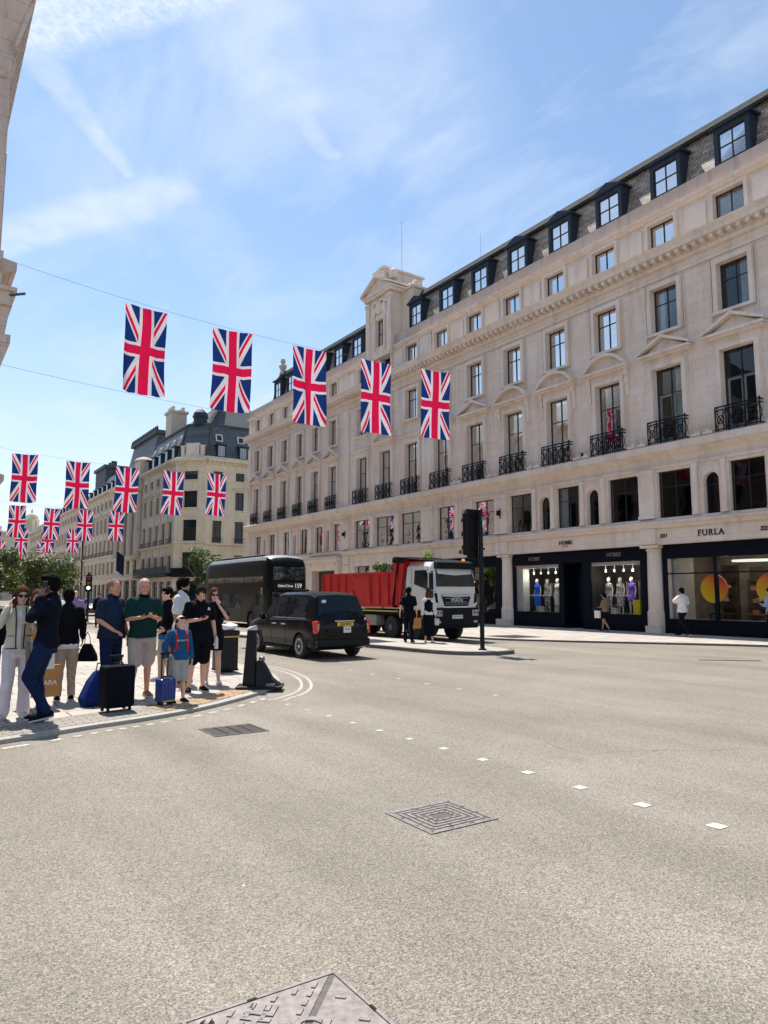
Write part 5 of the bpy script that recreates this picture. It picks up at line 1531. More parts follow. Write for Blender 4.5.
# ---------------------------------------------------------------- street furniture
M['black_paint'] = mat('black_gloss_paint', (.004, .005, .009), .4, 0, .2, 5, spec=.25)
LENS = [mat('signal_lens', c, .25) for c in ((.25, .01, .01), (.25, .12, .01), (.02, .25, .12))]
def signal(x, y, z0, lab, aim, H=3.78, headz=2.46, hh=1.36, hw=.44, big=True, push=True):
    r = empty('traffic_light', (x, y, z0), rz=0, label=lab, category='traffic light', group='traffic signals')
    g = MB(); g.tube((0, 0, 0), (0, 0, H), .062, .062, 12); g.lathe((0, 0, H), [(.065, 0), (.07, .03), (.03, .06)], 12); g.lathe((0, 0, 0), [(.11, 0), (.11, .03), (.07, .04)], 12)
    g.build('pole', M['black_paint'], r, off=Vector((0, 0, 0)))
    ca, sa = cos(aim), sin(aim)
    T = lambda p: (hx+p[0]*ca-p[1]*sa, hy+p[0]*sa+p[1]*ca, p[2])
    hx, hy = (-.20 if big else 0), (.13 if big else 0)
    g = MB(T)
    g.box(-hw/2, hw/2, -.03, .0, headz, headz+hh)          # backing board
    g.box(-.16, .16, .001, .20, headz+.1, headz+hh-.1)
    hd = g.build('signal_head', M['black_paint'], r, off=Vector((0, 0, 0)), bevel=.012)
    for k, c in enumerate(((.25, .01, .01), (.25, .12, .01), (.02, .25, .12))):
        zc = headz+hh*(.78-.28*k)
        g = MB(T); n = 12
        g.lathe((0, .2, zc), [(.10, 0), (.10, .012)], n, axis=1)
        g.build('lens', LENS[k], hd, off=Vector((0, 0, 0)))
        g = MB(T)
        for i in range(9):
            a, b = pi*(i/9)*1.2-.3, pi*((i+1)/9)*1.2-.3
            g.face([(.125*cos(a), .2, zc+.125*sin(a)), (.125*cos(b), .2, zc+.125*sin(b)), (.12*cos(b), .30, zc+.12*sin(b)), (.12*cos(a), .30, zc+.12*sin(a))])
        v = g.build('visor', M['black_paint'], hd, off=Vector((0, 0, 0)), fix=False)
    g = MB(T)
    for z in (headz+.25, headz+hh-.25): g.box(-.05, .4 if big else .05, -.1, -.03, z, z+.05)
    g.build('bracket', M['black_paint'], r, off=Vector((0, 0, 0)))
    if push:
        g = MB(); g.box(-.09, .09, -.12, -.06, 1.0, 1.3); g.build('push_button_box', M['black_paint'], r, off=Vector((0, 0, 0)))
    return r
s = signal(13.05, 14.78, .10, 'tall black traffic light on the island right of the lorry, seen from behind', R(4))
g = MB(); g.box(.0, .16, -.06, .1, 3.52, 3.62); g.tube((.08, 0, 3.35), (.08, 0, 3.55), .03); g.box(.10, .22, -.05, .12, 3.62, 3.66); g.build('detector', M['chrome'], s, off=Vector((0, 0, 0)))
LENS[2] = mat('lit_signal_lens', (.5, .6, .55), .3, emit=(.8, 1, .95), estr=1.2)
s2 = signal(8.5, 42.5, .08, 'small black traffic light with a glowing lens beyond the navy-shirted man', R(165), H=2.7, headz=1.65, hh=.95, hw=.34, big=False, push=False)
g = MB(); g.lathe((0, 0, 0), [(.10, 0), (.10, .01)], 12, axis=1)
# ---------------------------------------------------------------- vehicles
M['carpaint'] = mat('black_car_paint', (.003, .0035, .005), .18, 0, .1, 3, spec=.16, coat=.14)
M['carglass'] = dark_glass('tinted_car_glass', (.004, .009, .013), .03, 1.38)
M['carglass2'] = glass_mat('clear_car_glass', (.35, .4, .42), 1.6)
M['tyre'] = mat('tyre_rubber', (.018, .018, .018), .8)
M['rim'] = mat('silver_rim', (.62, .62, .63), .35, .3)
M['busglass'] = dark_glass('bus_window_glass', (.012, .022, .026), .05, 1.75)
M['redlamp'] = mat('red_tail_lamp', (.55, .02, .015), .2, emit=(1, .05, .03), estr=.04)
M['yplate'] = mat('yellow_number_plate', (.75, .48, .02), .5)
M['wplate'] = mat('white_number_plate', (.7, .7, .68), .5)
M['blackink'] = mat('black_ink', (.01, .01, .01), .6)
M['red'] = mat('red_tipper_paint', (.52, .010, .012), .42, 0, .28, 1.6, .06, 12)
M['white_cab'] = mat('white_cab_paint', (.72, .71, .67), .28, 0, .08, 3, coat=.6)
M['chassis'] = mat('dirty_black_chassis', (.009, .009, .010), .8, 0, .4, 6, spec=.15)
M['darkplastic'] = mat('dark_plastic', (.007, .008, .012), .6, spec=.2)
M['lamp'] = mat('headlamp_glass', (.55, .57, .6), .1, .3)
M['amber'] = mat('amber_beacon', (.8, .22, .02), .3, emit=(1, .3, .05), estr=.6)
Z0 = Vector((0, 0, 0))
def B(g, name, m, par, **k):
    return g.build(name, m, par, off=Z0, **k)
def wheel(par, x, y, r, w, side, name='wheel', hub=None, style='car'):
    """side -1 left, +1 right"""
    g = MB(); 
    g.lathe((x-w/2, y, r), [(r*.62, 0), (r*.93, .0), (r, w*.15), (r, w*.85), (r*.93, w), (r*.62, w)], 24, axis=0)
    t_ = B(g, name, M['tyre'], par, smooth=False)
    g = MB(); xo = x+side*w/2
    sgn = side
    if style == 'car':
        g.lathe((xo, y, r), [(r*.64, -.02*sgn), (r*.66, .006*sgn), (r*.58, .008*sgn), (r*.56, -.03*sgn), (r*.40, -.03*sgn), (r*.36, -.004*sgn), (r*.16, .0), (r*.14, .012*sgn)], 24, axis=0)
        for k in range(10):
            a = 2*pi*k/10; g.tube((xo-.012*sgn, y+r*.36*cos(a), r+r*.36*sin(a)), (xo-.012*sgn, y+r*.58*cos(a), r+r*.58*sin(a)), .018, .018, 4)
    else:
        g.lathe((xo, y, r), [(r*.62, -.01*sgn), (r*.6, -.06*sgn), (r*.5, -.09*sgn), (r*.3, -.09*sgn), (r*.26, .02*sgn), (r*.18, .04*sgn)], 20, axis=0)
    B(g, 'rim', M['rim'] if style == 'car' else M['darkrim'], t_)
    return t_
M['darkrim'] = mat('grey_truck_rim', (.16, .16, .17), .5, .4)

def loft_body(sections, m_, name, par, cuts=(), **k):
    """sections: (y, [(x, z), ...] half outline bottom centre -> top centre)"""
    g = MB(); rings = []
    for y, pr in sections:
        rings.append([(x, y, z) for x, z in pr]+[(-x, y, z) for x, z in pr[::-1] if x > 1e-4])
    g.loft(rings)
    o = B(g, name, m_, par, weld=True)
    for (y, r, z) in cuts:
        c = MB(); c.lathe((-2, y, z), [(r, 0), (r, 4)], 28, axis=0)
        co = c.build('cutter', m_, None, off=Z0)
        md = o.modifiers.new('c', 'BOOLEAN'); md.operation = 'DIFFERENCE'; md.object = co; md.solver = 'EXACT'
        bpy.context.view_layer.update(); 
        # the parent transform must not matter while baking
        pl = o.parent; mat_keep = None
        o.parent = None; bpy.context.view_layer.update(); bake(o); o.parent = pl
        cm = co.data; bpy.data.objects.remove(co); bpy.data.meshes.remove(cm)
    autosmooth(o, 32)
    return o
# --- taxi: forward +y
taxi = empty('taxi', (9.10, 17.56, 0), rz=R(0), scale=.875, label='glossy black taxi cab seen from behind, passing in front of the dark bus', category='taxi')
def tsec(y, w, zb, belt, wtop, ztop, wroof=None):
    wroof = wroof or wtop*.86
    return (y, [(0, zb), (w*.9, zb), (w*.985, zb+.10), (w, zb+.30), (w, belt*.80), (w*.985, belt-.03), (wtop, belt+.02), ((wtop+wroof)/2+.012, (belt+ztop)/2), (wroof, ztop-.09), (wroof*.86, ztop-.02), (0, ztop)])
S = [tsec(-2.43, .70, .42, .90, .66, .98), tsec(-2.40, .82, .34, 1.05, .77, 1.10), tsec(-2.30, .90, .30, 1.08, .86, 1.22), tsec(-2.16, .925, .28, 1.10, .87, 1.50, .74), tsec(-1.98, .932, .26, 1.11, .872, 1.80, .70),
     tsec(-1.7, .935, .25, 1.12, .872, 1.88, .70), tsec(-1.0, .935, .24, 1.11, .872, 1.905, .70), tsec(0, .935, .24, 1.09, .872, 1.90, .70), tsec(.45, .935, .24, 1.08, .872, 1.84, .70), tsec(.70, .935, .24, 1.08, .875, 1.68, .72),
     tsec(1.0, .935, .24, 1.07, .88, 1.40, .78), tsec(1.25, .93, .24, 1.06, .89, 1.16, .82), tsec(1.9, .92, .25, .98, .86, 1.06, .74), tsec(2.2, .88, .27, .90, .80, .98, .66), tsec(2.38, .78, .30, .78, .70, .86, .55), tsec(2.44, .60, .36, .66, .5, .70, .4)]
body = loft_body(S, M['carpaint'], 'body', taxi, cuts=((-1.50, .395, .35), (1.485, .395, .35)))
for y in (-1.50, 1.485):
    for s in (-1, 1): wheel(taxi, s*.83, y, .345, .22, s)
g = MB()
for y in (-1.5, 1.485):
    for s in (-1, 1):
        g.box(min(s*.5, s*.9), max(s*.5, s*.9), y-.42, y+.42, .3, .8)
g = MB(); g.box(-.75, .75, -2.2, 2.2, .26, .5); B(g, 'underbody', M['chassis'], taxi)
# glazing panels laid 5 mm outside the cabin
def panel(par, pts, m_, name, th=.006, nrm=None):
    pts = [Vector(p) for p in pts]; n = (pts[1]-pts[0]).cross(pts[-1]-pts[0]).normalized()
    if nrm and n.dot(Vector(nrm)) < 0: n = -n
    g = MB(); A = [g.addv(p) for p in pts]; Bq = [g.addv(p+n*th) for p in pts]; k = len(pts)
    g.facei(A[::-1]); g.facei(Bq)
    for i in range(k): g.facei((A[i], A[(i+1) % k], Bq[(i+1) % k], Bq[i]))
    return B(g, name, m_, par)
def sx_at(z, belt=1.11, ztop=1.89): # cabin side half width
    f = (z-belt-.02)/(ztop-.09-belt-.02); return .875+(.705-.875)*f+.016*(1-abs(2*f-1))+.004
for s in (-1, 1):
    def q(pts): return [(s*sx_at(z), y, z) for y, z in pts]
    panel(taxi, q([(-1.78, 1.17), (-.62, 1.17), (-.62, 1.72), (-1.62, 1.72), (-1.78, 1.6)]), M['carglass'], 'side_window', nrm=(s, 0, .2))
    panel(taxi, q([(-.54, 1.17), (.32, 1.17), (.32, 1.72), (-.54, 1.72)]), M['carglass'], 'side_window', nrm=(s, 0, .2))
    panel(taxi, q([(.38, 1.17), (1.02, 1.17), (.72, 1.50), (.50, 1.70), (.38, 1.72)]), M['carglass'], 'side_window', nrm=(s, 0, .2))
    g = MB()
    for y0_, y1_ in ((-1.8, -.6), (-.56, .34), (.36, 1.04)):
        g.box(min(s*.885, s*.905), max(s*.885, s*.905), y0_, y1_, 1.125, 1.15)
    B(g, 'chrome_strip', M['chrome'], taxi)
    g = MB()
    for y0_, y1_ in ((-.62, -.34), (.02, .30)): g.box(min(s*.93, s*.965), max(s*.93, s*.965), y0_, y1_, .93, .965)
    B(g, 'door_handle', M['chrome'], taxi)
    g = MB()
    for y_ in (-.58, .36, 1.1): g.box(s*.937-.002, s*.937+.002, y_-.006, y_+.006, .34, 1.10)
    B(g, 'door_gap', M['blackink'], taxi)
    g = MB(); g.box(min(s*.90, s*.97), max(s*.90, s*.97), -.98, .98, .235, .31); B(g, 'sill', M['darkplastic'], taxi)
    g = MB(); g.ell((s*1.03, .86, 1.14), .11, .07, .10, 10, 6); g.tube((s*.9, .88, 1.08), (s*1.0, .87, 1.12), .025); B(g, 'wing_mirror', M['carpaint'], taxi, smooth=True)
    # tail lamp: upright red block with clear centre
    g = MB(); g.box(min(s*.70, s*.905), max(s*.70, s*.905), -2.40, -2.17, .72, 1.08)
    tl = B(g, 'tail_light', M['redlamp'], taxi, bevel=.03)
    g = MB(); g.box(min(s*.76, s*.84), max(s*.76, s*.84), -2.408, -2.3, .80, 1.0); B(g, 'clear_lens', mat('clear_tail_lens', (.5, .28, .2), .2), tl)
    g = MB(); g.ell((s*.66, 2.30, .74), .16, .12, .12, 12, 8); B(g, 'headlight', M['lamp'], taxi, smooth=True)
    g = MB(); n = 18      # arch lip
    for yc in (-1.5, 1.485):
        for k in range(n):
            a, b = pi*k/n, pi*(k+1)/n
            g.hexa([(s*.93, yc+rr*cos(x_), .35+rr*sin(x_)) for rr, x_ in ((.395, a), (.395, b), (.43, b), (.43, a))], [(s*.948, yc+rr*cos(x_), .35+rr*sin(x_)) for rr, x_ in ((.395, a), (.395, b), (.42, b), (.42, a))])
    B(g, 'arch_lip', M['carpaint'], taxi)
panel(taxi, [(-.76, -2.255, 1.20), (.76, -2.255, 1.20), (.64, -2.05, 1.76), (-.64, -2.05, 1.76)], M['carglass'], 'rear_window', .03, nrm=(0, -1, .3))
panel(taxi, [(-.80, 1.24, 1.14), (.80, 1.24, 1.14), (.64, .56, 1.80), (-.64, .56, 1.80)], M['carglass'], 'windscreen', .02, nrm=(0, 1, .6))
g = MB(); g.box(-.30, .34, -2.46, -2.38, 1.055, 1.085); B(g, 'chrome_bar', M['chrome'], taxi, bevel=.01)
g = MB(); g.box(-.22, .30, -2.452, -2.40, .93, 1.03); np_ = B(g, 'number_plate', M['yplate'], taxi)
o = text('lettering', 'LJ68 MFN', .085, M['blackink'], None, (0, 0, 0), (R(90), 0, 0), .002, sx=1.1, bold=.001); o.parent = np_; o.location = (.04, -2.455, .98)
g = MB(); g.box(-.02, .22, -2.455, -2.41, .74, .915); lp = B(g, 'licence_plate', M['wplate'], taxi)
o = text('lettering', '56148', .06, M['blackink'], None, (0, 0, 0), (R(90), 0, 0), .002); o.parent = lp; o.location = (.1, -2.458, .84)
g = MB(); g.box(-.62, -.52, -2.43, -2.40, .80, .825); B(g, 'badge', M['chrome'], taxi)
g = MB(); g.box(-.86, .86, -2.47, -2.2, .34, .58); B(g, 'rear_bumper', M['carpaint'], taxi, bevel=.04)
g = MB()
for q in ((-.70, -.69, -2.436, -2.40, .60, 1.08), (.69, .70, -2.436, -2.40, .60, 1.08)): g.box(*q)
g.box(-.70, .70, -2.474, -2.47, .60, .61); B(g, 'hatch_gap', M['blackink'], taxi)
g = MB(); g.tube((.0, -2.30, 1.17), (.42, -2.26, 1.30), .012); B(g, 'rear_wiper', M['blackink'], taxi)
g = MB(); g.box(-.5, .5, -2.476, -2.46, .40, .44); B(g, 'reflector', M['darkplastic'], taxi)
g = MB(); g.box(-.60, -.48, -2.235, -2.20, 1.58, 1.66); B(g, 'window_sticker', M['wplate'], taxi)
g = MB(); g.tube((-.55, -1.2, 1.90), (-.55, -1.2, 2.0), .01); B(g, 'aerial', M['iron'], taxi)
g = MB(); g.box(-.25, .25, .15, .30, 1.885, 1.97); B(g, 'roof_sign', M['carpaint'], taxi, bevel=.02)
g = MB()
for k in range(13): g.box(-.5+k*.09, -.5+k*.09+.035, -2.17, -2.15, 1.155, 1.175)
B(g, 'maker_lettering', M['rim'], taxi)
g = MB(); g.ell((-.38, .35, 1.30), .13, .13, .16, 10, 8); g.ell((-.38, .25, 1.0), .24, .16, .3, 10, 8); 

# --- lorry: forward +y, heading down the street (-s)
truck = empty('tipper_lorry', (15.62, 19.0, 0), rz=pi, scale=.80, label='tipper lorry with white cab and red ribbed tipping body, waiting beyond the island', category='lorry')
M['truckscreen'] = dark_glass('lorry_windscreen', (.006, .012, .014), .04, 1.7)
# local: front face at y=0, length towards -y
CW = 1.22
def csec(y, z0, z1, w=CW, inset=0): return (y, [(0, z0), (w-.05, z0), (w, z0+.08), (w, 1.95), (w-.03, 2.5), (w-.08-inset, z1-.18), (w-.22-inset, z1-.04), (0, z1)])
S = [csec(-1.95, 1.0, 2.98), csec(-1.9, 1.0, 3.02), csec(-.6, 1.0, 3.02), csec(-.32, 1.0, 2.98), csec(-.20, 1.0, 2.86, inset=.05)]
S += [(-.10, [(0, 1.0), (CW-.08, 1.0), (CW-.03, 1.08), (CW-.04, 1.7), (CW-.08, 2.0), (CW-.16, 2.45), (CW-.3, 2.7), (0, 2.74)]),
      (0.0, [(0, 1.0), (CW-.16, 1.0), (CW-.12, 1.08), (CW-.12, 1.7), (CW-.18, 1.92), (CW-.24, 1.98), (CW-.4, 2.0), (0, 2.02)])]
cab = loft_body(S, M['white_cab'], 'cab', truck)
panel(truck, [(-1.06, .012, 2.02), (1.06, .012, 2.02), (.98, -.17, 2.80), (-.98, -.17, 2.80)], M['truckscreen'], 'windscreen', .03, nrm=(0, 1, .2))
g = MB(); g.hexa([(-1.04, -.2, 2.74), (1.04, -.2, 2.74), (1.04, .08, 2.72), (-1.04, .08, 2.72)], [(-.98, -.30, 3.035), (.98, -.30, 3.035), (.98, -.02, 2.96), (-.98, -.02, 2.96)]); B(g, 'sun_visor', M['darkplastic'], truck, bevel=.03)
g = MB()       # grille trapezoid, dark, with frame
g.hexa([(-.62, .0, 1.34), (.62, .0, 1.34), (.62, .05, 1.34), (-.62, .05, 1.34)], [(-.80, .0, 1.80), (.80, .0, 1.80), (.80, .05, 1.80), (-.80, .05, 1.80)])
gr = B(g, 'grille', M['darkplastic'], truck)
g = MB(); g.hexa([(-.78, .051, 1.74), (.78, .051, 1.74), (.80, .051, 1.82), (-.80, .051, 1.82)], [(-.78, .07, 1.74), (.78, .07, 1.74), (.80, .07, 1.82), (-.80, .07, 1.82)]); 
g.tube((-.7, .06, 1.80), (0, .06, 1.70), .012); g.tube((.7, .06, 1.80), (0, .06, 1.70), .012)
for z in (1.42, 1.50, 1.66): g.box(-.62, .62, .051, .056, z, z+.012)
B(g, 'grille_trim', M['rim'], gr)
o = text('lettering', 'MAN', .22, M['rim'], None, (0, 0, 0), (R(90), 0, pi), .01, sx=1.25, bold=.004, spacing=1.1); o.parent = gr; o.location = (0, .065, 1.58)
g = MB()     # white lower lip and corner vents
g.hexa([(-.72, -.05, 1.22), (.72, -.05, 1.22), (.72, .07, 1.22), (-.72, .07, 1.22)], [(-.66, -.05, 1.335), (.66, -.05, 1.335), (.66, .08, 1.335), (-.66, .08, 1.335)])
for s in (-1, 1):
    pts = [(s*.72, 1.22), (s*1.12, 1.42), (s*1.12, 1.50), (s*.66, 1.335)]
    g.hexa([(p[0], -.1, p[1]) for p in pts], [(p[0], .06, p[1]) for p in pts])
B(g, 'front_lip', M['white_cab'], truck)
g = MB()
for s in (-1, 1):
    pts = [(s*.98, 1.45), (s*1.10, 1.5), (s*1.12, 1.85), (s*1.04, 1.85)]
    g.hexa([(p[0], -.1, p[1]) for p in pts], [(p[0], .04, p[1]) for p in pts])
B(g, 'side_vent', M['darkplastic'], truck)
g = MB(); g.box(-1.24, 1.24, -1.0, .02, .42, 1.0); g.box(-1.2, 1.2, -.9, .08, .50, 1.22); bmp = B(g, 'bumper', M['darkplastic'], truck, bevel=.06)
for s in (-1, 1):
    g = MB(); g.box(min(s*.82, s*1.15), max(s*.82, s*1.15), .081, .12, .82, 1.05); hl = B(g, 'headlight', M['lamp'], truck, bevel=.03)
    g = MB(); 
    for k in range(2): g.lathe((s*(.91+k*.15), .121, .94), [(.06, 0), (.055, .015)], 12, axis=1)
    B(g, 'lamp_ring', M['chrome'], hl)
    g = MB(); g.box(min(s*.9, s*1.1), max(s*.9, s*1.1), .081, .10, .60, .68); B(g, 'fog_lamp', M['lamp'], truck)
    # doors
    g = MB()
    for y_ in (-.38, -1.55): g.box(s*1.222-.003, s*1.222+.003, y_-.008, y_+.008, 1.05, 2.8)
    g.box(s*1.222-.003, s*1.222+.003, -1.55, -.38, 1.04, 1.055)
    B(g, 'door_gap', M['blackink'], truck)
    pts = [(-.42, 1.95), (-1.35, 2.12), (-1.35, 2.68), (-.55, 2.68), (-.42, 2.5)]
    def cx(z): return (CW-.03+.006) if z > 2.45 else CW+.004
    panel(truck, [(s*(CW+.004-(max(0, z-2.0))*.075), y, z) for y, z in pts], M['carglass'], 'side_window', .012, nrm=(s, 0, 0))
    g = MB(); g.box(min(s*1.23, s*1.27), max(s*1.23, s*1.27), -1.45, -1.28, 1.50, 1.68); B(g, 'door_handle', M['darkplastic'], truck)
    g = MB(); g.box(min(s*1.38, s*1.44), max(s*1.38, s*1.44), .0, .22, 1.95, 2.55); g.box(min(s*1.38, s*1.44), max(s*1.38, s*1.44), -.02, .2, 1.70, 1.92)
    g.tube((s*1.1, -.2, 2.62), (s*1.41, .1, 2.6), .025); g.tube((s*1.2, -.2, 1.8), (s*1.41, .1, 1.8), .02); B(g, 'mirror', M['darkplastic'], truck)
    g = MB(); 
    for z in (.5, .85): g.box(min(s*1.1, s*1.26), max(s*1.1, s*1.26), -1.05, -.35, z, z+.06)
    B(g, 'step', M['chassis'], truck)
g = MB(); g.box(-.28, .28, .081, .10, .74, .86); npl = B(g, 'number_plate', M['wplate'], truck)
o = text('lettering', 'GX17 KTP', .09, M['blackink'], None, (0, 0, 0), (R(90), 0, pi), .002, sx=1.05); o.parent = npl; o.location = (0, .103, .80)
g = MB(); g.lathe((-.85, -.5, 3.0), [(.07, 0), (.07, .10), (.04, .14)], 10); B(g, 'beacon', M['amber'], truck)
g = MB(); g.lathe((.75, -1.5, 3.02), [(.07, 0), (.07, .10), (.04, .14)], 10); B(g, 'beacon', M['redlamp'], truck)
g = MB(); g.box(-.45, .45, -11.6, -.5, .75, 1.05); g.box(-1.1, 1.1, -11.2, -2.3, 1.05, 1.22); B(g, 'chassis_frame', M['chassis'], truck)
for y in (-1.45, -3.2, -6.6, -8.0):
    for s in (-1, 1): wheel(truck, s*1.02, y, .52, .34, s, style='truck')
g = MB()
for y in (-1.45, -3.2, -7.3):
    w_ = .68 if y != -7.3 else 1.4
    for s in (-1, 1): g.box(min(s*.84, s*1.22), max(s*.84, s*1.22), y-w_, y+w_, 1.08, 1.13)
B(g, 'mudguard', M['chassis'], truck)
g = MB()
for s in (-1, 1):
    g.box(min(s*.7, s*1.2), max(s*.7, s*1.2), -5.7, -4.4, .55, 1.04)
B(g, 'side_tank', mat('grey_tank', (.30, .28, .26), .5, .2), truck, bevel=.04)
g = MB()
for s in (-1, 1): g.box(min(s*1.2, s*1.23), max(s*1.2, s*1.23), -9.1, -2.6, 1.20, 1.26)
B(g, 'reflective_strip', mat('yellow_strip', (.55, .45, .02), .5), truck)
g = MB(); g.box(.95, 1.15, -2.3, -2.1, .9, 2.2); g.lathe((1.05, -2.2, 2.2), [(.08, 0), (.08, .5)], 10); B(g, 'exhaust_stack', M['darkrim'], truck)
# tipping body
TB0, TB1 = -9.4, -2.55
g = MB(); zf, zt_ = 1.50, 2.92
for s in (-1, 1):
    g.hexa([(s*1.10, TB0, zf), (s*1.22, TB0, zf), (s*1.22, TB1, zf), (s*1.10, TB1, zf)], [(s*1.18, TB0, zt_), (s*1.25, TB0, zt_), (s*1.25, TB1, zt_), (s*1.18, TB1, zt_)])
    g.box(min(s*1.14, s*1.29), max(s*1.14, s*1.29), TB0, TB1, zt_, zt_+.10)
    g.box(min(s*1.10, s*1.27), max(s*1.10, s*1.27), TB0, TB1, zf-.1, zf)
    n = 9
    for k in range(n+1):
        y = TB0+(TB1-TB0)*k/n
        if k in (5,): continue
        g.hexa([(s*1.22, y-.06, zf), (s*1.30, y-.045, zf), (s*1.30, y+.045, zf), (s*1.22, y+.06, zf)], [(s*1.24, y-.06, zt_), (s*1.31, y-.045, zt_), (s*1.31, y+.045, zt_), (s*1.24, y+.06, zt_)])
    y0_, y1_ = TB0+(TB1-TB0)*4/n+.07, TB0+(TB1-TB0)*6/n-.07
    g.hexa([(s*1.23, y0_, 2.18), (s*1.30, y0_, 2.18), (s*1.30, y1_, 2.18), (s*1.23, y1_, 2.18)], [(s*1.24, y0_, 2.86), (s*1.32, y0_, 2.86), (s*1.32, y1_, 2.86), (s*1.24, y1_, 2.86)])
g.box(-1.15, 1.15, TB0, TB1, zf-.08, zf+.02); g.box(-1.2, 1.2, TB0-.08, TB0, zf-.1, zt_+.05)
B(g, 'tipper_body', M['red'], truck)
g = MB()      # tall headboard with sloping sides
for s in (-1, 1):
    pts = [(TB1-.35, zf-.1), (TB1+.15, zf-.1), (TB1+.55, 3.55), (TB1-.35, 3.62)]
    g.hexa([(s*1.20, p[0], p[1]) for p in pts], [(s*1.27, p[0], p[1]) for p in pts])
g.hexa([(-1.2, TB1+.1, zf-.1), (1.2, TB1+.1, zf-.1), (1.2, TB1+.15, zf-.1), (-1.2, TB1+.15, zf-.1)], [(-1.2, TB1+.48, 3.5), (1.2, TB1+.48, 3.5), (1.2, TB1+.55, 3.55), (-1.2, TB1+.55, 3.55)])
B(g, 'headboard', M['red'], truck)
g = MB()
g.tube((-1.30, TB1-.3, zf), (-1.30, TB1+.12, 3.5), .05); g.tube((1.30, TB1-.3, zf), (1.30, TB1+.12, 3.5), .05)
for s in (-1, 1):
    g.hexa([(s*1.28, TB1-.35, 3.40), (s*1.32, TB1-.35, 3.40), (s*1.32, TB1+.55, 3.34), (s*1.28, TB1+.55, 3.34)], [(s*1.28, TB1-.3, 3.62), (s*1.32, TB1-.3, 3.62), (s*1.32, TB1+.55, 3.56), (s*1.28, TB1+.55, 3.56)])
B(g, 'sheet_arm', M['chassis'], truck)
g = MB(); g.hexa([(-1.28, TB1-.3, 3.63), (1.28, TB1-.3, 3.63), (1.22, -.9, 3.42), (-1.22, -.9, 3.42)], [(-1.28, TB1-.3, 3.68), (1.28, TB1-.3, 3.68), (1.22, -.9, 3.47), (-1.22, -.9, 3.47)]); B(g, 'cab_guard', M['chassis'], truck)
g = MB(); g.box(-1.15, 1.15, -2.5, -1.0, 3.36, 3.41); B(g, 'cab_guard_lining', M['red'], truck)
# real proportions of the cab: taller glass and deeper bumper
ZM = [(0, 0), (.42, .55), (1.0, 1.30), (1.34, 1.49), (1.8, 1.95), (2.02, 2.31), (2.8, 3.14), (3.02, 3.42), (3.2, 3.6)]
def zmap(z):
    for (a, b), (c, d) in zip(ZM[:-1], ZM[1:]):
        if z <= c: return b+(d-b)*(z-a)/(c-a)
    return z
CABP = ('cab', 'windscreen', 'sun_visor', 'grille', 'front_lip', 'side_vent', 'bumper', 'headlight', 'fog_lamp', 'door_gap', 'side_window', 'door_handle', 'mirror', 'step', 'number_plate', 'beacon')
def zfix(o):
    if o.data.users == 1 or True:
        z0_ = o.location.z
        if abs(z0_) > .01: o.location.z = zmap(z0_)
        else:
            for v in o.data.vertices: v.co.z = zmap(v.co.z)
    for c in o.children: zfix(c)
for o in list(truck.children):
    if o.name.split('.')[0] in CABP: zfix(o)
# --- bus: forward +y, heading -s
bus = empty('double_decker_bus', (14.62, 29.7, 0), rz=pi, scale=.78, label='black double-decker bus with rounded roof coming down the street behind the taxi', category='bus')
M['buspaint'] = mat('black_green_bus_paint', (.003, .006, .007), .3, 0, .15, 2, spec=.14)
BW = 1.26; BL = 11.0
def bsec(y, w, z0, z1, r=.35): return (y, [(0, z0), (w-.06, z0), (w, z0+.1), (w, 2.2), (w-.01, z1-r-.3), (w-.05, z1-r), (w-.16, z1-r*.4), (w-.40, z1-.06), (0, z1)])
S = [bsec(-BL, BW-.25, .5, 3.6), bsec(-BL+.10, BW-.06, .4, 4.05), bsec(-BL+.35, BW, .33, 4.28), bsec(-BL+1, BW, .32, 4.38), bsec(-5, BW, .32, 4.40), bsec(-1.4, BW, .32, 4.40), bsec(-.8, BW, .32, 4.36), bsec(-.42, BW-.03, .32, 4.22), bsec(-.18, BW-.12, .34, 3.98, .3), bsec(-.04, BW-.30, .38, 3.65, .25), bsec(0, BW-.5, .42, 3.3, .2)]
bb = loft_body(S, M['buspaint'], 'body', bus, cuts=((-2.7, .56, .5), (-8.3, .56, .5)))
bb.data.materials.append(mat('bus_roof_painted_highlight', (.30, .32, .33), .35, spec=.4))  # pale faces paint the sky highlight along the black bus's roof edge
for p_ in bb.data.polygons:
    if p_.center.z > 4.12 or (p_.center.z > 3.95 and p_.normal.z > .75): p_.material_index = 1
for y in (-2.7, -8.3):
    for s in (-1, 1): wheel(bus, s*1.08, y, .48, .28, s, style='truck')
for s in (-1, 1):
    for z0, z1, ys in ((2.75, 3.55, [-10.3, -8.7, -7.1, -5.5, -3.9, -2.4, -.95]), (1.15, 2.05, [-9.4, -7.6, -5.9, -4.2, -2.0, -.75])):
        for a, b in zip(ys[:-1], ys[1:]):
            if b == -2.0 and s == 1: continue
            xx = BW+.002 if z1 < 3 else BW-.008
            x2 = xx if z1 < 3 else xx-.022
            panel(bus, [(s*xx, a+.05, z0), (s*xx, b-.05, z0), (s*x2, b-.05, z1), (s*x2, a+.05, z1)], M['busglass'], 'side_window', .012, nrm=(s, 0, 0))
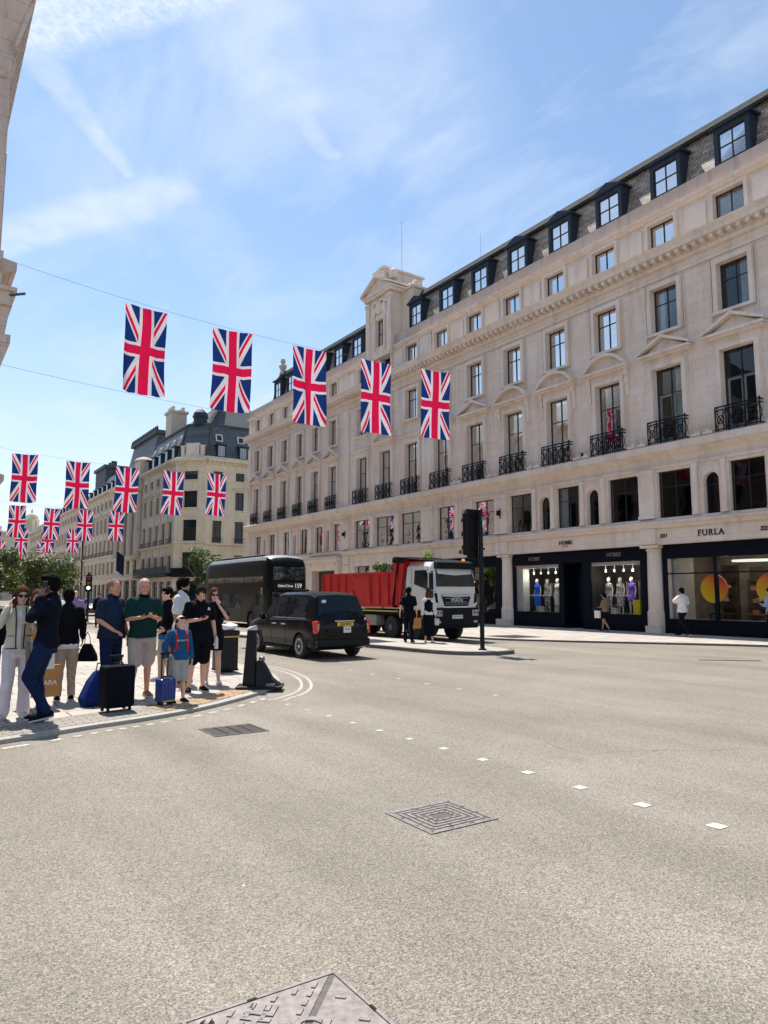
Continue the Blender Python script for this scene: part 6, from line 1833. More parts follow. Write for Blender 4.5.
def curved(z0, z1, inset0, inset1, m_, name, hw=.86, n=8, push=.03):
    """front glazing wrapped round the nose"""
    def yy(x, z):
        f = abs(x)/BW
        base = -1.3*max(0, abs(x)-.76)**2
        lean = 0 if z < 3.3 else -(z-3.3)*.14
        return base+lean*1.0+push
    g = MB()
    for k in range(n):
        xa, xb = -hw*BW+2*hw*BW*k/n, -hw*BW+2*hw*BW*(k+1)/n
        q = [(xa, yy(xa, z0), z0), (xb, yy(xb, z0), z0), (xb, yy(xb, z1), z1), (xa, yy(xa, z1), z1)]
        g.hexa([(p[0], p[1]-.05, p[2]) for p in q], q)
    return B(g, name, m_, bus)
def painted_reflection_glass():
    m, t, b = newmat('bus_glass_painted_reflections'); co = t.coord()
    n = t.noise(t.mapv(co, (1.4, 1, 2.2)), 1.8, 5, .6)  # noise blotches paint reflections and interior light into the glass colour
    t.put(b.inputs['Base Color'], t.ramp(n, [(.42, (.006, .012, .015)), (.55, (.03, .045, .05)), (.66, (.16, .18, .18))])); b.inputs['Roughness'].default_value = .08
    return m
M['busfront'] = painted_reflection_glass()
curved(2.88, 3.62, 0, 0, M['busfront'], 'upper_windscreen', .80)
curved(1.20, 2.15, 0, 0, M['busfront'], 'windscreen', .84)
ds = curved(2.30, 2.72, 0, 0, M['blackink'], 'destination_screen', .62, push=.035)
M['destwhite'] = mat('lit_destination_letters', (.6, .62, .6), .5, emit=(.8, .85, .8), estr=.35)
o = text('lettering', '159', .36, M['destwhite'], None, (0, 0, 0), (R(90), 0, pi), .006, sx=.9); o.parent = ds; o.location = (-.52, .052, 2.52)
o = text('lettering', 'Oxford Circus', .22, M['destwhite'], None, (0, 0, 0), (R(90), 0, pi), .006, sx=.75); o.parent = ds; o.location = (.30, .052, 2.52)
g = MB(); g.hexa([(-1.1, -.12, .33), (1.1, -.12, .33), (.9, .03, .33), (-.9, .03, .33)], [(-1.1, -.12, .62), (1.1, -.12, .62), (.9, .03, .62), (-.9, .03, .62)]); B(g, 'bumper', M['darkplastic'], bus)
for s in (-1, 1):
    g = MB(); g.ell((s*.92, -.06, .85), .16, .09, .12, 12, 8); B(g, 'headlight', M['lamp'], bus, smooth=True)
    g = MB(); g.tube((s*1.1, -.1, 2.3), (s*1.42, .18, 2.2), .025); g.box(min(s*1.36, s*1.5), max(s*1.36, s*1.5), .12, .2, 1.75, 2.2); B(g, 'mirror', M['darkplastic'], bus)
g = MB(); g.box(1.262, 1.275, -1.25, -1.05, 2.05, 2.42); B(g, 'side_sticker', M['yplate'], bus)
g = MB(); g.box(1.276, 1.28, -1.22, -1.08, 2.12, 2.30); B(g, 'side_sticker', M['red'], bus)
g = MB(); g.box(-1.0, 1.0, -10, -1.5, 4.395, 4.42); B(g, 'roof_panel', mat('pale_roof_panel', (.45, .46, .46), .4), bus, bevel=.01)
# --- small distant cars
def car(x, y, rz, m_, lab, grp):
    r = empty('parked_car', (x, y, 0), rz=rz, scale=.9, label=lab, category='car', group=grp)
    def s_(y, w, z0, belt, wt, zt): return (y, [(0, z0), (w*.95, z0), (w, z0+.15), (w, belt-.1), (w*.96, belt), (wt, zt-.06), (wt*.85, zt), (0, zt+.01)])
    S = [s_(-2.2, .72, .35, .75, .6, .85), s_(-2.05, .86, .25, .88, .7, .98), s_(-1.5, .9, .22, .93, .66, 1.3), s_(-.9, .9, .22, .94, .62, 1.45), s_(.2, .9, .22, .93, .62, 1.46), s_(.75, .9, .22, .92, .66, 1.2), s_(1.1, .89, .22, .9, .74, .99), s_(1.9, .84, .25, .8, .66, .86), s_(2.15, .7, .32, .65, .5, .7)]
    loft_body(S, m_, 'body', r)
    for y_ in (-1.35, 1.35):
        for sd_ in (-1, 1): wheel(r, sd_*.8, y_, .32, .2, sd_)
    for sd_ in (-1, 1):
        panel(r, [(sd_*.89, -1.3, .96), (sd_*.89, .75, .96), (sd_*.68, .35, 1.38), (sd_*.68, -.95, 1.38)], M['carglass'], 'side_window', .02, nrm=(sd_, 0, .5))
        g = MB(); g.box(min(sd_*.6, sd_*.82), max(sd_*.6, sd_*.82), -2.16, -2.02, .68, .82); B(g, 'tail_light', M['redlamp'], r)
    panel(r, [(-.66, -1.78, 1.02), (.66, -1.78, 1.02), (.56, -1.2, 1.38), (-.56, -1.2, 1.38)], M['carglass'], 'rear_window', .03, nrm=(0, -1, .6))
    panel(r, [(-.74, 1.04, 1.02), (.74, 1.04, 1.02), (.58, .38, 1.44), (-.58, .38, 1.44)], M['carglass'], 'windscreen', .02, nrm=(0, 1, .6))
    return r
M['silver'] = mat('silver_car_paint', (.45, .47, .5), .25, .4, .1, 3, coat=.5)
car(8.3, 53, 0, M['silver'], 'silver car in the distance, left of the navy-shirted man', 'distant cars')
car(8.5, 62, 0, M['white_cab'], 'white car in the distance behind the silver car', 'distant cars')
car(11.8, 57, pi, mat('dark_blue_paint', (.02, .03, .06), .25, 0, .1, 3, coat=.5), 'dark blue car in the distance in the oncoming lane', 'distant cars')
# --- litter bin
bn = empty('litter_bin', (5.45, 13.95, .075), label='black litter bin with white rubbish heaped on its lid, behind the woman in sunglasses', category='litter bin')
g = MB(); g.box(-.2, .2, -.2, .2, .02, .70); g.box(-.215, .215, -.215, .215, .0, .04); B(g, 'body', M['black_paint'], bn, bevel=.02)
g = MB(); g.box(-.225, .225, -.225, .225, .70, .80); B(g, 'lid', M['black_paint'], bn, bevel=.03)
g = MB(); g.box(-.21, .21, -.218, -.203, .66, .69); B(g, 'trim', mat('gold_trim', (.4, .28, .08), .4, .5), bn)
rb = empty('rubbish_bag', (5.45, 13.95, .875), label='crumpled white bag and papers on top of the black litter bin', category='rubbish')
g = MB(); random.seed(4)
for k in range(5): g.ell((random.uniform(-.14, .12), random.uniform(-.12, .12), .05+random.uniform(0, .05)), random.uniform(.08, .15), random.uniform(.08, .14), random.uniform(.04, .08), 9, 6)
for i, v in enumerate(g.v): g.v[i] = v+noise.noise_vector(v*9)*.025
o = B(g, 'bag', M['white'], rb)
# --- post with flared base at the kerb corner
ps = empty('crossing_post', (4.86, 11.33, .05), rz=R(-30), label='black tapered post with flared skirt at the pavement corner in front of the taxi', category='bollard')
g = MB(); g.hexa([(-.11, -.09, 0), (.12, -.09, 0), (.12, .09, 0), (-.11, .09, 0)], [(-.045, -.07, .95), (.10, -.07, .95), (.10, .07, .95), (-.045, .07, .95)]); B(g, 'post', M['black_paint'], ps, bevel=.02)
g = MB(); g.hexa([(-.09, -.09, .95), (.12, -.09, .95), (.12, .09, .95), (-.09, .09, .95)], [(-.02, -.05, 1.0), (.10, -.05, 1.03), (.10, .05, 1.03), (-.02, .05, 1.0)]); B(g, 'cap', mat('cap_painted_glint', (.5, .5, .5), .3), ps)  # pale colour of the cap stands for a white glint on top
g = MB()
sec = [(.12, .17, .44), (.20, .17, .46), (.27, .18, .36), (.38, .20, .16), (.50, .22, .06), (.54, .22, .02)]
rings = [[(x, -w_, 0), (x, w_, 0), (x, w_*.75, h), (x, -w_*.75, h)] for x, w_, h in sec]; g.loft(rings)
g.box(-.20, .56, -.24, .24, 0, .045); B(g, 'skirt', M['black_paint'], ps, bevel=.015)
g = MB(); g.lathe((.2, 0, .44), [(.05, 0), (.05, .06), (.02, .08)], 10); g.box(.3, .44, -.236, -.20, .05, .09); B(g, 'bolt', M['darkrim'], ps)
# --- banner on the far colonnaded building
bf = empty('banner_flag', (25, 97.0, 5.6), label='plain dark navy banner hanging from a slanted pole on the colonnaded building', category='banner')
g = MB(); g.tube((0, 0, 0), (-2.6, -.6, 1.7), .05, .03); B(g, 'pole', M['white'], bf)
g = MB()
n = 8
for k in range(n):
    f0, f1 = .55+.4*k/n, .55+.4*(k+1)/n
    a = Vector((-2.6*f0, -.6*f0+.04*sin(k*1.7), 1.7*f0)); b = Vector((-2.6*f1, -.6*f1+.04*sin(k*1.7+1.7), 1.7*f1))
    g.face([a, b, (b.x, b.y, b.z-2.6), (a.x, a.y, a.z-2.6)])
B(g, 'cloth', mat('navy_cloth', (.01, .015, .05), .8), bf, smooth=True)
# ---------------------------------------------------------------- people
def cloth(name, c, rough=.85, var=.15, patt=None):
    m, t, b = newmat(name); co = t.coord()
    n = t.noise(co, 7, 5)
    col = t.mix(1, c4(c), t.ramp(n, [(.3, (1-var,)*3), (.7, (1+var*.5,)*3)]), 'MULTIPLY')
    if patt:
        v = t.node('ShaderNodeTexVoronoi'); t.put(v.inputs['Vector'], co); v.inputs['Scale'].default_value = patt[1]
        col = t.mix(t.math('GREATER_THAN', t.sep(v.outputs['Color'])[0], .55), col, c4(patt[0]))
    t.put(b.inputs['Base Color'], col); b.inputs['Roughness'].default_value = rough; b.inputs['Specular IOR Level'].default_value = .12
    t.put(b.inputs['Normal'], t.bump(t.noise(co, 10, 6, .6), .5, .02))
    return m
def skin_mat(name, c):
    m, t, b = newmat(name); co = t.coord()
    t.put(b.inputs['Base Color'], t.mix(t.noise(co, 14, 4), c4(tuple(a*.88 for a in c)), c4(tuple(min(1, a*1.1) for a in c))))
    b.inputs['Roughness'].default_value = .5; b.inputs['Subsurface Weight'].default_value = .0
    return m
SK = {'pink': skin_mat('ruddy_skin', (.62, .28, .19)), 'fair': skin_mat('fair_skin', (.68, .40, .29)), 'tan': skin_mat('tan_skin', (.38, .21, .13)), 'brown': skin_mat('brown_skin', (.20, .10, .06)), 'mannequin': mat('white_mannequin_plastic', (.62, .58, .54), .4)}
C = {k: cloth(k+'_cloth', v) for k, v in dict(navy=(.004, .006, .014), polo=(.014, .026, .052), green=(.008, .035, .034), black=(.004, .005, .008), white=(.72, .70, .68), cream=(.66, .58, .46), jeans=(.008, .018, .058), beige=(.42, .33, .24), stone=(.45, .38, .33), grey=(.34, .33, .33), purple=(.26, .20, .42), hoodie=(.015, .085, .20), red=(.5, .03, .04), brown=(.25, .18, .12), pale=(.55, .52, .52), pinkwhite=(.66, .58, .60), lblue=(.28, .36, .5), tanb=(.45, .22, .08), blue=(.008, .025, .14)).items()}
C['pattern'] = cloth('patterned_cloth', (.5, .47, .42), patt=((.05, .06, .12), 38)); C['pattern2'] = cloth('floral_cloth', (.08, .08, .1), patt=((.5, .45, .4), 34))
C['manblue'] = cloth('royal_blue_cloth', (.02, .10, .55)); C['manpurple'] = cloth('violet_cloth', (.20, .10, .55)); C['mancream'] = cloth('ivory_cloth', (.6, .56, .5))
HAIR = {k: mat(k+'_hair', v, .85, 0, .3, 40, bump=.6, bscale=120, spec=.08) for k, v in dict(black=(.005, .0045, .004), brown=(.035, .02, .012), grey=(.35, .33, .30), auburn=(.11, .045, .02), stubble=(.26, .17, .13), silver=(.5, .47, .43)).items()}
M['sole'] = mat('pale_sole', (.5, .48, .45), .7)
M['eye'] = mat('dark_eye', (.02, .015, .012), .3)
M['lips'] = mat('lips', (.35, .11, .09), .5)

def cap_tube(g, p0, p1, r0, r1, n=10):
    """tapered limb piece with round ends"""
    p0, p1 = Vector(p0), Vector(p1); L = (p1-p0).length
    if L < 1e-5: return
    d = (p1-p0)/L; a = d.orthogonal().normalized(); b = d.cross(a)
    rings = []
    for t_ in (-.85, -.45, 0, ):
        rr = r0*sqrt(max(0, 1-t_*t_)); rings.append((p0+d*(r0*t_), rr))
    for t_ in (.25, .5, .75): rings.append((p0.lerp(p1, t_), r0+(r1-r0)*t_))
    for t_ in (0, .45, .85): rings.append((p1+d*(r1*t_), r1*sqrt(1-t_*t_)))
    g.loft([[c+(a*cos(2*pi*k/n)+b*sin(2*pi*k/n))*r for k in range(n)] for c, r in rings])
def ell_loft(g, rings, n=16):
    """rings: (cx, cy, z, rx, ry)"""
    g.loft([[Vector((cx+rx*cos(2*pi*k/n), cy+ry*sin(2*pi*k/n), z)) for k in range(n)] for cx, cy, z, rx, ry in rings])

def remesh(g, name, m_, par, vox, smooth_it=3, wr=0.0, wsc=6, seed=0, extra=None):
    o = g.build(name, m_, None, off=Z0, fix=True)
    md = o.modifiers.new('r', 'REMESH'); md.mode = 'VOXEL'; md.voxel_size = vox; md.use_smooth_shade = True
    if smooth_it:
        s = o.modifiers.new('s', 'SMOOTH'); s.factor = .5; s.iterations = smooth_it
    bpy.context.view_layer.update(); bake(o)
    if wr:
        sv = Vector((seed*3.1, seed*1.7, seed*.9))
        for v, nn in zip(o.data.vertices, [Vector(v.normal) for v in o.data.vertices]):
            q = Vector((v.co.x, v.co.y, v.co.z*.75))*wsc+sv
            f = noise.noise(q)*.6+(.5-abs(noise.noise(q*1.9)))*.5
            v.co += nn*wr*f
    o.data.materials.clear(); o.data.materials.append(m_); o.data.shade_smooth(); o.parent = par
    return o

def hand(g, w, d, nrm, side, curl=.35, s=1.0):
    """palm and five fingers; d along the hand, nrm out of the back of the hand, side +1 thumb towards d x nrm"""
    w = Vector(w); d = Vector(d).normalized(); nrm = Vector(nrm); nrm = (nrm-d*nrm.dot(d)).normalized(); ac = d.cross(nrm)*side
    M3 = Matrix((ac, d, nrm)).transposed()
    g.ell(w+d*.048*s, .040*s, .052*s, .017*s, 12, 8, rot=M3)
    for k, (off, L) in enumerate(((.027, .072), (.009, .080), (-.010, .074), (-.027, .058))):
        p = w+d*.085*s+ac*off*s
        dd = d.copy()
        for j, f in enumerate((.45, .32, .25)):
            dd = (dd-nrm*curl*(.5+.5*j)).normalized(); q = p+dd*L*f*s
            cap_tube(g, p, q, .0095*s, .0085*s, 6); p = q
    p = w+d*.03*s+ac*.03*s; dd = (d*.6+ac*.75-nrm*.3).normalized(); q = p+dd*.038*s; cap_tube(g, p, q, .012*s, .010*s, 6)
    dd = (d*.9+ac*.2-nrm*(.2+curl)).normalized(); cap_tube(g, q, q+dd*.03*s, .010*s, .009*s, 6)

ARMS = {
 'down':  ((.235, -.03, 1.13), (.25, .05, .89), (.02, .15, -1), (1, 0, 0)),
 'back':  ((.23, -.12, 1.15), (.25, -.20, .92), (0, -.2, -1), (1, 0, 0)),
 'swing': ((.23, .06, 1.14), (.24, .20, .95), (0, .4, -1), (1, 0, 0)),
 'phone': ((.25, .16, 1.22), (.145, .10, 1.47), (-.30, -.25, .95), (.9, .3, .2)),
 'front': ((.235, .03, 1.14), (.07, .27, 1.17), (-.5, .8, .15), (.2, -.2, -1)),
 'handle': ((.26, .0, 1.15), (.20, .24, 1.0), (-.1, .9, -.3), (0, .3, 1)),
 'side_handle': ((.30, -.02, 1.16), (.34, .12, .93), (.1, .4, -.7), (.8, 0, .4)),
 'face':  ((.24, .18, 1.20), (.08, .20, 1.44), (-.3, -.3, .9), (.3, 1, 0)),
 'chest': ((.24, .02, 1.16), (.13, .20, 1.24), (-.7, .5, .25), (.1, .6, .8)),
 'hip': ((.24, -.05, 1.15), (.22, .12, .98), (-.2, .8, -.4), (.8, .3, 0)),
 'forearm': ((.24, -.02, 1.14), (.22, .20, 1.10), (-.1, 1, 0), (0, 0, 1)),
}
LEGS = {
 'stand': (((.095, .02, .50), (.11, -.02, .08), 8), ((-.095, .02, .50), (-.11, -.02, .08), -8)),
 'relax': (((.11, .05, .50), (.15, .02, .08), 22), ((-.09, .01, .50), (-.10, -.04, .08), -5)),
 'walk':  (((.09, .20, .53), (.09, .26, .10), 0), ((-.09, -.02, .50), (-.09, -.30, .14), 0)),
 'step':  (((.085, .13, .52), (.085, .02, .09), 0), ((-.085, .20, .54), (-.085, .02, .12), 0)),
 'child': (((.08, .02, .48), (.11, -.01, .08), 10), ((-.08, .02, .48), (-.11, -.01, .08), -10)),
}
def person(lab, x, y, z, head_to, h, top, bottom, shoes, hair, skin='fair', arms=('down', 'down'), legs='stand', yaw=0, pitch=0, fat=0.0, female=False, sleeve='short', leg='long', hairstyle='short', lean=0.0, vox=.0085, sunglasses=False, glasses_hair=None, cap=None, name='person', category='person', group=None, dress=None, hem=.5, beard=False, sole=True, seed=0, jacket=None, topw=0.0, wide=0.0, headscale=1.0):
    hx, hy = head_to; rz = atan2(-hx, hy)
    root = empty(name, (x, y, z), rz=rz, scale=h/1.75, label=lab, category=category, group=group)
    SW_ = .185 if not female else .162; HW = .09
    def L(p): return Vector((p[0], p[1]+lean*max(0, p[2]-.92), p[2]))
    hipz = .92
    ar = []
    for s, k in ((1, arms[0]), (-1, arms[1])):
        e, w_, d, nr = ARMS[k] if isinstance(k, str) else k
        f = lambda v: Vector((s*v[0]*(SW_/.185 if k in ('down', 'back', 'swing') else 1)+ (s*fat*.06 if k in ('down', 'back', 'swing', 'side_handle') else 0), v[1], v[2]))
        ar.append((L((s*(SW_-.008), -.01, 1.392)), L(f(e)), L(f(w_)), Vector((s*d[0], d[1], d[2])), Vector((s*nr[0], nr[1], nr[2])), s))
    lg = LEGS[legs] if isinstance(legs, str) else legs
    # ---- body
    g = MB()
    F_ = fat
    body = [(.86, 0, .13, .10), (.92, -.01, .16, .115), (1.0, 0, .15, .11), (1.08, .0+.02*F_, .137+.03*F_, .095+.04*F_), (1.2, .005, .15+.02*F_, .108+.02*F_), (1.30, .005, .162, .115), (1.37, 0, .155, .098), (1.42, -.005, .11, .078), (1.47, -.008, .06, .056)]
    if female: body = [(a, b, c*(.93 if a > 1.15 else .98), d*.95) for a, b, c, d in body]
    ell_loft(g, [(0, L((0, b, a)).y, a, c, d) for a, b, c, d in body])
    for sh, e, w_, d, nr, s in ar:
        cap_tube(g, L((s*.08, -.01, 1.405)), sh, .045, .050); cap_tube(g, sh, e, .050 if not female else .041, .038 if not female else .032); cap_tube(g, e, w_, .039 if not female else .033, .026 if not female else .022)
        hand(g, w_, d, nr, -s, s=1.0 if not female else .9)
    hips = [Vector((HW, 0, hipz)), Vector((-HW, 0, hipz))]
    for hp, (kn, an, toe) in zip(hips, lg):
        kn, an = Vector(kn), Vector(an)
        cap_tube(g, hp, kn, .085+.012*F_, .052); mid = kn.lerp(an, .32)+Vector((0, -.015, 0)); cap_tube(g, kn, mid, .050, .052+.004*F_); cap_tube(g, mid, an, .052, .034)
        t_ = R(toe); fd = Vector((-sin(t_)*-1, cos(t_), 0)); cap_tube(g, an-Vector((0, 0, .03)), an+fd*.12-Vector((0, 0, .048)), .028, .020)
    # head
    hc = L((0, .015, 1.615)); nb = L((0, -.01, 1.47))
    RM = Matrix.Rotation(R(yaw), 3, 'Z') @ Matrix.Rotation(R(pitch), 3, 'X')
    HP = nb+Vector((0, 0, .05))
    def H(p): return HP + RM @ (Vector(p)*headscale + (hc-HP))
    cap_tube(g, nb-Vector((0, 0, .03)), H((0, -.02, -.05)), .056 if not female else .046, .052 if not female else .044)
    hr = [(-.122, .045, .022, .020), (-.112, .038, .040, .040), (-.085, .022, .054, .062), (-.05, .008, .066, .083), (0, 0, .073, .094), (.04, -.004, .076, .099), (.08, -.010, .070, .092), (.108, -.014, .050, .068), (.124, -.016, .022, .032)]
    wd = .95 if female else 1.0
    g.loft([[H((rx*wd*cos(2*pi*k/16), cy+ry*sin(2*pi*k/16), zz)) for k in range(16)] for zz, cy, rx, ry in hr])
    g.ell(H((0, .098, -.022)), .013, .017, .022, 8, 6, rot=RM); g.ell(H((0, .092, .002)), .009, .013, .026, 8, 6, rot=RM)
    g.ell(H((0, .082, .026)), .05, .014, .010, 10, 6, rot=RM)      # brow
    g.ell(H((0, .086, -.066)), .022, .012, .012, 8, 6, rot=RM); g.ell(H((0, .072, -.10)), .022, .018, .016, 8, 6, rot=RM)
    for s in (-1, 1):
        g.ell(H((s*.076, -.008, -.008)), .009, .018, .031, 8, 6, rot=RM); g.ell(H((s*.04, .066, -.035)), .022, .02, .022, 8, 6, rot=RM)
    b_ = remesh(g, 'body', SK[skin], root, vox, 2)
    far = vox > .012
    if name == 'person':
        if not far:
            g = MB()
            for s in (-1, 1): g.ell(H((s*.031, .0875, -.002)), .0115, .006, .0065, 8, 6, rot=RM)
            g.build('eyes', M['eye'], root, off=Z0, smooth=True)
            g = MB(); g.ell(H((0, .0985, -.064)), .021, .005, .006, 8, 6, rot=RM); g.build('mouth', M['lips'], root, off=Z0, smooth=True)
            g = MB()
            for s in (-1, 1): g.ell(H((s*.032, .094, .021)), .019, .005, .0045, 8, 6, rot=RM)
            g.build('eyebrows', HAIR[hair] if hair else HAIR['grey'], root, off=Z0, smooth=True)
    if sunglasses:
        g = MB()
        for s in (-1, 1):
            g.ell(H((s*.032, .100, .0)), .027, .008, .021, 10, 6, rot=RM); g.tube(H((s*.055, .095, .006)), H((s*.078, .0, .004)), .003)
        g.tube(H((-.01, .105, .005)), H((.01, .105, .005)), .003)
        g.build('sunglasses', M['carglass'], root, off=Z0, smooth=True)
    if hair and hairstyle != 'none':
        g = MB()
        if hairstyle == 'buzz': g.ell(H((0, -.012, .034)), .0795, .099, .098, 16, 12, rot=RM)
        else:
            k = 1.0 if hairstyle != 'quiff' else 1.06
            g.ell(H((0, -.014, .034)), .086*k, .104*k, .108*k, 18, 12, rot=RM); g.ell(H((0, -.045, -.01)), .078, .07, .085, 14, 10, rot=RM)
            if hairstyle in ('fringe', 'quiff'): g.ell(H((0, .052, .080 if hairstyle == 'fringe' else .105)), .070, .052, .036 if hairstyle == 'fringe' else .03, 12, 8, rot=RM)
            for s in (-1, 1): g.ell(H((s*.072, .0, .028)), .016, .04, .045, 8, 6, rot=RM)
            if hairstyle == 'long':
                g.ell(H((0, -.075, -.09)), .092, .05, .15, 14, 10, rot=RM)
                for s in (-1, 1): g.ell(H((s*.076, -.015, -.075)), .03, .045, .13, 10, 8, rot=RM)
            if hairstyle == 'tail':
                cap_tube(g, H((0, -.1, .03)), H((0, -.15, -.12)), .035, .015)
        remesh(g, 'hair', HAIR[hair], root, max(.009, vox), 1, wr=.010 if hairstyle != 'buzz' else .001, wsc=38, seed=seed)
    if beard:
        g = MB(); g.loft([[H((rx*cos(2*pi*k/14), cy+ry*sin(2*pi*k/14), zz)) for k in range(14)] for zz, cy, rx, ry in [(-.128, .045, .024, .022), (-.112, .036, .045, .046), (-.088, .024, .057, .064), (-.066, .01, .062, .074), (-.06, .0, .055, .06)]])
        remesh(g, 'beard', HAIR[hair], root, .009, 1, wr=.004, wsc=60)
    if cap:
        g = MB(); g.ell(H((0, -.012, .055)), .092, .112, .095, 16, 10, rot=RM); g.ell(H((0, .10, .045)), .075, .085, .012, 14, 6, rot=RM)
        g.build('cap', C[cap] if cap in C else HAIR[cap], root, off=Z0, smooth=True)
    # ---- clothes
    cv = max(.012, vox*1.3); e = .017+topw
    if top:
        g = MB()
        tb = [(.87 if not dress else .9, .01*F_, .166+.03*F_, .132+.045*F_), (.95, .01*F_, .164+.028*F_, .128+.05*F_), (1.02, 0, .148+.025*F_, .108+.04*F_), (1.09, .01*F_, .142+.045*F_, .10+.07*F_), (1.2, .005+.012*F_, .155+.035*F_, .112+.05*F_), (1.30, .005, .167, .12+.01*F_), (1.37, 0, .165, .106), (1.425, -.005, .125, .088), (1.46, -.008, .078, .068), (1.485, -.008, .064, .060)]
        if female: tb = [(a, b+(.012 if 1.25 < a < 1.35 else 0), c*(.92 if a > 1.15 else .95), d*(1.02 if 1.2 < a < 1.35 else .95)) for a, b, c, d in tb]
        ell_loft(g, [(0, L((0, b, a)).y, a, c+e, d+e) for a, b, c, d in tb])
        for sh, el, w_, d, nr, s in ar:
            ra = (.050 if not female else .041)+e*.9
            cap_tube(g, L((s*.07, -.01, 1.412)), sh, .046+e*.6, ra)
            if sleeve == 'short': cap_tube(g, sh, sh.lerp(el, .72), ra+.004, ra+.008)
            elif sleeve == 'long': cap_tube(g, sh, el, ra, ra-.006); cap_tube(g, el, el.lerp(w_, .92), ra-.006, .034+e*.6)
            elif sleeve == 'none': pass
        # collar
        if sleeve != 'none' and not female: cap_tube(g, L((0, -.012, 1.465)), L((0, -.012, 1.49)), .064+e*.3, .062+e*.2)
        remesh(g, 'shirt' if not jacket else 'jacket', C[top], root, cv, 2, wr=.022, wsc=7, seed=seed)
    def legcloth(frac, m_, nm, loose):
        g = MB()
        ell_loft(g, [(0, 0, z_, rx+loose*.4, ry+loose*.4) for z_, rx, ry in ((.80, .165, .12), (.86, .172+.01*F_, .128+.01*F_), (.93, .162+.012*F_, .120+.012*F_), (.99, .146+.01*F_, .106+.01*F_))])
        for hp, (kn, an, toe) in zip(hips, lg):
            kn, an = Vector(kn), Vector(an)
            if frac <= .5:
                q = hp.lerp(kn, frac*2); cap_tube(g, hp, q, .098+loose, .080+loose+.01)
            else:
                cap_tube(g, hp, kn, .096+loose, .064+loose+.004); q = kn.lerp(an, (frac-.5)*2)
                cap_tube(g, kn, q, .064+loose, .05+loose+wide)
        remesh(g, nm, m_, root, cv, 2, wr=.020, wsc=6, seed=seed+5)
    if bottom:
        if leg == 'long': legcloth(.985, C[bottom], 'trousers', .006)
        elif leg == 'shorts': legcloth(.47, C[bottom], 'shorts', .014)
        elif leg == 'tight': legcloth(.97, C[bottom], 'trousers', -.004)
    if dress:
        g = MB(); zs = hem
        ell_loft(g, [(0, .01, zs, .20+wide, .17+wide), ((0), .005, (zs+.95)/2, .195, .155), (0, 0, .92, .178, .135), (0, 0, 1.0, .15, .11), (0, 0, 1.08, .14, .10)])
        remesh(g, 'skirt', C[dress], root, cv, 2, wr=.02, wsc=6, seed=seed+2)
    if shoes:
        for kn, an, toe in lg:
            an = Vector(an); t_ = R(toe); fd = Vector((sin(t_), cos(t_), 0)); sdv = Vector((cos(t_), -sin(t_), 0))
            base = an.z-.08
            tilt = 0.0 if base < .03 else -.9*base/.25*1.6
            def P(f, w_, zz): 
                q = fd*f; return Vector((an.x, an.y, 0))+q+sdv*w_+Vector((0, 0, zz+base+tilt*(f-0)*1.0))
            g = MB(); secs = [(-.075, .030, .06), (-.06, .038, .085), (-.01, .040, .095), (.05, .044, .088), (.11, .050, .074), (.16, .047, .060), (.195, .028, .042)]
            g.loft([[P(f, w_*cos(a), .018+(hh-.018)*max(0, sin(a)) if sin(a) > 0 else .018) for a in [2*pi*k/12 for k in range(12)]] for f, w_, hh in secs])
            so = g.build('shoe', C[shoes], root, off=Z0, smooth=True)
            if sole:
                g = MB(); g.loft([[P(f, w_*1.05*c_, zz) for c_, zz in ((-1, 0.0), (1, 0.0), (1, .02), (-1, .02))] for f, w_, hh in secs]); g.build('sole', M['sole'], so, off=Z0)
    return root, H, ar

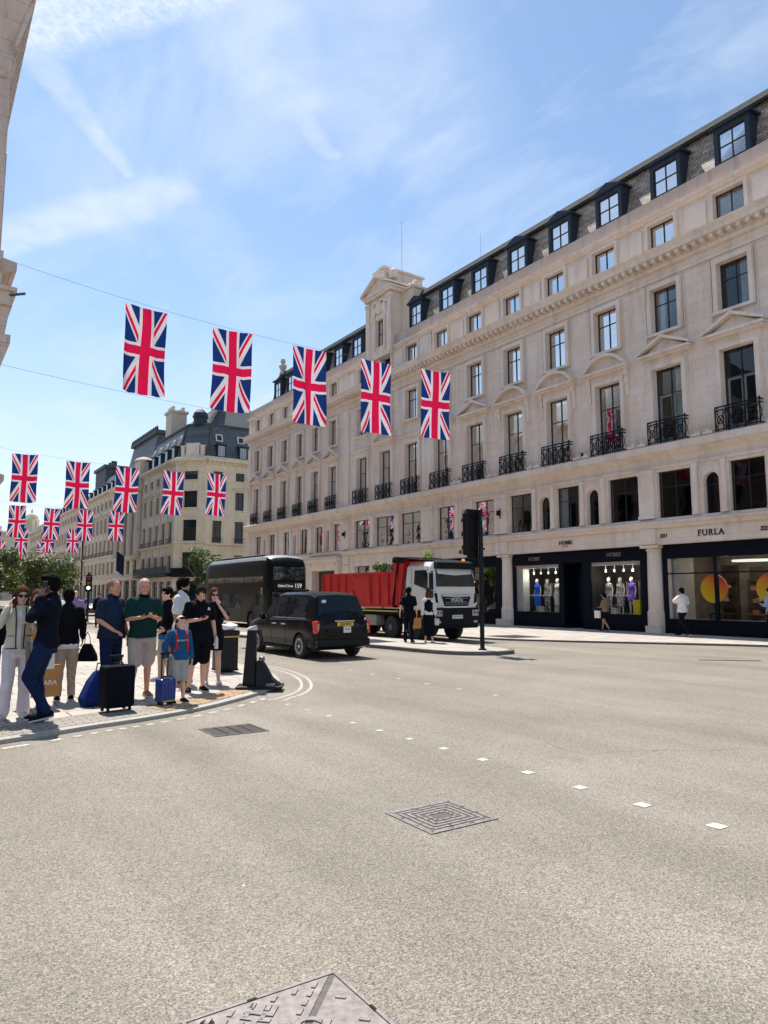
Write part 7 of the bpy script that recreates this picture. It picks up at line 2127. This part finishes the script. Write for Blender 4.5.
def P_world(root, p):
    s = root.scale.x; c, q = cos(root.rotation_euler.z), sin(root.rotation_euler.z)
    return Vector((root.location.x+s*(p[0]*c-p[1]*q), root.location.y+s*(p[0]*q+p[1]*c), root.location.z+s*p[2]))
def held_phone(root, at, lab, tilt=0, side=False):
    w_ = P_world(root, at); o = empty('phone', w_, rz=root.rotation_euler.z, label=lab, category='phone')
    g = MB(); g.box(-.032, .032, -.005, .005, -.062, .062); q = B(g, 'case', M['blackink'], o, bevel=.003); o.rotation_euler.x = tilt
    g = MB(); g.box(-.029, .029, -.0065, -.0051, -.058, .058); B(g, 'screen', M['carglass'], o)
    if side: o.rotation_euler.z += pi/2
def carrier(x, y, z, rz, w_, hh, d, m_, lab, txt=None, tm=None, cat='bag', nm='shopping_bag', sidem=None):
    o = empty(nm, (x, y, z), rz=rz, label=lab, category=cat)
    g = MB(); g.hexa([(-w_/2, -d/2, 0), (w_/2, -d/2, 0), (w_/2, d/2, 0), (-w_/2, d/2, 0)], [(-w_/2-.01, -d/2*.7, hh), (w_/2+.01, -d/2*.7, hh), (w_/2+.01, d/2*.7, hh), (-w_/2-.01, d/2*.7, hh)])
    bg_ = B(g, 'bag_body', m_, o)
    if sidem:
        g = MB(); g.hexa([(-w_/2-.012, -d/2, 0), (-w_/2-.001, -d/2, 0), (-w_/2-.001, d/2, 0), (-w_/2-.012, d/2, 0)], [(-w_/2-.022, -d/2*.7, hh), (-w_/2-.011, -d/2*.7, hh), (-w_/2-.011, d/2*.7, hh), (-w_/2-.022, d/2*.7, hh)]); B(g, 'side_panel', sidem, o)
    g = MB()
    for s in (-1, 1):
        pts = [(w_*.22*c_, s*d*.3, hh+.13*v) for c_, v in ((-1, 0), (-.8, .7), (-.3, 1), (.3, 1), (.8, .7), (1, 0))]; g.path(pts, .005, 5)
    B(g, 'handle', C['black'], o)
    if txt:
        q = text('lettering', txt, hh*.22, tm, None, (0, 0, 0), (R(90), 0, 0), .001, bold=.002); q.parent = bg_; q.location = (0, -d/2-.004, hh*.45); q.rotation_euler.x = R(90)
    return o
CAMD = (-.26, -.96)
# 1 woman in a cream jacket
p, H_, ar = person('woman in sunglasses, cream black-trimmed jacket and white trousers, phone at her ear', 1.24, 10.24, .05, (-.05, -1), 1.66, 'cream', 'pinkwhite', 'pale', 'auburn', 'fair', ('phone', 'chest'), 'relax', yaw=8, pitch=-4, female=True, sleeve='long', hairstyle='long', sunglasses=True, jacket=True, wide=.03, vox=.008, seed=1)
held_phone(p, (.105, .05, 1.58), 'phone held to the ear of the woman in the cream jacket', side=True)
g = MB()      # black trim and white vest
for s in (-1, 1):
    g.path([Vector((s*.045, .165, .93)), Vector((s*.05, .150, 1.1)), Vector((s*.055, .162, 1.27)), Vector((s*.06, .135, 1.38)), Vector((s*.065, .07, 1.46))], .008, 5)
    g.box(s*.11-.04, s*.11+.04, .148, .156, 1.08, 1.09)
g.box(-.17, .17, .13, .145, .915, .925)
B(g, 'jacket_trim', C['black'], p)
g = MB(); ell_loft(g, [(0, .045, .9, .045, .112), (0, .04, 1.1, .045, .105), (0, .05, 1.28, .05, .108), (0, .03, 1.40, .05, .095), (0, .02, 1.45, .04, .05)]); B(g, 'vest', C['white'], p, smooth=True)
carrier(1.47, 10.0, .66, R(18), .30, .36, .12, C['white'], 'white shopping bag with black lettering between the cream-jacketed woman and the phoning man', 'BOSS', M['blackink'], sidem=C['brown'])
# 2 man on the phone
p, H_, ar = person('man in dark navy jumper and jeans walking left with a phone at his ear', 1.50, 9.83, .05, (-.86, .28), 1.80, 'navy', 'jeans', 'navy', 'black', 'brown', ('down', 'phone'), (((.085, .10, .51), (.085, .02, .08), 0), ((-.085, .17, .53), (-.085, -.06, .115), 0)), yaw=-6, pitch=-6, sleeve='long', hairstyle='quiff', lean=-.05, vox=.008, seed=2)
held_phone(p, (-.105, .03, 1.60), 'phone held to the ear of the man in the navy jumper', side=True)
# 3 person with the paper bag
p, H_, ar = person('person with brown hair and jeans half hidden behind the phoning man', 1.58, 11.3, .05, (-.2, -1), 1.62, 'tanb', 'jeans', 'white', 'auburn', 'fair', ('down', 'down'), 'stand', female=True, hairstyle='long', sleeve='long', vox=.011, seed=3)
carrier(1.66, 10.75, .22, R(15), .34, .42, .12, C['tanb'], 'tan paper shopping bag with white lettering, low behind the legs of the phoning man', 'ZARA', M['wplate'])
# 4 black top, beige trousers
p, H_, ar = person('person in black top and beige trousers seen from behind, beside the phoning man', 2.03, 11.5, .05, (.15, 1), 1.64, 'black', 'beige', 'black', 'black', 'tan', ('swing', 'down'), (((.09, .05, .50), (.10, .02, .08), 0), ((-.09, .03, .50), (-.10, -.08, .09), 0)), sleeve='long', vox=.010, seed=4)
g = MB(); ell_loft(g, [(0, 0, .80, .185, .145), (0, 0, .86, .185, .145), (0, 0, .92, .18, .14)]); B(g, 'shirt_tail', C['white'], p, smooth=True)
o = empty('shoulder_bag', (2.33, 11.5, .60), rz=R(-30), scale=.72, label='black soft bag hanging at the side of the person in beige trousers', category='bag')
g = MB(); g.loft([[(-.20, -.08, 0), (.20, -.08, 0), (.20, .08, 0), (-.20, .08, 0)], [(-.17, -.09, .14), (.17, -.09, .14), (.17, .09, .14), (-.17, .09, .14)], [(-.09, -.04, .36), (.07, -.04, .36), (.07, .04, .36), (-.09, .04, .36)]]); B(g, 'bag_body', C['black'], o, bevel=.02)
g = MB(); g.path([(-.07, 0, .35), (-.06, 0, .5), (-.02, 0, .60), (.03, 0, .5), (.05, 0, .35)], .008, 5); B(g, 'strap', C['black'], o)
# 5 purple shirt
p, H_, ar = person('grey-haired person in a lilac shirt and dark trousers walking away, left of the navy-shirted man', 4.13, 22.39, .075, (.1, 1), 1.62, 'purple', 'jeans', 'black', 'silver', 'pink', ('down', 'down'), 'walk', vox=.014, fat=.4, hairstyle='buzz', seed=5)
# 6 navy polo
p6, H_, ar = person('bald stocky man in a navy polo shirt holding the big black suitcase', 2.63, 11.40, .05, (.55, -.84), 1.78, 'polo', 'jeans', 'black', 'stubble', 'pink', ('handle', 'down'), 'stand', yaw=16, fat=.8, hairstyle='buzz', vox=.008, seed=6, topw=.004)
# 7 green polo
p7, H_, ar = person('stocky man with cropped grey hair in a dark green shirt and beige shorts', 3.06, 11.25, .05, (.0, -1), 1.80, 'green', 'stone', 'brown', 'silver', 'pink', ('front', 'front'), 'relax', yaw=-4, fat=.8, leg='shorts', hairstyle='buzz', vox=.008, seed=7, topw=.004)
for pp, cc in ((p6, 'navy'), (p7, 'black')):
    g = MB()
    for k in range(14):
        a, b = 2*pi*k/14, 2*pi*(k+1)/14
        q = [(.074*cos(x_), -.005+.070*sin(x_)) for x_ in (a, b)]; q2 = [(.098*cos(x_), .002+.092*sin(x_)) for x_ in (a, b)]
        g.hexa([(*q2[0], 1.435), (*q2[1], 1.435), (*[v*1.03 for v in q2[1]], 1.447), (*[v*1.03 for v in q2[0]], 1.447)], [(*q[0], 1.492), (*q[1], 1.492), (*[v*1.06 for v in q[1]], 1.497), (*[v*1.06 for v in q[0]], 1.497)])
    B(g, 'collar', C[cc], pp)
held_phone(p7, (.0, .34, 1.20), 'phone in the hands of the man in the green shirt', R(-50))
# 8 youth
p8, H_, ar = person('dark-haired youth in black jacket, blue shirt tail and tan trousers behind the boy', 3.95, 12.95, .05, (-.95, -.1), 1.68, 'black', 'beige', 'grey', 'black', 'fair', ('hip', 'hip'), 'relax', sleeve='long', hairstyle='fringe', vox=.009, seed=8)
g = MB(); ell_loft(g, [(0, 0, .78, .19, .15), (0, 0, .88, .19, .15), (0, 0, .92, .18, .14)]); B(g, 'shirt_tail', C['hoodie'], p8, smooth=True)
o = empty('backpack', (4.10, 12.93, .98), rz=atan2(.95, -.1), label='black backpack worn by the dark-haired youth', category='backpack')
g = MB(); g.ell((0, -.10, .14), .15, .10, .24, 12, 10); B(g, 'pack', C['black'], o, smooth=True)
for s in (-1, 1):
    g = MB(); g.path([(s*.09, -.02, .34), (s*.10, .12, .36), (s*.10, .16, .2), (s*.11, .02, .02)], .013, 6); B(g, 'strap', C['black'], o)
# 9 white T-shirt
p9, H_, ar = person('bearded dark-haired man in a white T-shirt looking to the right', 4.08, 12.55, .05, (.80, -.60), 1.84, 'white', 'black', 'black', 'black', 'tan', ('down', 'down'), 'stand', yaw=6, hairstyle='quiff', beard=True, vox=.009, seed=9)
# 10 black T-shirt
p10, H_, ar = person('man in black T-shirt and black shorts with head bowed over his phone', 3.98, 11.35, .05, (-.02, -1), 1.72, 'black', 'black', 'black', 'brown', 'fair', ('front', 'down'), 'relax', yaw=-5, pitch=-32, leg='shorts', vox=.008, seed=10, fat=.15)
held_phone(p10, (.03, .36, 1.20), 'phone in the hand of the man in the black T-shirt', R(-55))
g = MB(); g.box(-.135, -.095, .126, .135, 1.315, 1.34); g.box(-.127, -.10, .126, .135, 1.345, 1.36); B(g, 'shirt_logo', C['white'], p10)
o = empty('water_bottle', P_world(p10, (-.27, .08, .68)), label='clear water bottle held low by the man in the black T-shirt', category='bottle')
g = MB(); g.lathe((0, 0, 0), [(.03, 0), (.034, .02), (.034, .14), (.028, .17), (.012, .20), (.012, .215)], 12); B(g, 'bottle_body', mat('clear_plastic', (.6, .62, .62), .15), o, smooth=True)
g = MB(); g.lathe((0, 0, .215), [(.015, 0), (.015, .02)], 10); B(g, 'cap', C['blue'], o)
# 11 woman in sunglasses
p11, H_, ar = person('woman in sunglasses and short black dress with a hand raised to her face', 4.52, 12.15, .05, (-.35, -.94), 1.66, 'black', None, 'white', 'auburn', 'fair', ('down', 'face'), 'stand', yaw=10, female=True, hairstyle='long', sunglasses=True, dress='black', hem=.62, vox=.009, seed=11)
# 12 boy
p12, H_, ar = person('boy in a blue hoodie and grey shorts with red rucksack straps, holding a small suitcase', 3.36, 10.38, .05, (.05, -1), 1.23, 'hoodie', 'grey', 'black', 'brown', 'fair', ('side_handle', 'down'), 'child', yaw=10, leg='shorts', sleeve='long', hairstyle='fringe', vox=.009, seed=12, headscale=1.18, topw=.012)
o = text('lettering', 'BROOKLYN', .045, M['wplate'], None, (0, 0, 0), (R(90), 0, pi), .003); o.parent = p12; o.location = (0, .158, 1.26)
bp = empty('rucksack', (3.37, 10.55, .66), rz=pi, label='red rucksack on the back of the boy, its straps over the blue hoodie', category='backpack')
bp.location = p12.location; bp.rotation_euler = p12.rotation_euler; bp.scale = p12.scale
g = MB(); g.ell((0, -.20, 1.18), .14, .09, .20, 12, 10); B(g, 'pack', C['red'], bp, smooth=True)
g = MB()
for s in (-1, 1):
    pts = [Vector((s*.09, -.15, 1.36)), Vector((s*.105, -.06, 1.462)), Vector((s*.108, .04, 1.452)), Vector((s*.108, .115, 1.38)), Vector((s*.108, .150, 1.28)), Vector((s*.112, .146, 1.14)), Vector((s*.150, .07, 1.02)), Vector((s*.15, -.08, 1.0))]
    g = MB()
    for a, b in zip(pts[:-1], pts[1:]):
        d_ = (b-a).normalized(); wv = Vector((1, 0, 0))*.022; th = d_.cross(Vector((1, 0, 0))).normalized()*.007
        g.hexa([a-wv-th, a+wv-th, a+wv+th, a-wv+th], [b-wv-th, b+wv-th, b+wv+th, b-wv+th])
    B(g, 'strap', C['red'], bp)
# 13 small figure
person('person in a dark cap and pale top, small between the youth and the white-shirted man', 5.35, 16.9, .075, (-.3, -1), 1.60, 'pale', 'jeans', 'black', 'brown', 'fair', ('down', 'down'), 'stand', cap='black', vox=.014, seed=13)
# left edge head and far walkers
person('dark-haired person in black behind the woman in the cream jacket', 1.05, 11.9, .05, (-.2, -1), 1.62, 'black', 'black', 'black', 'black', 'tan', ('down', 'down'), 'stand', female=True, hairstyle='long', sleeve='long', vox=.013, seed=14)
person('tiny distant pedestrian in dark clothes beside the far traffic light', 7.9, 37.0, .0, (-.2, -1), 1.66, 'black', 'black', 'black', 'black', 'tan', ('down', 'swing'), 'walk', sleeve='long', vox=.02, seed=15)
# couple on the island
pc, H_, ar = person('man in dark clothes on the traffic island, back turned, carrying a brown paper bag', 13.17, 18.35, .10, (.72, .69), 1.72, 'black', 'navy', 'black', 'black', 'fair', ('down', 'back'), 'walk' if False else 'stand', yaw=-15, vox=.012, seed=16)
q = P_world(pc, (.25, .05, .44)); carrier(q.x, q.y, q.z, R(-30), .26, .32, .13, C['tanb'], 'brown paper carrier bag held by the man on the traffic island')
pw, H_, ar = person('auburn-haired woman in long black dress over white sleeves on the traffic island', 13.69, 18.0, .10, (.62, .78), 1.66, 'white', None, 'white', 'auburn', 'fair', ('down', 'down'), 'stand', female=True, sleeve='long', hairstyle='long', dress='black', hem=.22, vox=.012, seed=17)
g = MB(); ell_loft(g, [(0, 0, .95, .172, .13), (0, 0, 1.08, .158, .122), (0, 0, 1.28, .172, .142), (0, 0, 1.40, .13, .115), (0, 0, 1.45, .11, .09)]); B(g, 'pinafore', C['black'], pw, smooth=True)
g = MB(); g.lathe((0, -.01, 1.72), [(.17, 0), (.165, .012), (.095, .02), (.09, .07), (.04, .085)], 16); B(g, 'hat', C['black'], pw, smooth=True)
q = P_world(pw, (.24, .05, .56)); carrier(q.x, q.y, q.z, R(-30), .17, .20, .09, C['cream'], 'small pale handbag held by the woman in the black dress', cat='handbag', nm='handbag')
# walkers by the shops
p, H_, ar = person('woman in brown top and black skirt walking past the fashion shop window', 24.0, 19.6, .05, (.05, 1), 1.58, 'brown', None, 'black', 'black', 'tan', ('down', 'forearm'), 'walk', female=True, dress='black', hem=.60, sleeve='short', vox=.013, seed=18)
carrier(23.72, 19.75, .62, R(-90), .24, .3, .1, C['white'], 'white bag carried by the woman passing the fashion shop', cat='bag')
p, H_, ar = person('man in baggy white top striding past the bag shop, hand at his ear', 23.7, 15.85, .05, (.05, 1), 1.78, 'white', 'navy', 'black', 'black', 'tan', ('down', 'phone'), 'walk', vox=.011, seed=19, topw=.02)
p, H_, ar = person('person in a cap and pale blue top passing the bag shop', 24.35, 12.95, .05, (.1, 1), 1.78, 'lblue', 'black', 'black', 'black', 'fair', ('down', 'front'), 'walk', cap='black', sleeve='long', vox=.012, seed=20)
# mannequins in the window
mq = [(25.28, 'manblue', 'blue sleeveless dress', 'dress'), (24.75, 'pattern2', 'dark patterned trousers and top', 'trs'), (23.95, 'mancream', 'ivory dress', 'dress'), (23.62, 'black', 'plain black dress', 'dress'),
      (20.95, 'pattern', 'blue and cream patterned jumpsuit', 'trs'), (20.45, 'pattern2', 'dark floral dress beside the violet one', 'dress'), (19.75, 'manpurple', 'violet sleeveless dress', 'short')]
for i, (yy, c_, d_, kd) in enumerate(mq):
    person('white shop mannequin wearing a '+d_, 25.98+(.15 if i % 2 else 0), yy, .72, (-1, 0), 1.62, c_, c_ if kd == 'trs' else None, None, None, 'mannequin', ('down', 'down'), 'stand', female=True, sleeve='none', dress=None if kd == 'trs' else c_, hem=.35 if kd == 'dress' else .62, vox=.014, name='mannequin', category='mannequin', group='mannequins in the fashion shop windows', seed=30+i, wide=0)
M['yellow'] = mat('yellow_display_block', (.70, .52, .02), .6)
for lab, q in (('tall yellow display block with bags in the fashion shop window', (25.7, 26.25, 19.15, 19.5, .72, 1.35)), ('lower yellow display block by the window edge', (25.75, 26.2, 18.95, 19.12, .72, 1.15))):
    g = MB(); g.box(*q); tag(g.build('display_block', M['yellow'], None, off=Z0, bevel=.01), lab, 'display block', 'yellow display blocks')
# ---------------------------------------------------------------- luggage
M['navy_fabric'] = cloth('navy_suitcase_fabric', (.004, .005, .012))
M['goldtrim'] = mat('yellow_trim', (.45, .36, .05), .5)
M['blue_shell'] = mat('blue_suitcase_shell', (.008, .035, .20), .35, 0, .08)
def suitcase(x, y, z, rz, w_, d, hh, m_, lab, handle=.3, hm=None, ribs=True, trim=None):
    o = empty('suitcase', (x, y, z), rz=rz, label=lab, category='suitcase')
    g = MB(); g.box(-w_/2, w_/2, -d/2, d/2, .05, hh); bo = B(g, 'shell', m_, o, bevel=.03)
    if ribs:
        g = MB()
        for k in range(5):
            a = -w_/2+w_*(k+.5)/5; g.box(a-.008, a+.008, -d/2-.008, -d/2-.001, .1, hh-.05)
        B(g, 'ribs', m_, bo)
    g = MB()
    for s in (-1, 1):
        for q in (-1, 1): g.lathe((s*(w_/2-.05)-.012, q*(d/2-.05), .027), [(.027, 0), (.027, .024)], 12, axis=0)
    B(g, 'wheels', M['tyre'], o)
    g = MB()
    for s in (-1, 1): g.tube((s*w_*.2, d*.2, hh), (s*w_*.2, d*.2, hh+handle), .009)
    g.box(-w_*.2-.02, w_*.2+.02, d*.2-.015, d*.2+.015, hh+handle, hh+handle+.03)
    B(g, 'pull_handle', hm or M['iron'], o)
    g = MB(); g.path([(-.07, -.02, hh), (-.06, -.02, hh+.03), (.06, -.02, hh+.03), (.07, -.02, hh)], .009); B(g, 'grab_handle', M['iron'], o)
    if trim:
        g = MB(); g.box(-w_/2+.03, w_/2-.03, -d/2-.004, d/2+.004, .055, .075); g.box(-.05, .05, d*.2-.03, d*.2+.03, hh, hh+.02); B(g, 'trim', trim, o)
    return o
suitcase(2.44, 10.12, .05, R(12), .40, .27, .60, M['navy_fabric'], 'large black fabric suitcase standing in front of the man in the navy polo shirt', .10)
o = empty('travel_bag', (2.30, 10.75, .05), rz=R(12), scale=.85, label='soft bright blue bag leaning behind the large black suitcase', category='bag')
g = MB(); g.loft([[(-.20, -.12, .0), (.16, -.12, .0), (.16, .12, .0), (-.20, .12, .0)], [(-.24, -.14, .12), (.18, -.14, .12), (.18, .14, .12), (-.24, .14, .12)], [(-.12, -.12, .40), (.16, -.12, .42), (.16, .12, .42), (-.12, .12, .40)], [(-.02, -.06, .56), (.14, -.06, .58), (.14, .06, .58), (-.02, .06, .56)]])
B(g, 'bag_body', C['blue'], o, bevel=.03)
g = MB(); g.path([(0, 0, .56), (.02, 0, .68), (.08, 0, .68), (.12, 0, .57)], .01, 5); B(g, 'strap', C['black'], o)
suitcase(3.13, 10.24, .05, R(14), .24, .18, .37, M['blue_shell'], 'small blue hard-shell suitcase with yellow trim held by the boy', .33, trim=M['goldtrim'])
